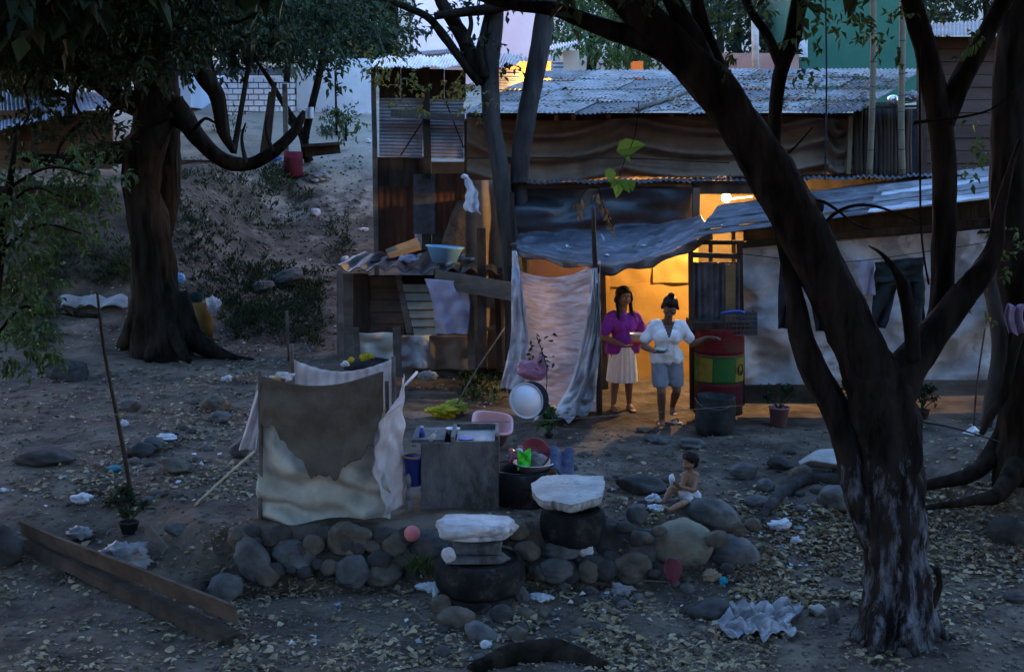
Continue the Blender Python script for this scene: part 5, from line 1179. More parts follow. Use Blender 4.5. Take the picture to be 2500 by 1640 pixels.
bm = B(); tube(bm, [P(700, 760, D + 3), P(706, 880, D + 2.6)], .018, 6, 2); solo('stake', 'thin upright stake behind the wash screen', 'stake', bm, WOODD, smooth=True)
crumple('white_rag', 'knotted white rag with yellow and red bits on the screen corner', 'rag', 690, 920, 50, 20, SHEETW, 41, D + .05)
crumple('yellow_sponge', 'small yellow sponge on the corner of the screen', 'sponge', 677, 921, 14, 11, mat('sponge', (.6, .5, .2)), 42, D - .02)
crumple('red_ribbon', 'small red knot beside the yellow sponge', 'ribbon', 690, 929, 10, 10, mat('red_rag', (.45, .03, .08)), 43, D - .02)
crumple('ochre_bag', 'ochre bag stuffed under the left end of the screen', 'bag', 680, 1302, 56, 34, mat('ochre_bag', (.16, .10, .03), (.22, .15, .05), 6), 44, D + .05)
bm = B(); c = P(1006, 1302, 10.95); bmesh.ops.create_uvsphere(bm, u_segments=32, v_segments=20, radius=S(20.5, 10.95), matrix=Matrix.Translation(c)); solo('rubber_ball', 'faded pink rubber ball wedged between the wall stones', 'ball', bm, mat('ball_pink', (.50, .16, .17), (.58, .21, .22), 8, .55, .1), smooth=True)
# ---------------- long objects ----------------
bm = B(); tube(bm, [G(325, 1232), P(290, 1040, G(325, 1232).y + .0), P(255, 860, G(325, 1232).y), P(237, 712, G(325, 1232).y)], [.022, .02, .017, .013], 7, 4, .1); solo('thin_pole', 'tall thin dark pole leaning left in the leafy ground', 'pole', bm, WOODD, smooth=True)
a, b_ = G(476, 1238), G(622, 1138); bm = B(); tube(bm, [a + V(0, 0, .02), (a + b_) / 2 + V(0, 0, .10), b_ + V(0, 0, .16)], .014, 6, 3, .1); solo('dry_stick', 'long pale stick lying left of the wash screen', 'stick', bm, PLY, smooth=True)
a, b_ = G(1386, 1412), G(1630, 1428); bm = B(); tube(bm, [a + V(0, 0, .02), b_ + V(0, 0, .03)], .009, 6, 3); solo('thin_rod', 'thin straight stick lying at the foot of the stone wall', 'stick', bm, WOODG, smooth=True)
# trough of two boards
a, b_ = G(60, 1330), G(570, 1570)
tr = thing('plank_trough', 'long trough of two old boards lying in the left foreground', 'trough', (a + b_) / 2)
d = (b_ - a).normalized(); s = d.cross(V(0, 0, 1))
bm = B(); plank(bm, P(52, 1290, a.y + .05), P(578, 1500, b_.y + .1), .155, .028, (0, -.25, 1), 14, .02); part('board', bm, WOODB, tr)
bm = B(); plank(bm, P(66, 1330, a.y - .1), P(576, 1585, b_.y - .08), .10, .03, (0, .4, 1), 14, .02); part('board', bm, WOODD, tr)
bm = B(); plank(bm, P(75, 1318, a.y - .02), P(572, 1555, b_.y + .0), .03, .14, (0, 0, 1), 10, .01); part('board', bm, WOODD, tr)
crumple('white_bag', 'white bag stuffed in the wooden trough', 'bag', 215, 1378, 96, 24, BAGC, 45, G(215, 1385).y)
crumple('white_bag', 'cloudy white bag behind the wooden trough', 'bag', 310, 1355, 120, 60, BAGC, 46)
crumple('white_bag', 'crumpled pale bag left of the potted greenery by the trough', 'bag', 195, 1302, 66, 30, BAGC, 47)
bm = B(); a = G(395, 1345); plank(bm, P(360, 1290, a.y), P(405, 1345, a.y - .1), .10, .02, (0, 0, 1)); solo('broken_board', 'short broken board behind the wooden trough', 'board', bm, WOODG)
# paver, sheet of plastic
a, b_, c, d = G(2150, 1546), G(2180, 1555), G(2236, 1535), G(2205, 1520)
bm = B(); lo = V(0, 0, -.02); hi = V(0, 0, .035); vs = [bm.verts.new(p + lo) for p in (a, b_, c, d)] + [bm.verts.new(p + hi) for p in (a, b_, c, d)]
for f in ((0, 3, 2, 1), (4, 5, 6, 7), (0, 1, 5, 4), (1, 2, 6, 5), (2, 3, 7, 6), (3, 0, 4, 7)): bm.faces.new([vs[i] for i in f])
solo('paver', 'flat square paver lying by the root of the near tree', 'paver', bm, CONCL)
def plastic(u, v):
    g = G(lerp(1765, 1945, u) + 14 * sin(v * 6) + 16 * fn(v * 6, u * 2, 1, 5), lerp(1488 + 22 * fn(u * 7, 0, 1, 3), 1562 + 24 * fn(u * 9, 4, 1, 8), v)); g.z += .02 + .13 * abs(fn(u * 5, v * 4, 1, 4)) + .05 * abs(sin(u * 13 + v * 4)) * (1 - abs(2 * v - 1)) + .03 * abs(fn(u * 14, v * 12, 1, 6)); return g
bm = B(); sheet(bm, plastic, 80, 44, .003); solo('plastic_sheet', 'large crumpled cloudy plastic sheet in the right foreground', 'plastic sheet', bm, BAGC, smooth=True)
for (x, y, w, h, m, lab) in ((405, 1068, 48, 14, BAGW, 'bright white scrap lying left of the wash screen'), (197, 1218, 46, 22, BAGW, 'bright white scrap lying above the wooden trough'), (304, 1033, 18, 18, BAGW, 'little white scrap beside the thin pole'), (8, 1196, 22, 10, BAGW, 'white scrap cut by the left edge'), (280, 1144, 30, 14, mat('teal_plastic', (.06, .22, .30)), 'teal plastic scrap left of the thin pole'), (555, 924, 24, 14, BAGW, 'white scrap on the dirt left of the rear screen cloth'),
                         (1322, 1458, 50, 16, BAGW, 'blue and white scrap right of the near tyre'), (1906, 1282, 56, 24, BAGW, 'white crumpled bag in the leaf litter'), (1942, 1318, 24, 18, BAGW, 'small bright bag just below the crumpled one'), (1820, 1362, 44, 24, BAGC, 'pale grey bag left of the leaf litter'), (1050, 1432, 60, 20, BAGW, 'white rag tucked left of the near tyre'), (1066, 1442, 22, 34, BAGW, 'upright white rag against the near tyre'), (1764, 1417, 20, 18, mat('cyan_plastic', (.02, .32, .45)), 'tiny cyan plastic cap in the litter'), (1735, 1402, 34, 30, mat('tan_card', (.35, .28, .20)), 'tan cardboard scrap beside the cyan cap'), (1520, 1440, 50, 26, BAGC, 'mottled grey bag below the maroon rag'), (1790, 1650, 30, 14, BAGC, 'small pale bag at the bottom edge'),
                         (1596, 1216, 30, 20, BAGW, 'white scrap at the toes of the child'), (1602, 1240, 32, 18, BAGW, 'pale bag beside the heel of the child'), (1650, 1030, 16, 8, BAGW, 'white slipper toe by the doorway'), (440, 678, 20, 22, PLB, 'pale blue pail lid right of the big tree trunk'), (800, 310, 26, 12, BAGW, 'white scrap on the bare terrace'), (900, 345, 12, 10, BAGW, 'tiny white scrap near the shack post'), (885, 560, 24, 8, BAGW, 'white strip lying on the slope'), (780, 432, 50, 26, BAGC, 'grey rag on the slope'), (385, 415, 60, 24, BAGC, 'pale rag at the upper slope')):
    crumple('scrap', lab, 'litter', x, y, w, h, m, x, None, .5)
def rag(u, v):
    x = 1642 + (u - .5) * 46 * sin(pi * (.08 + .88 * v) ** .8); y = lerp(1362, 1428, v); return P(x, y, 10.75 - .05 * v) + V(0, .02 * sin(u * 6), 0)
bm = B(); sheet(bm, rag, 12, 18, .006); solo('maroon_rag', 'maroon leaf shaped rag propped against the stones', 'rag', bm, mat('maroon', (.11, .03, .045), (.15, .045, .06), 5), smooth=True)
# root snaking towards the trunk
bm = B(); g = [G(1840, 1290), G(1905, 1215), G(1960, 1180), G(2060, 1178), G(2140, 1170)]; tube(bm, [p + V(0, 0, .03) for p in g], [.03, .07, .08, .07, .1], 10, 5, .2); solo('fallen_limb', 'dead grey limb lying between the stones and the near trunk', 'dead branch', bm, BARKG, smooth=True)
bm = B(); g = [G(1470, 1465), G(1580, 1475), G(1700, 1470)]
bm.free()
bm = B(); g = [G(2260, 1490), G(2285, 1440), G(2292, 1400), G(2285, 1385)]; g0 = G(2270, 1480); tube(bm, [g0, P(2290, 1440, g0.y), P(2294, 1410, g0.y), P(2284, 1385, g0.y)], [.05, .03, .025, .03], 8, 4, .15); solo('root_stub', 'dark stub curving up right of the near trunk', 'stub', bm, BARK, smooth=True)
# ---------------- things on the right ----------------
# painted barrel
D = 15.25; bx_ = P(1755, 900, D).x; zb = terr(bx_, D) - .02
br = thing('painted_barrel', 'old oil drum painted red, yellow and green beside the tin door', 'barrel', V(bx_, D, zb))
def band(y0, y1, R, m, name, lab=None, half=None):
    z0, z1 = P(0, y1, D - .29).z, P(0, y0, D - .29).z; bm = B(); n = 8
    prof = [(R * (1 + .012 * (k in (0, n))), lerp(z0, z1, k / n)) for k in range(n + 1)]
    lathe(bm, V(bx_, D, 0), prof, 36); return part(name, bm, m, br, lab, smooth=True)
R = S(60, D)
band(805, 868, R, mat('drum_red', (.17, .012, .02), (.09, .01, .014), 4, .7, .4, 20, c3=(.07, .035, .022), c3s=3.5, c3t=.56), 'red_band', 'red upper band')
band(868, 873, R * 1.02, mat('drum_hoop', (.14, .06, .05)), 'hoop')
band(873, 938, R, mat('drum_green', (.02, .09, .025), (.03, .12, .03), 3, .6, .2, c3=(.10, .18, .04), c3s=2.5, c3t=.6), 'green_band', 'green middle band')
band(938, 1018, R, mat('drum_dark_red', (.09, .01, .016), (.05, .01, .015), 3, .7, .3, 20, c3=(.06, .03, .02), c3s=3, c3t=.54), 'lower_band', 'dark red lower band')
yel = mat('drum_yellow', (.24, .20, .03), (.17, .15, .03), 4, .7, .3, 20, c3=(.08, .05, .025), c3s=5, c3t=.58)
for a0, a1 in ((radians(206), radians(246)), (radians(302), radians(340))):
    bm = B(); z0, z1 = P(0, 934, D - .29).z, P(0, 877, D - .29).z
    sheet(bm, lambda u, v: V(bx_ + (R + .006) * cos(lerp(a0, a1, u)), D + (R + .006) * sin(lerp(a0, a1, u)), lerp(z0, z1, v)), 10, 4, .003); part('yellow_panel', bm, yel, br, 'painted yellow panel')
a = radians(318); pc = V(bx_ + (R + .012) * cos(a), D + (R + .012) * sin(a), P(0, 905, D - .29).z); bm = B(); tx = V(-sin(a), cos(a), 0)
tube(bm, [pc + tx * .045 * cos(t) + V(0, 0, .065 * sin(t)) for t in [2 * pi * k / 14 for k in range(15)]], .006, 5, 2); tube(bm, [pc + V(0, 0, -.02), pc + tx * .02 + V(0, 0, -.06)], .006, 5, 1); part('painted_ring', bm, DARKC, br)
bm = B(); quadwall(bm, 1690, 788, 1830, 806, D - .25, .55); solo('barrel_board', 'dark board laid over the top of the painted barrel', 'board', bm, WOODD)
# crate
D = 15.0; cr = thing('wire_crate', 'dark meshed plastic crate perched on the barrel board', 'crate', P(1810, 818, D)); x0, x1, y0, y1 = 1770, 1848, 762, 818
bm = B()
for k in range(9): plank(bm, P(lerp(x0, x1, k / 8), y0, D), P(lerp(x0, x1, k / 8), y1, D), .010, .008, (1, 0, 0))
for k in range(6): plank(bm, P(x0, lerp(y0, y1, k / 5), D - .012), P(x1, lerp(y0, y1, k / 5), D - .012), .014, .008)
part('front_mesh', bm, TIND, cr)
bm = B()
for k in range(7): plank(bm, P(x0, y0, D) + V(0, .3 * k / 6, 0), P(x0, y1, D) + V(0, .3 * k / 6, 0), .01, .01, (0, 1, 0)); plank(bm, P(x1, y0, D) + V(0, .3 * k / 6, 0), P(x1, y1, D) + V(0, .3 * k / 6, 0), .01, .01, (0, 1, 0))
part('side_mesh', bm, TIND, cr)
bm = B(); quadwall(bm, x0, y0, x1, y1, D + .31, .01); part('back_panel', bm, TIND, cr)
bm = B(); tube(bm, [P(1762, 765, D - .1), P(1800, 760, D - .1), P(1818, 764, D - .1)], .02, 7, 3); solo('blue_brush', 'blue handled brush lying on the crate', 'brush', bm, PLDB, smooth=True)
# black bucket pot
D = 14.55; q = V(P(1742, 1035, D).x, D, terr(P(1745, 1035, D).x, D) - .01); bm = B(); rb_ = S(50, D)
lathe(bm, q, [(.001, 0), (rb_ * .82, 0), (rb_ * 1.0, .12), (rb_ * .98, .34), (rb_ * .92, .44), (rb_ * .96, .46), (rb_ * .88, .46), (rb_ * .8, .30), (.001, .28)], 32, Matrix.Rotation(.06, 3, 'Y'), lambda a, k: 1 + .02 * sin(a * 5 + k), close=False); bmesh.ops.remove_doubles(bm, verts=bm.verts, dist=.0008)
bk = solo('black_bucket', 'fat black bucket standing before the painted barrel', 'bucket', bm, mat('sooty_black', (.014, .017, .018), (.04, .045, .048), 5, .7, .4), smooth=True)
bm = B(); tube(bm, [q + V(rb_ * .95 * cos(a), -rb_ * .95 * abs(sin(a)) * 1.0 - .02, .44 - .10 * abs(sin(a))) for a in [pi + pi * k / 10 for k in range(11)]], .006, 5, 2); part('handle', bm, TIND, bk)
# potted plants
def potplant(label, px, py, D, r, h, m, n, L, gm):
    q = V(P(px, py, D).x, D, terr(P(px, py, D).x, D)); t = thing('potted_plant', label, 'plant', q)
    bm = B(); lathe(bm, q, [(.001, 0), (r * .75, 0), (r, h), (r * 1.08, h), (r * 1.08, h * 1.08), (r * .9, h * 1.08), (r * .85, h * .9), (.001, h * .88)], 22, close=False); bmesh.ops.remove_doubles(bm, verts=bm.verts, dist=.0006); part('pot', bm, m, t, smooth=True)
    bm = B(); random.seed(int(px))
    for k in range(9):
        e = q + V(random.uniform(-r, r) * 1.5, random.uniform(-r, r) * 1.2, h + random.uniform(.10, .28)); tube(bm, [q + V(0, 0, h * .9), (q + e) / 2 + V(0, 0, h * .5), e], .006, 4, 2)
        for j in range(n): leaf(bm, e + rv() * .05, L * random.uniform(.7, 1.3), L * .5, (rv() + V(0, 0, .2)).normalized(), (V(0, 0, 1) + rv() * .7).normalized(), .25, 1)
    part('leaves', bm, gm, t)
potplant('leafy plant in a dusty pink pot by the hut wall', 1902, 1000, 15.0, .12, .22, mat('dusty_pink_pot', (.22, .12, .14), (.28, .16, .18), 4), 14, .07, LG1)
potplant('low plant in a dark pot half hidden by the near tree', 2100, 1000, 15.2, .17, .26, mat('dark_blue_pot', (.015, .02, .06)), 12, .08, LG2)
potplant('small plant growing at the right side of the near tree', 2250, 985, 15.3, .10, .10, WOODD, 10, .08, LG1)
potplant('wispy green plant at the foot of the curtain', 1340, 1000, 14.3, .05, .05, STD, 10, .09, LG2)
potplant('young plant in dark can above the wooden trough', 315, 1290, G(315, 1300).y, .09, .10, DARKC, 12, .09, LG1)
bm = B(); tube(bm, [P(1330, 990, 14.9), P(1335, 900, 14.9), P(1310, 820, 14.9)], .006, 5, 3)
for k in range(26): leaf(bm, P(1330 + random.uniform(-35, 25), random.uniform(810, 905), 14.88 + random.uniform(-.1, .05)), .07, .035, rv(), rv(), .25, 1)
solo('climbing_plant', 'thin dark climbing plant in front of the curtain', 'plant', bm, LG1)
bm = B()
for k in range(60):
    g = G(random.uniform(1130, 1230), random.uniform(930, 1000)); leaf(bm, g + V(0, 0, random.uniform(.02, .25)), random.uniform(.06, .13), .06, (rv() + V(0, 0, .3)).normalized(), V(0, 0, 1), .2, 1)
solo('ground_plant', 'broad leaved green plants left of the tin lid', 'plant', bm, LG2, kind='stuff')
bm = B(); random.seed(3)
for k in range(60):
    g = P(random.uniform(1000, 1050), random.uniform(1380, 1410), 10.75); d = (V(random.uniform(-.6, .6), random.uniform(-.3, .1), 1)).normalized(); leaf(bm, g, random.uniform(.10, .2), .014, d, V(0, 1, 0), .1)
solo('grass_tuft', 'tuft of green grass between the wall stones by the near tyre', 'grass', bm, LG2)
# clothes on the hut wall: line with trousers and shirts
cl = B(); tube(cl, [P(1790, 618, 15.3), P(2040, 640, 14.9), P(2290, 610, 14.9), P(2450, 585, 15.2)], .005, 5, 5); tl = solo('clothes_line', 'clothes line strung along the grey hut wall', 'clothes line', cl, DARKC)
def garment(f, m, name, label): bm = B(); sheet(bm, f, 20, 26, .01); return solo(name, label, 'clothes', bm, m, smooth=True)
GD = 14.95
garment(lambda u, v: P(lerp(lerp(1905, 1898, v), lerp(1938, 1925, v), u), lerp(640, 802, v), GD) + V(0, .03 * sin(u * 7 + v * 5), 0), DARKC, 'black_garment', 'long narrow black garment hanging left of the leaning trunk')
garment(lambda u, v: P(lerp(lerp(1970, 1990, v), lerp(2010, 2018, v), u), lerp(650, 808, v), GD) + V(0, .03 * sin(u * 7 + v * 5), 0), DARKC, 'dark_sleeve', 'black trouser leg hanging between the two limbs')
garment(lambda u, v: P(lerp(lerp(2088, 2105, v), 2135, u), lerp(632, 720, v), GD) + V(0, .03 * sin(u * 7 + v * 5), 0), LAVC, 'pale_shirt', 'pale lavender shirt hanging behind the main limb')
garment(lambda u, v: P(lerp(lerp(2016, 2010, v), 2050, u), lerp(715, 775, v), GD) + V(0, .03 * sin(u * 7 + v * 5), 0), mat('faded_blue_cloth', (.10, .15, .26), (.16, .22, .34), 6), 'blue_cloth', 'faded blue cloth showing between trunk and limb')
def trousers(u, v):
    if v < .35: x0, x1 = 2134, 2258
    else: x0, x1 = (lerp(2134, 2146, v), lerp(2190, 2172, v)) if u < .5 else (lerp(2204, 2222, v), lerp(2258, 2275, v))
    uu = u if v < .35 else (u * 2 if u < .5 else u * 2 - 1)
    return P(lerp(x0, x1, uu), lerp(640 - 22 * u, 790 + 20 * u, v), GD - .04) + V(0, .03 * sin(u * 12 + v * 5), 0)
bm = B()
for (xa, xb, xc, xd, ya, yb) in ((2134, 2256, 2136, 2254, 640, 690), (2136, 2196, 2128, 2160, 688, 800), (2196, 2254, 2228, 2262, 684, 796)):
    sheet(bm, lambda u, v: P(lerp(lerp(xa, xc, v), lerp(xb, xd, v), u), lerp(ya - (14 * u if ya < 650 else 0), yb, v), GD - .04) + V(0, .04 * sin(u * 8 + v * 5 + xa) + .03 * fn(u * 3, v * 5, 1, xa), 0), 16, 18, .012)
solo('dark_trousers', 'dark green trousers hung wide on the line', 'clothes', bm, mat('dark_green_cloth', (.012, .019, .022), (.024, .034, .038), 6), smooth=True)
# palisade and bamboo
pz = thing('palisade', 'dark palisade of upright sticks beside the canvas wall', 'fence', P(2150, 440, 18.3)); random.seed(19)
for k in range(15):
    x = 2090 + k * 9.5; bm = B(); tube(bm, [P(x + random.uniform(-2, 2), 262 + random.uniform(-8, 12), 18.3 + random.uniform(-.05, .05)), P(x + random.uniform(-3, 3), 350, 18.3), P(x + random.uniform(-2, 2), 440, 18.3)], random.uniform(.025, .04), 6, 3, .15); part('stick', bm, random.choice([WOODD, WOODD, BARKG]), pz, smooth=True)
bm = B(); quadwall(bm, 2085, 265, 2240, 440, 18.6, .04); part('backing', bm, DARKC, pz)
bm = B(); plank(bm, P(2110, 262, 18.0), P(2240, 260, 18.0), .03, .3); part('shelf', bm, WOODD, pz)
bm = B(); lathe(bm, P(2180, 259, 17.95), [(.001, 0), (.06, .01), (.085, .07), (.075, .12), (.05, .14), (.001, .15)], 20); solo('tin_pot', 'shiny round tin pot on the palisade shelf', 'pot', bm, mat('shiny_tin', (.6, .62, .68), rough=.2, metal=.9, bump=0), smooth=True)
crumple('shelf_bag', 'white bag behind the bamboo pole by the tin pot', 'bag', 2222, 235, 34, 22, BAGC, 90, 18.1)
def bamboo(label, pts, D, w):
    t = thing('bamboo_pole', label, 'pole', P(pts[-1][0], pts[-1][1], D)); bm = B(); n = 9; p = [P(x, y, D) for x, y in pts]
    tube(bm, p, S(w, D) / 2, 10, 5, .04); part('cane', bm, BAMB, t, smooth=True)
    sp = spline(p, 8)
    bm = B()
    for k in range(2, len(sp) - 1, 3):
        c = sp[k]; lathe(bm, c, [(S(w, D) / 2 * 1.0, -.012), (S(w, D) / 2 * 1.12, 0), (S(w, D) / 2 * 1.0, .012)], 10)
    part('node_ring', bm, WOODG, t, smooth=True)
bamboo('tall bamboo pole left of the tin pot', [(2131, -60), (2132, 150), (2128, 300), (2122, 430)], 17.8, 15)
bamboo('tall bamboo pole right of the tin pot', [(2205, -60), (2202, 180), (2200, 300), (2203, 430)], 17.8, 16)
bm = B(); tube(bm, [P(2015, -40, 17.0), P(2018, 200, 17.0), P(2014, 440, 17.0)], .012, 6, 3); solo('hanging_wire', 'thin dark cable hanging before the green house', 'cable', bm, DARKC)
bm = B(); tube(bm, [P(2245, 100, 9.6), P(2247, 500, 9.6), P(2255, 620, 9.6), P(2268, 695, 9.6)], .008, 6, 3); solo('hanging_vine', 'thin dark vine hanging left of the upright limb', 'vine', bm, BARK)
bm = B(); tube(bm, [P(1843, 50, 25), P(1845, 180, 25)], .07, 8, 2); solo('concrete_post', 'pale grey post behind the long tin roof', 'post', bm, CONCL, smooth=True)
# leaning stick with white cone paper, cloth at the right edge
bm = B(); a = G(2376, 1060); tube(bm, [a, P(2385, 940, a.y), P(2405, 800, a.y + .1)], .011, 6, 3); solo('leaning_stick', 'thin brown stick standing in a scrap of white paper', 'stick', bm, WOODB, smooth=True)
bm = B(); lathe(bm, a + V(0, 0, -.01), [(.12, 0), (.07, .05), (.03, .09), (.012, .11)], 9, None, lambda t, k: 1 + .2 * sin(t * 3)); solo('paper_cone', 'white paper cone at the base of the leaning stick', 'paper', bm, PLW)
def plc(u, v): return P(lerp(2458, 2500, u) - 6 * sin(v * 4), lerp(745, 815, v), 11.5) + V(0, .03 * sin(u * 12), .015 * sin(u * 9))
bm = B(); sheet(bm, plc, 20, 12, .004); solo('mauve_cloth', 'mauve cloth tied to the trunk at the right edge', 'cloth', bm, mat('mauve_cloth', (.26, .20, .34), (.36, .30, .44), 6, trans=.1), smooth=True)
# strings
bm = B(); tube(bm, [P(985, 1028, 13.2), P(1180, 1030, 13.6), P(1330, 1026, 14.0), P(1600, 1006, 14.2), P(1900, 985, 14.2), P(2060, 995, 13.5), P(2160, 1010, 12.0)], .004, 4, 6); solo('string_line', 'thin string stretched across the yard before the doorway', 'string', bm, BAMB)
bm = B(); tube(bm, [P(2210, 1022, 10.2), P(2330, 1045, 10.2), P(2440, 1078, 10.6)], .007, 5, 4); solo('wire_line', 'dark wire running right from the near trunk', 'wire', bm, DARKC)
bm = B(); tube(bm, [P(270, 1010, 9.9), P(330, 1014, 10.5), P(600, 1024, 11.4)], .003, 4, 4); solo('string_line', 'faint string tied to the tall thin pole', 'string', bm, BAMB)
# near hanging leaves
random.seed(71); vt = thing('hanging_sprig', 'bright green leaf sprig dangling in front of the canvas wall', 'sprig', P(1530, 420, 6.5))
bm = B(); tube(bm, [P(1560, 250, 6.6), P(1550, 330, 6.5), P(1525, 392, 6.5), P(1512, 430, 6.5)], .0022, 5, 4); part('twig', bm, BARK, vt)
bm = B()
for (x, y, dx, dy, L) in ((1505, 368, 75, -18, .15), (1528, 382, 10, 12, .04), (1486, 410, 8, 38, .09), (1512, 436, -6, 42, .10), (1515, 440, 22, 28, .08), (1540, 440, 4, 20, .06), (1508, 436, -16, 22, .06)):
    a = P(x, y, 6.5); d = (P(x + dx, y + dy, 6.48) - a).normalized(); leaf(bm, a, L, L * .62, d, V(.1, -1, .5).normalized(), .15, 1)
part('leaves', bm, LG4, vt)
vt = thing('hanging_sprig', 'withered brown leaves dangling from a twig above the awning', 'sprig', P(1480, 480, 12.5))
bm = B(); tube(bm, [P(1440, 455, 12.5), P(1462, 462, 12.5), P(1472, 500, 12.5), P(1500, 560, 12.5)], .005, 5, 3); tube(bm, [P(1440, 455, 12.5), P(1418, 480, 12.5), P(1410, 520, 12.5)], .004, 5, 3); part('twig', bm, BARK, vt)
bm = B()
for (x0, y0, x1, y1, n) in ((1458, 470, 1480, 520, 26), (1475, 510, 1500, 570, 26), (1408, 490, 1416, 525, 10), (1418, 482, 1424, 505, 8)):
    for k in range(n):
        t = random.random(); leaf(bm, P(lerp(x0, x1, t) + random.uniform(-6, 6), lerp(y0, y1, t), 12.5 + random.uniform(-.04, .04)), .07, .03, (V(0, 0, -1) + rv() * .5).normalized(), rv(), .4)
part('leaves', bm, leafmat('withered', [(.16, .10, .05), (.24, .16, .08), (.20, .13, .07)], .8, .2), vt)
for (x, y, d) in ((2170, 690, 9.2), (2255, 720, 9.2), (1905, 360, 9.0)):
    pass
# ---------------- far left odds and ends ----------------
D = 21.0
q = V(P(490, 790, D).x, D, terr(P(490, 790, D).x, D)); bm = B(); lathe(bm, q, [(.001, 0), (.19, 0), (.2, .3), (.19, .6), (.001, .6)], 20); solo('ochre_drum', 'small ochre drum right of the big tree', 'drum', bm, mat('ochre_drum', (.14, .09, .025), (.20, .13, .04), 5), smooth=True)
bm = B(); lathe(bm, q + V(-.08, 0, .6), [(.001, 0), (.11, 0), (.14, .15), (.15, .15), (.12, .01)], 18, close=False); solo('dark_pot', 'dark green pot standing on the ochre drum', 'pot', bm, mat('dark_green_plastic', (.012, .03, .035), bump=0), smooth=True)
crumple('white_bundle', 'white bundle hanging right of the ochre drum', 'bundle', 520, 742, 28, 44, BAGW, 55, D - .2)
def wt(u, v):
    g = G(lerp(142, 312, u), lerp(736, 762, v)); g.z += .05 + .07 * abs(sin(u * 9 + v)) + .04 * fn(u * 7, v * 3, 1, 3); return g
bm = B(); sheet(bm, wt, 30, 8, .006); solo('ground_sheet', 'pale sheet spread on the ground left of the big tree', 'sheet', bm, mat('dull_sheet', (.24, .25, .27), (.34, .35, .37), 5, trans=.1), smooth=True)
bm = B(); a = G(140, 760); b_ = G(245, 775); tube(bm, [a, (a + b_) / 2, b_], .05, 8, 3, .2); solo('fallen_log', 'dark log lying along the pale ground sheet', 'log', bm, BARK, smooth=True)
# terrace clutter
D = 28.5
q = V(P(717, 400, D).x, D, terr(P(717, 400, D).x, D)); bm = B(); lathe(bm, q, [(.001, 0), (.2, 0), (.2, .4), (.21, .42), (.2, .44), (.2, .55), (.001, .55)], 20); solo('maroon_drum', 'maroon drum behind the upcurving bough', 'drum', bm, mat('maroon_drum', (.10, .015, .03), (.15, .03, .045), 5), smooth=True)
for (x0, y0, x1, y1, lab) in ((695, 205, 700, 400, 'squared upright post left of the maroon drum'), (662, 225, 638, 390, 'first of the bundled fence poles left of the squared post'), (670, 200, 652, 390, 'longest of the bundled fence poles left of the squared post')):
    bm = B(); plank(bm, P(x0, y0, D), P(x1, y1, D), .10, .09, (1, 0, 0), 4, .02); solo('fence_post', lab, 'post', bm, WOODG if y0 == 205 else WOODD)
bm = B(); plank(bm, P(745, 372, D + .3), P(830, 362, D + .3), .22, .05, (0, 0, 1)); plank(bm, P(742, 356, D + .1), P(832, 350, D + .1), .06, .5); solo('plank_bench', 'rough dark bench on the terrace lip', 'bench', bm, WOODD)
bm = B(); plank(bm, P(440, 396, 27.5), P(600, 398, 27.5), .10, .08); solo('edge_beam', 'old beam lying along the terrace lip behind the bough', 'beam', bm, WOODD)
bm = B(); plank(bm, P(436, 440, 26.8), P(495, 448, 26.8), .25, .04); solo('edge_board', 'dark board stuck in the slope below the terrace', 'board', bm, WOODD)
bm = B(); plank(bm, P(455, 438, 26.8), P(560, 480, 25.5), .04, .04)
bm.free()
def bluecl(u, v): return P(lerp(lerp(432, 470, v), lerp(452, 488, v), u), lerp(285, 350, v), 20.0) + V(0, .04 * sin(u * 8), 0)
bm = B(); sheet(bm, bluecl, 8, 14, .006); solo('blue_cloth', 'blue cloth hung under the curving bough', 'cloth', bm, mat('sky_blue_cloth', (.08, .20, .48), (.12, .28, .58), 6), smooth=True)
crumple('blue_basin_scrap', 'small blue plastic tub behind the upcurving bough', 'tub', 670, 388, 26, 12, PLDB, 57, 28.3)
def whh(u, v): return P(lerp(746, 765, u), lerp(262, 290, v), 28.8) + V(0, .05 * sin(u * 7), 0)
bm = B(); sheet(bm, whh, 8, 8, .006); rock(bm, P(735, 270, 28.8), (.09, .05, .07), 5, None, 2, .3); solo('rag_on_stem', 'white rag hung on the thin forked tree', 'rag', bm, BAGW, smooth=True)
bm = B(); bm.free()
# distant glow dots are lamps of far houses: one small lit bulb behind the slanting grey trunk
q = P(1322, 206, 24.0); t = thing('far_bulb', 'tiny far bulb glowing between the twin grey trunks and the roof', 'light bulb', q)
bm = B(); bmesh.ops.create_uvsphere(bm, u_segments=12, v_segments=8, radius=.03, matrix=Matrix.Translation(q)); part('glass', bm, mat('far_lit_glass', (1.0, .75, .45), emit=25, bump=0), t, smooth=True)
bm = B(); lathe(bm, q, [(.015, .03), (.015, .06)], 8); part('socket', bm, DARKC, t)
pf = bpy.data.lights.new('far_bulb_light', 'POINT'); pf.energy = 16; pf.color = (1, .55, .2); pf.shadow_soft_size = .03; pfo = link(bpy.data.objects.new('far_bulb_light', pf)); pfo.parent = t; pfo.location = (0, -.06, 0)
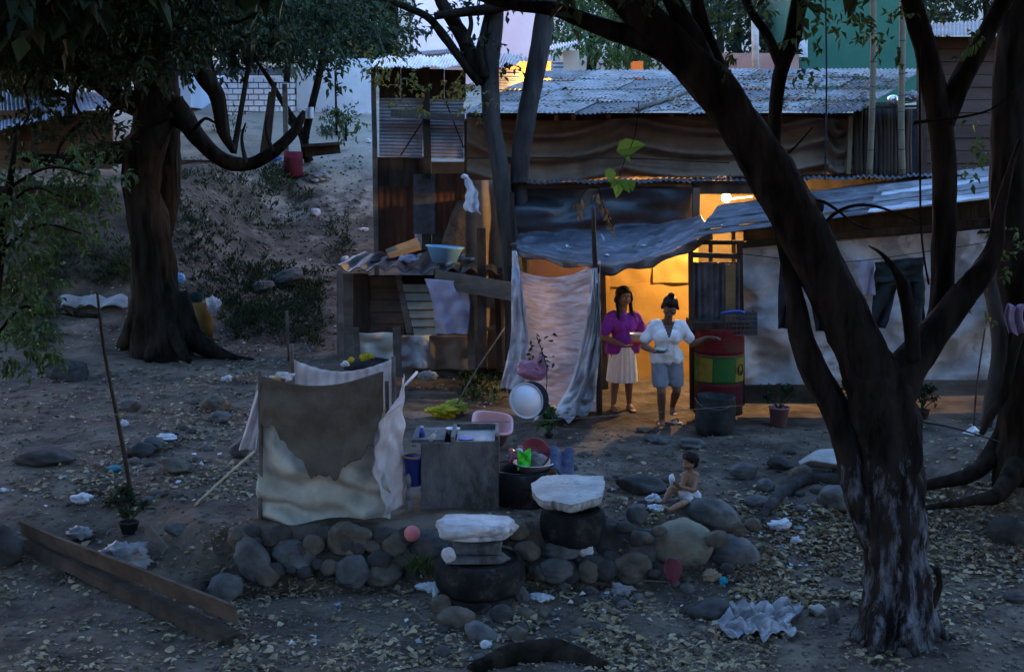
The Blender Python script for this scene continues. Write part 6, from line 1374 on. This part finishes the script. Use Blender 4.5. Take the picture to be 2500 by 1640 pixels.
# ---------------- people ----------------
SK = mat('skin_brown', (.20, .105, .065), (.25, .135, .085), 9, .55, .05, spec=.4)
SKD = mat('skin_dark', (.135, .070, .045), (.17, .09, .06), 9, .55, .05, spec=.4)
HAIR = mat('black_hair', (.010, .008, .008), (.022, .018, .017), 30, .5, .6, 60, st=(1, 1, .3))
EYEW = mat('eye_white', (.5, .48, .45), bump=0, rough=.3); LIP = mat('lips', (.16, .045, .04), bump=0, rough=.5); PUP = mat('pupil', (.01, .008, .008), bump=0, rough=.2)
FAT = 1.0
def xf(base, yaw, s=1.0):
    R = Matrix.Rotation(yaw, 3, 'Z'); return lambda x, y, z: Vector(base) + R @ Vector((x * FAT, y * FAT, z)) * s
def head_shape(bm, T, c, s=1.0, Rh=None):
    """c = head centre; face looks towards -y in head space"""
    Rh = Rh or Matrix.Identity(3); q = lambda x, y, z: T(*(Vector(c) + Rh @ Vector((x, y, z)) * s))
    caps(bm, q(0, .012, .03), q(0, -.012, .035), .076 * s, .072 * s); caps(bm, q(0, -.03, -.02), q(0, -.045, -.062), .060 * s, .036 * s)
    caps(bm, q(-.02, -.03, -.03), q(.02, -.03, -.03), .054 * s, .054 * s)
    caps(bm, q(0, -.082, .012), q(0, -.103, -.022), .009 * s, .014 * s, 8)         # nose
    caps(bm, q(-.012, -.088, -.026), q(.012, -.088, -.026), .010 * s, .010 * s, 8)
    caps(bm, q(-.020, -.078, -.050), q(.020, -.078, -.050), .010 * s, .010 * s, 8)   # lips
    for sx in (-1, 1):
        caps(bm, q(.012 * sx, -.074, .036), q(.045 * sx, -.062, .034), .012 * s, .010 * s, 8)   # brow
        caps(bm, q(.036 * sx, -.055, -.012), q(.045 * sx, -.045, -.012), .022 * s, .02 * s, 8)  # cheek
        caps(bm, q(.074 * sx, .008, .012), q(.078 * sx, .012, -.018), .014 * s, .009 * s, 8)   # ear
    return q
def face_parts(q, par, s=1.0):
    for sx in (-1, 1):
        bm = B(); bmesh.ops.create_uvsphere(bm, u_segments=12, v_segments=8, radius=.0095 * s, matrix=Matrix.Translation(q(.029 * sx, -.0665, .014))); ey = part('eye', bm, EYEW, par, smooth=True)
        bm = B(); bmesh.ops.create_uvsphere(bm, u_segments=10, v_segments=6, radius=.0045 * s, matrix=Matrix.Translation(q(.029 * sx, -.0735, .013))); part('pupil', bm, PUP, ey, smooth=True)
        bm = B(); tube(bm, [q(.012 * sx, -.086, .036), q(.03 * sx, -.083, .044), q(.048 * sx, -.072, .038)], .0022 * s, 6, 3); part('eyebrow', bm, HAIR, par, smooth=True)
    bm = B(); tube(bm, [q(-.024, -.082, -.050), q(0, -.092, -.047), q(.024, -.082, -.050)], .0045 * s, 6, 3); tube(bm, [q(-.020, -.082, -.056), q(0, -.091, -.060), q(.020, -.082, -.056)], .005 * s, 6, 3); part('mouth', bm, LIP, par, smooth=True)
def hand(bm, T, wr, dirv, nrm, s=1.0, curl=.5, side=1):
    """palm + five fingers. dirv: towards the fingers, nrm: palm side normal"""
    wr = Vector(wr); d = Vector(dirv).normalized(); n = Vector(nrm); n = (n - d * n.dot(d)).normalized(); a = d.cross(n) * side
    Tt = lambda v: T(*v)
    for k in (-1, 0, 1): caps(bm, Tt(wr + a * .018 * s * k), Tt(wr + d * .07 * s + a * .022 * s * k), .016 * s, .013 * s, 8)
    for k, L in enumerate((.062, .072, .068, .054)):
        o = wr + d * .08 * s + a * (.030 - .020 * k) * s; c1 = curl * (.7 + .12 * k)
        p1 = o + (d * cos(c1) + n * sin(c1)) * L * .5 * s; p2 = p1 + (d * cos(c1 * 2) + n * sin(c1 * 2)) * L * .33 * s; p3 = p2 + (d * cos(c1 * 2.7) + n * sin(c1 * 2.7)) * L * .25 * s
        caps(bm, Tt(o), Tt(p1), .0095 * s, .0088 * s, 8); caps(bm, Tt(p1), Tt(p2), .0088 * s, .008 * s, 8); caps(bm, Tt(p2), Tt(p3), .008 * s, .007 * s, 8)
    t0 = wr + d * .022 * s + a * .028 * s; t1 = t0 + (d * .7 + a * .75 + n * .3).normalized() * .04 * s; t2 = t1 + (d * .9 + a * .2 + n * .5).normalized() * .03 * s
    caps(bm, Tt(t0), Tt(t1), .013 * s, .0105 * s, 8); caps(bm, Tt(t1), Tt(t2), .0105 * s, .008 * s, 8)
def arm(bm, T, sh, el, wr, s=1.0):
    caps(bm, T(*sh), T(*el), .050 * s, .037 * s); caps(bm, T(*el), T(*(Vector(el).lerp(Vector(wr), .35))), .037 * s, .038 * s); caps(bm, T(*(Vector(el).lerp(Vector(wr), .35))), T(*wr), .038 * s, .023 * s)
def leg(bm, T, hip, kn, an, toe, s=1.0):
    caps(bm, T(*hip), T(*kn), .082 * s, .052 * s); m = Vector(kn).lerp(Vector(an), .3) + Vector((0, .012, 0)); caps(bm, T(*kn), T(*m), .050 * s, .053 * s); caps(bm, T(*m), T(*an), .053 * s, .032 * s)
    an = Vector(an); toe = Vector(toe); d = (toe - an); d.z = 0; heel = an - d.normalized() * .035 * s
    hz = toe.z
    caps(bm, T(*an), T(heel.x, heel.y, hz + .012), .030 * s, .028 * s); mid = an.lerp(toe, .55)
    caps(bm, T(heel.x, heel.y, hz + .010), T(mid.x, mid.y, hz + .012), .028 * s, .034 * s); caps(bm, T(an.x, an.y, an.z - .01), T(mid.x, mid.y, hz + .02), .030 * s, .030 * s)
    sd = Vector((-d.y, d.x, 0)).normalized()
    for k in range(5):
        o = mid + sd * (k - 2) * .014 * s; o.z = hz; e = o + d.normalized() * (.075 - .006 * abs(k - 1)) * s; caps(bm, T(o.x, o.y, hz + .006), T(e.x, e.y, hz + .002), .014 * s, .009 * s, 8)
# ---- woman in purple
FAT = 1.12
D = 15.75; g = P(1518, 1003, D); base = V(g.x, D, terr(g.x, D)); s = 1.0
T = xf(base, radians(14), P(0, 703, D).z * 0 + 1.0)
w1 = thing('person', 'person with long dark hair in a purple blouse and white skirt holding a bowl', 'person', base)
hh = P(1520, 703, D).z - base.z; k = hh / 1.55
T = xf(base, radians(16), k)
bm = B()
caps(bm, T(-.07, 0, .80), T(.07, 0, .80), .115 * k, sq=.85); caps(bm, T(0, 0, .86), T(0, 0, 1.02), .125 * k, .115 * k, sq=.85); caps(bm, T(-.075, 0, 1.13), T(.075, 0, 1.13), .10 * k, sq=.85)
caps(bm, T(-.05, -.03, 1.08), T(.05, -.03, 1.08), .10 * k); caps(bm, T(0, .005, 1.22), T(0, -.01, 1.34), .052 * k, .046 * k)
caps(bm, T(-.13, 0, 1.20), T(.13, 0, 1.20), .052 * k)
q1 = head_shape(bm, T, (0.0, -.02, 1.435), k and 1.0, Matrix.Rotation(radians(6), 3, 'Z') @ Matrix.Rotation(radians(10), 3, 'X'))
arm(bm, T, (-.165, 0, 1.19), (-.235, -.02, .95), (-.07, -.23, .86)); arm(bm, T, (.165, 0, 1.19), (.235, -.02, .96), (.13, -.22, .90))
hand(bm, T, (-.06, -.24, .86), (.9, -.35, .05), (.1, -.1, 1), 1, .55, 1); hand(bm, T, (.13, -.23, .90), (-.5, -.7, -.1), (-.5, .2, .8), 1, .6, -1)
for sx in (-1, 1): leg(bm, T, (.075 * sx, 0, .74), (.08 * sx, -.01, .42), (.075 * sx + .02 * sx, .02, .07), (.10 * sx, -.13, .01))
me = remesh(bm, .0075, 3); body = part('body', me, SK, w1, smooth=True); face_parts(q1, w1)
bm = B()   # blouse
caps(bm, T(-.08, 0, 1.13), T(.08, 0, 1.13), .122 * k, sq=.92); caps(bm, T(0, -.01, .86), T(0, 0, 1.05), .150 * k, .135 * k, sq=.92); caps(bm, T(-.08, 0, .80), T(.08, 0, .80), .140 * k, sq=.95); caps(bm, T(-.05, -.035, 1.08), T(.05, -.035, 1.08), .112 * k); caps(bm, T(-.13, 0, 1.19), T(.13, 0, 1.19), .075 * k)
for sx in (-1, 1): caps(bm, T(.16 * sx, 0, 1.17), T(.212 * sx, -.015, 1.02), .070 * k, .078 * k)
inv = base
def zl(p): return (p.z - base.z) / k
me = remesh(bm, .012, 2, cut=lambda p: zl(p) < .735 or (zl(p) > 1.245 and abs(p.x - base.x) < .08), disp=lambda p: .012 * noise.noise(p * 14) + .010 * noise.noise(Vector((p.x * 22, p.y * 22, p.z * 5))))
part('blouse', me, mat('purple_cloth', (.20, .035, .34), (.30, .05, .42), 10, .7, .4, 30, c3=(.42, .10, .45), c3s=9, c3t=.66), w1, smooth=True)
bm = B(); lathe(bm, T(0, 0, 0), [(r * k, z * k) for r, z in ((.15, .42), (.188, .38), (.187, .42), (.178, .54), (.168, .66), (.155, .76), (.145, .82))][1:], 120, None, lambda a, kk: 1 + (.055 * (1 - kk / 7)) * (sin(a * 17) + .5 * sin(a * 29 + 1)), close=False)
part('skirt', bm, mat('white_skirt', (.78, .76, .76), (.84, .83, .84), 8, .8, .2), w1, smooth=True)
bm = B(); R6 = Matrix.Rotation(radians(6), 3, 'Z')
hq = lambda x, y, z: q1(x, y, z)
caps(bm, hq(0, .04, .045), hq(0, .012, .062), .092, .088)
for sx in (-1, 1):
    caps(bm, hq(.060 * sx, .0, .05), hq(.088 * sx, .0, -.03), .040, .034); caps(bm, hq(.082 * sx, .0, -.03), hq(.080 * sx, -.05, -.14), .026 * k, .026 * k); caps(bm, hq(.080 * sx, -.05, -.14), hq(.092 * sx, -.105, -.30), .025 * k, .022 * k); caps(bm, hq(.092 * sx, -.105, -.30), hq(.085 * sx, -.13, -.40), .021 * k, .010 * k)
caps(bm, hq(0, .07, 0), hq(0, .08, -.14), .06 * k, .05 * k)
me = remesh(bm, .009, 2, disp=lambda p: .004 * noise.noise(Vector((p.x * 60, p.y * 60, p.z * 14)))); part('hair', me, HAIR, w1, smooth=True)
# bowl in her hands
bw_ = T(.035, -.34, .93); bm = B(); lathe(bm, bw_, [(.001, 0), (.062, .0), (.086, .09), (.093, .09), (.093, .10), (.082, .10), (.058, .008), (.001, .008)], 28, close=False); bmesh.ops.remove_doubles(bm, verts=bm.verts, dist=.0005)
bo = solo('food_bowl', 'white bowl with red base held by the person in purple', 'bowl', bm, PLW, smooth=True)
bm = B(); lathe(bm, bw_ - V(0, 0, .018), [(.001, -.012), (.066, -.012), (.074, .022), (.001, .024)], 24, close=False); part('red_base', bm, mat('red_bowl', (.50, .03, .05), bump=0, rough=.35), bo, smooth=True)
# ---- woman in white blouse, stepping forward
D = 14.95; g = P(1623, 1030, D); base2 = V(g.x, D, terr(g.x, D)); hh = P(1627, 724, D).z - base2.z; k = hh / 1.50; base = base2
w2 = thing('person', 'person with hair in a bun, white blouse and grey shorts, stepping out of the doorway', 'person', base)
T = xf(base, radians(-4), k)
bm = B()
caps(bm, T(-.055, .03, .78), T(.075, .03, .78), .118 * k, sq=.85); caps(bm, T(.01, .03, .84), T(.01, .02, 1.0), .120 * k, .115 * k, sq=.85); caps(bm, T(-.07, .01, 1.10), T(.09, .01, 1.10), .102 * k, sq=.85); caps(bm, T(-.04, -.02, 1.05), T(.06, -.02, 1.05), .10 * k)
caps(bm, T(.01, .01, 1.19), T(.02, -.035, 1.30), .052 * k, .046 * k); caps(bm, T(-.12, .01, 1.17), T(.14, .01, 1.17), .052 * k)
RH = Matrix.Rotation(radians(40), 3, 'X') @ Matrix.Rotation(radians(-5), 3, 'Z')
q2 = head_shape(bm, T, (.03, -.065, 1.385), 1.0, RH)
arm(bm, T, (-.155, .01, 1.16), (-.235, -.02, .93), (-.12, -.20, .90)); arm(bm, T, (.175, .01, 1.15), (.27, .03, .95), (.40, -.05, 1.04))
hand(bm, T, (-.115, -.21, .90), (.75, -.5, .0), (.1, .1, 1), 1, .5, 1); hand(bm, T, (.40, -.055, 1.045), (1, -.25, .1), (.1, -.2, -1), 1, .35, 1)
leg(bm, T, (-.055, .02, .72), (-.045, -.10, .42), (-.03, -.02, .07), (-.035, -.19, .01)); leg(bm, T, (.085, .03, .72), (.115, -.02, .42), (.09, .26, .18), (.10, .14, .10))
me = remesh(bm, .0075, 3); part('body', me, SKD, w2, smooth=True); face_parts(q2, w2)
bm = B()
caps(bm, T(-.07, .01, 1.10), T(.09, .01, 1.10), .125 * k, sq=.92); caps(bm, T(.01, .02, .84), T(.01, .01, 1.02), .145 * k, .138 * k, sq=.95); caps(bm, T(-.06, .03, .80), T(.08, .03, .80), .122 * k); caps(bm, T(-.04, -.03, 1.05), T(.06, -.03, 1.05), .112 * k); caps(bm, T(-.12, .01, 1.165), T(.14, .01, 1.165), .076 * k)
caps(bm, T(-.145, .01, 1.15), T(-.205, -.01, 1.01), .066 * k, .068 * k); caps(bm, T(.165, .01, 1.14), T(.235, .02, 1.02), .066 * k, .066 * k)
def vcut(p):
    z = zl(p); x = (p.x - base.x) / k - .015
    if z < .715: return True
    if z > 1.235 and abs(x) < .085: return True
    return p.y < base.y + .02 and z > 1.04 and abs(x) < (z - 1.04) * .40
me = remesh(bm, .012, 2, cut=vcut, disp=lambda p: .012 * noise.noise(p * 13) + .010 * noise.noise(Vector((p.x * 20, p.y * 20, p.z * 5)))); part('blouse', me, mat('white_blouse', (.72, .74, .79), (.80, .82, .86), 8, .8, .3, 30), w2, smooth=True)
bm = B(); caps(bm, T(-.05, .03, .76), T(.07, .03, .76), .112 * k); caps(bm, T(-.06, .02, .72), T(-.055, -.06, .50), .100 * k, .092 * k); caps(bm, T(.09, .03, .72), T(.108, .0, .50), .100 * k, .090 * k)
me = remesh(bm, .012, 2, cut=lambda p: zl(p) < .475 or zl(p) > .80, disp=lambda p: .008 * noise.noise(p * 15)); part('shorts', me, mat('grey_shorts', (.17, .19, .24), (.23, .25, .31), 9, .85, .3, 40), w2, smooth=True)
bm = B(); caps(bm, q2(0, .04, .04), q2(0, .010, .058), .092, .086); caps(bm, q2(0, .06, .0), q2(0, .06, -.03), .06 * k, .05 * k); caps(bm, q2(0, .055, .135), q2(.01, .04, .165), .038 * k, .030 * k)
for sx in (-1, 1): caps(bm, q2(.055 * sx, .0, .05), q2(.078 * sx, .01, -.02), .034 * k, .02 * k)
me = remesh(bm, .009, 2, disp=lambda p: .005 * noise.noise(p * 40)); part('hair', me, HAIR, w2, smooth=True)
bm = B(); lathe(bm, T(-.05, -.30, .93), [(.001, 0), (.06, .002), (.085, .018), (.088, .018), (.06, -.004), (.001, -.006)], 26, Matrix.Rotation(.12, 3, 'Y'), close=False); solo('plate', 'pale plate held by the person in the white blouse', 'plate', bm, mat('pale_green_plate', (.40, .46, .44), bump=0, rough=.4), smooth=True)
for (px, py, lab, ry) in ((1612, 1037, 'dusty pink flip flop under the stepping foot', 0), (1645, 1032, 'dark slipper with white edge right of the stepping foot', .9)):
    g = G(px, py); bm = B(); t = thing('slipper', lab, 'slipper', g + V(0, 0, .0)); Rz = rotz(ry)
    bm = B(); lathe(bm, g + V(0, -.02, .004), [(.001, 0), (.045, 0), (.047, .016), (.001, .016)], 24, Rz @ Matrix.Diagonal((1, 2.5, 1)), close=False); part('sole', bm, mat('pink_sole', (.34, .18, .2)) if ry == 0 else PLW, t, smooth=True)
    bm = B(); tube(bm, [g + Rz @ V(-.042, .02, .02), g + Rz @ V(-.02, -.04, .055), g + Rz @ V(0, -.07, .02)], .006, 6, 3); tube(bm, [g + Rz @ V(.042, .02, .02), g + Rz @ V(.02, -.04, .055), g + Rz @ V(0, -.07, .02)], .006, 6, 3); part('strap', bm, DARKC, t, smooth=True)
FAT = 1.0
# ---- seated child, back half turned, legs to the lower left
g = G(1680, 1228); D = g.y; base = V(g.x, D, terr(g.x, D)); hh = P(1692, 1104, D).z - base.z; k = hh / .54
ch = thing('person', 'small bare chested child sitting on the dirt in white shorts', 'person', base)
T = xf(base, 0, k)
bm = B()
caps(bm, T(-.01, 0, .07), T(.05, .0, .07), .075 * k, sq=.95); caps(bm, T(.02, 0, .10), T(.025, 0, .25), .072 * k, .075 * k, sq=.85); caps(bm, T(-.035, 0, .29), T(.065, .01, .29), .050 * k); caps(bm, T(.015, 0, .31), T(.012, -.005, .37), .034 * k, .032 * k)
q3 = head_shape(bm, T, (.008, -.01, .445), .80, rotz(radians(-62)) @ Matrix.Rotation(radians(16), 3, 'X'))
sk_ = .62
def arm2(sh, el, wr): caps(bm, T(*sh), T(*el), .030 * k, .024 * k); caps(bm, T(*el), T(*wr), .025 * k, .017 * k)
arm2((-.045, -.03, .28), (-.09, -.09, .18), (-.16, -.10, .24)); arm2((.07, .0, .28), (.03, -.12, .17), (-.10, -.14, .21))
hand(bm, T, (-.165, -.10, .245), (-.4, .0, .9), (.8, 0, .3), .55, .6, 1); hand(bm, T, (-.105, -.14, .215), (-.8, .1, .5), (.2, .5, .7), .55, .6, -1)
def leg2(hip, kn, an, toe): 
    caps(bm, T(*hip), T(*kn), .050 * k, .036 * k); caps(bm, T(*kn), T(*an), .037 * k, .022 * k); caps(bm, T(*an), T(*toe), .023 * k, .018 * k)
    d = (Vector(toe) - Vector(an)).normalized()
    for j in range(5): o = Vector(toe) + Vector((0, .011 * (j - 2), .0)); e = o + d * .025; caps(bm, T(*o), T(*e), .0085 * k, .006 * k, 8)
leg2((-.01, -.03, .08), (-.18, -.05, .17), (-.27, -.10, .04), (-.36, -.11, .05)); leg2((.03, -.06, .06), (-.10, -.24, .06), (-.24, -.36, .03), (-.30, -.38, .07))
me = remesh(bm, .006, 2); part('body', me, SK, ch, smooth=True); face_parts(q3, ch, .8)
bm = B(); caps(bm, T(-.01, 0, .065), T(.055, .0, .065), .086 * k); caps(bm, T(0, -.03, .08), T(-.085, -.045, .13), .062 * k, .052 * k); caps(bm, T(.02, -.05, .06), T(-.03, -.14, .065), .060 * k, .052 * k)
me = remesh(bm, .010, 2, cut=lambda p: (p.z - base.z) / k > .165, disp=lambda p: .006 * noise.noise(p * 20)); part('shorts', me, mat('child_shorts', (.42, .44, .48), (.52, .54, .58), 9, .85, .3), ch, smooth=True)
bm = B(); caps(bm, q3(0, .035, .04), q3(0, .012, .055), .078, .072); caps(bm, q3(0, .05, .0), q3(0, .05, -.04), .062, .05)
me = remesh(bm, .008, 2, disp=lambda p: .007 * noise.noise(p * 55)); part('hair', me, HAIR, ch, smooth=True)
bm = B(); rock(bm, T(-.185, -.10, .285), (.028, .022, .05), 8, None, 3, .25, .1); solo('white_toy', 'small white object held up by the child', 'toy', bm, PLW, smooth=True)
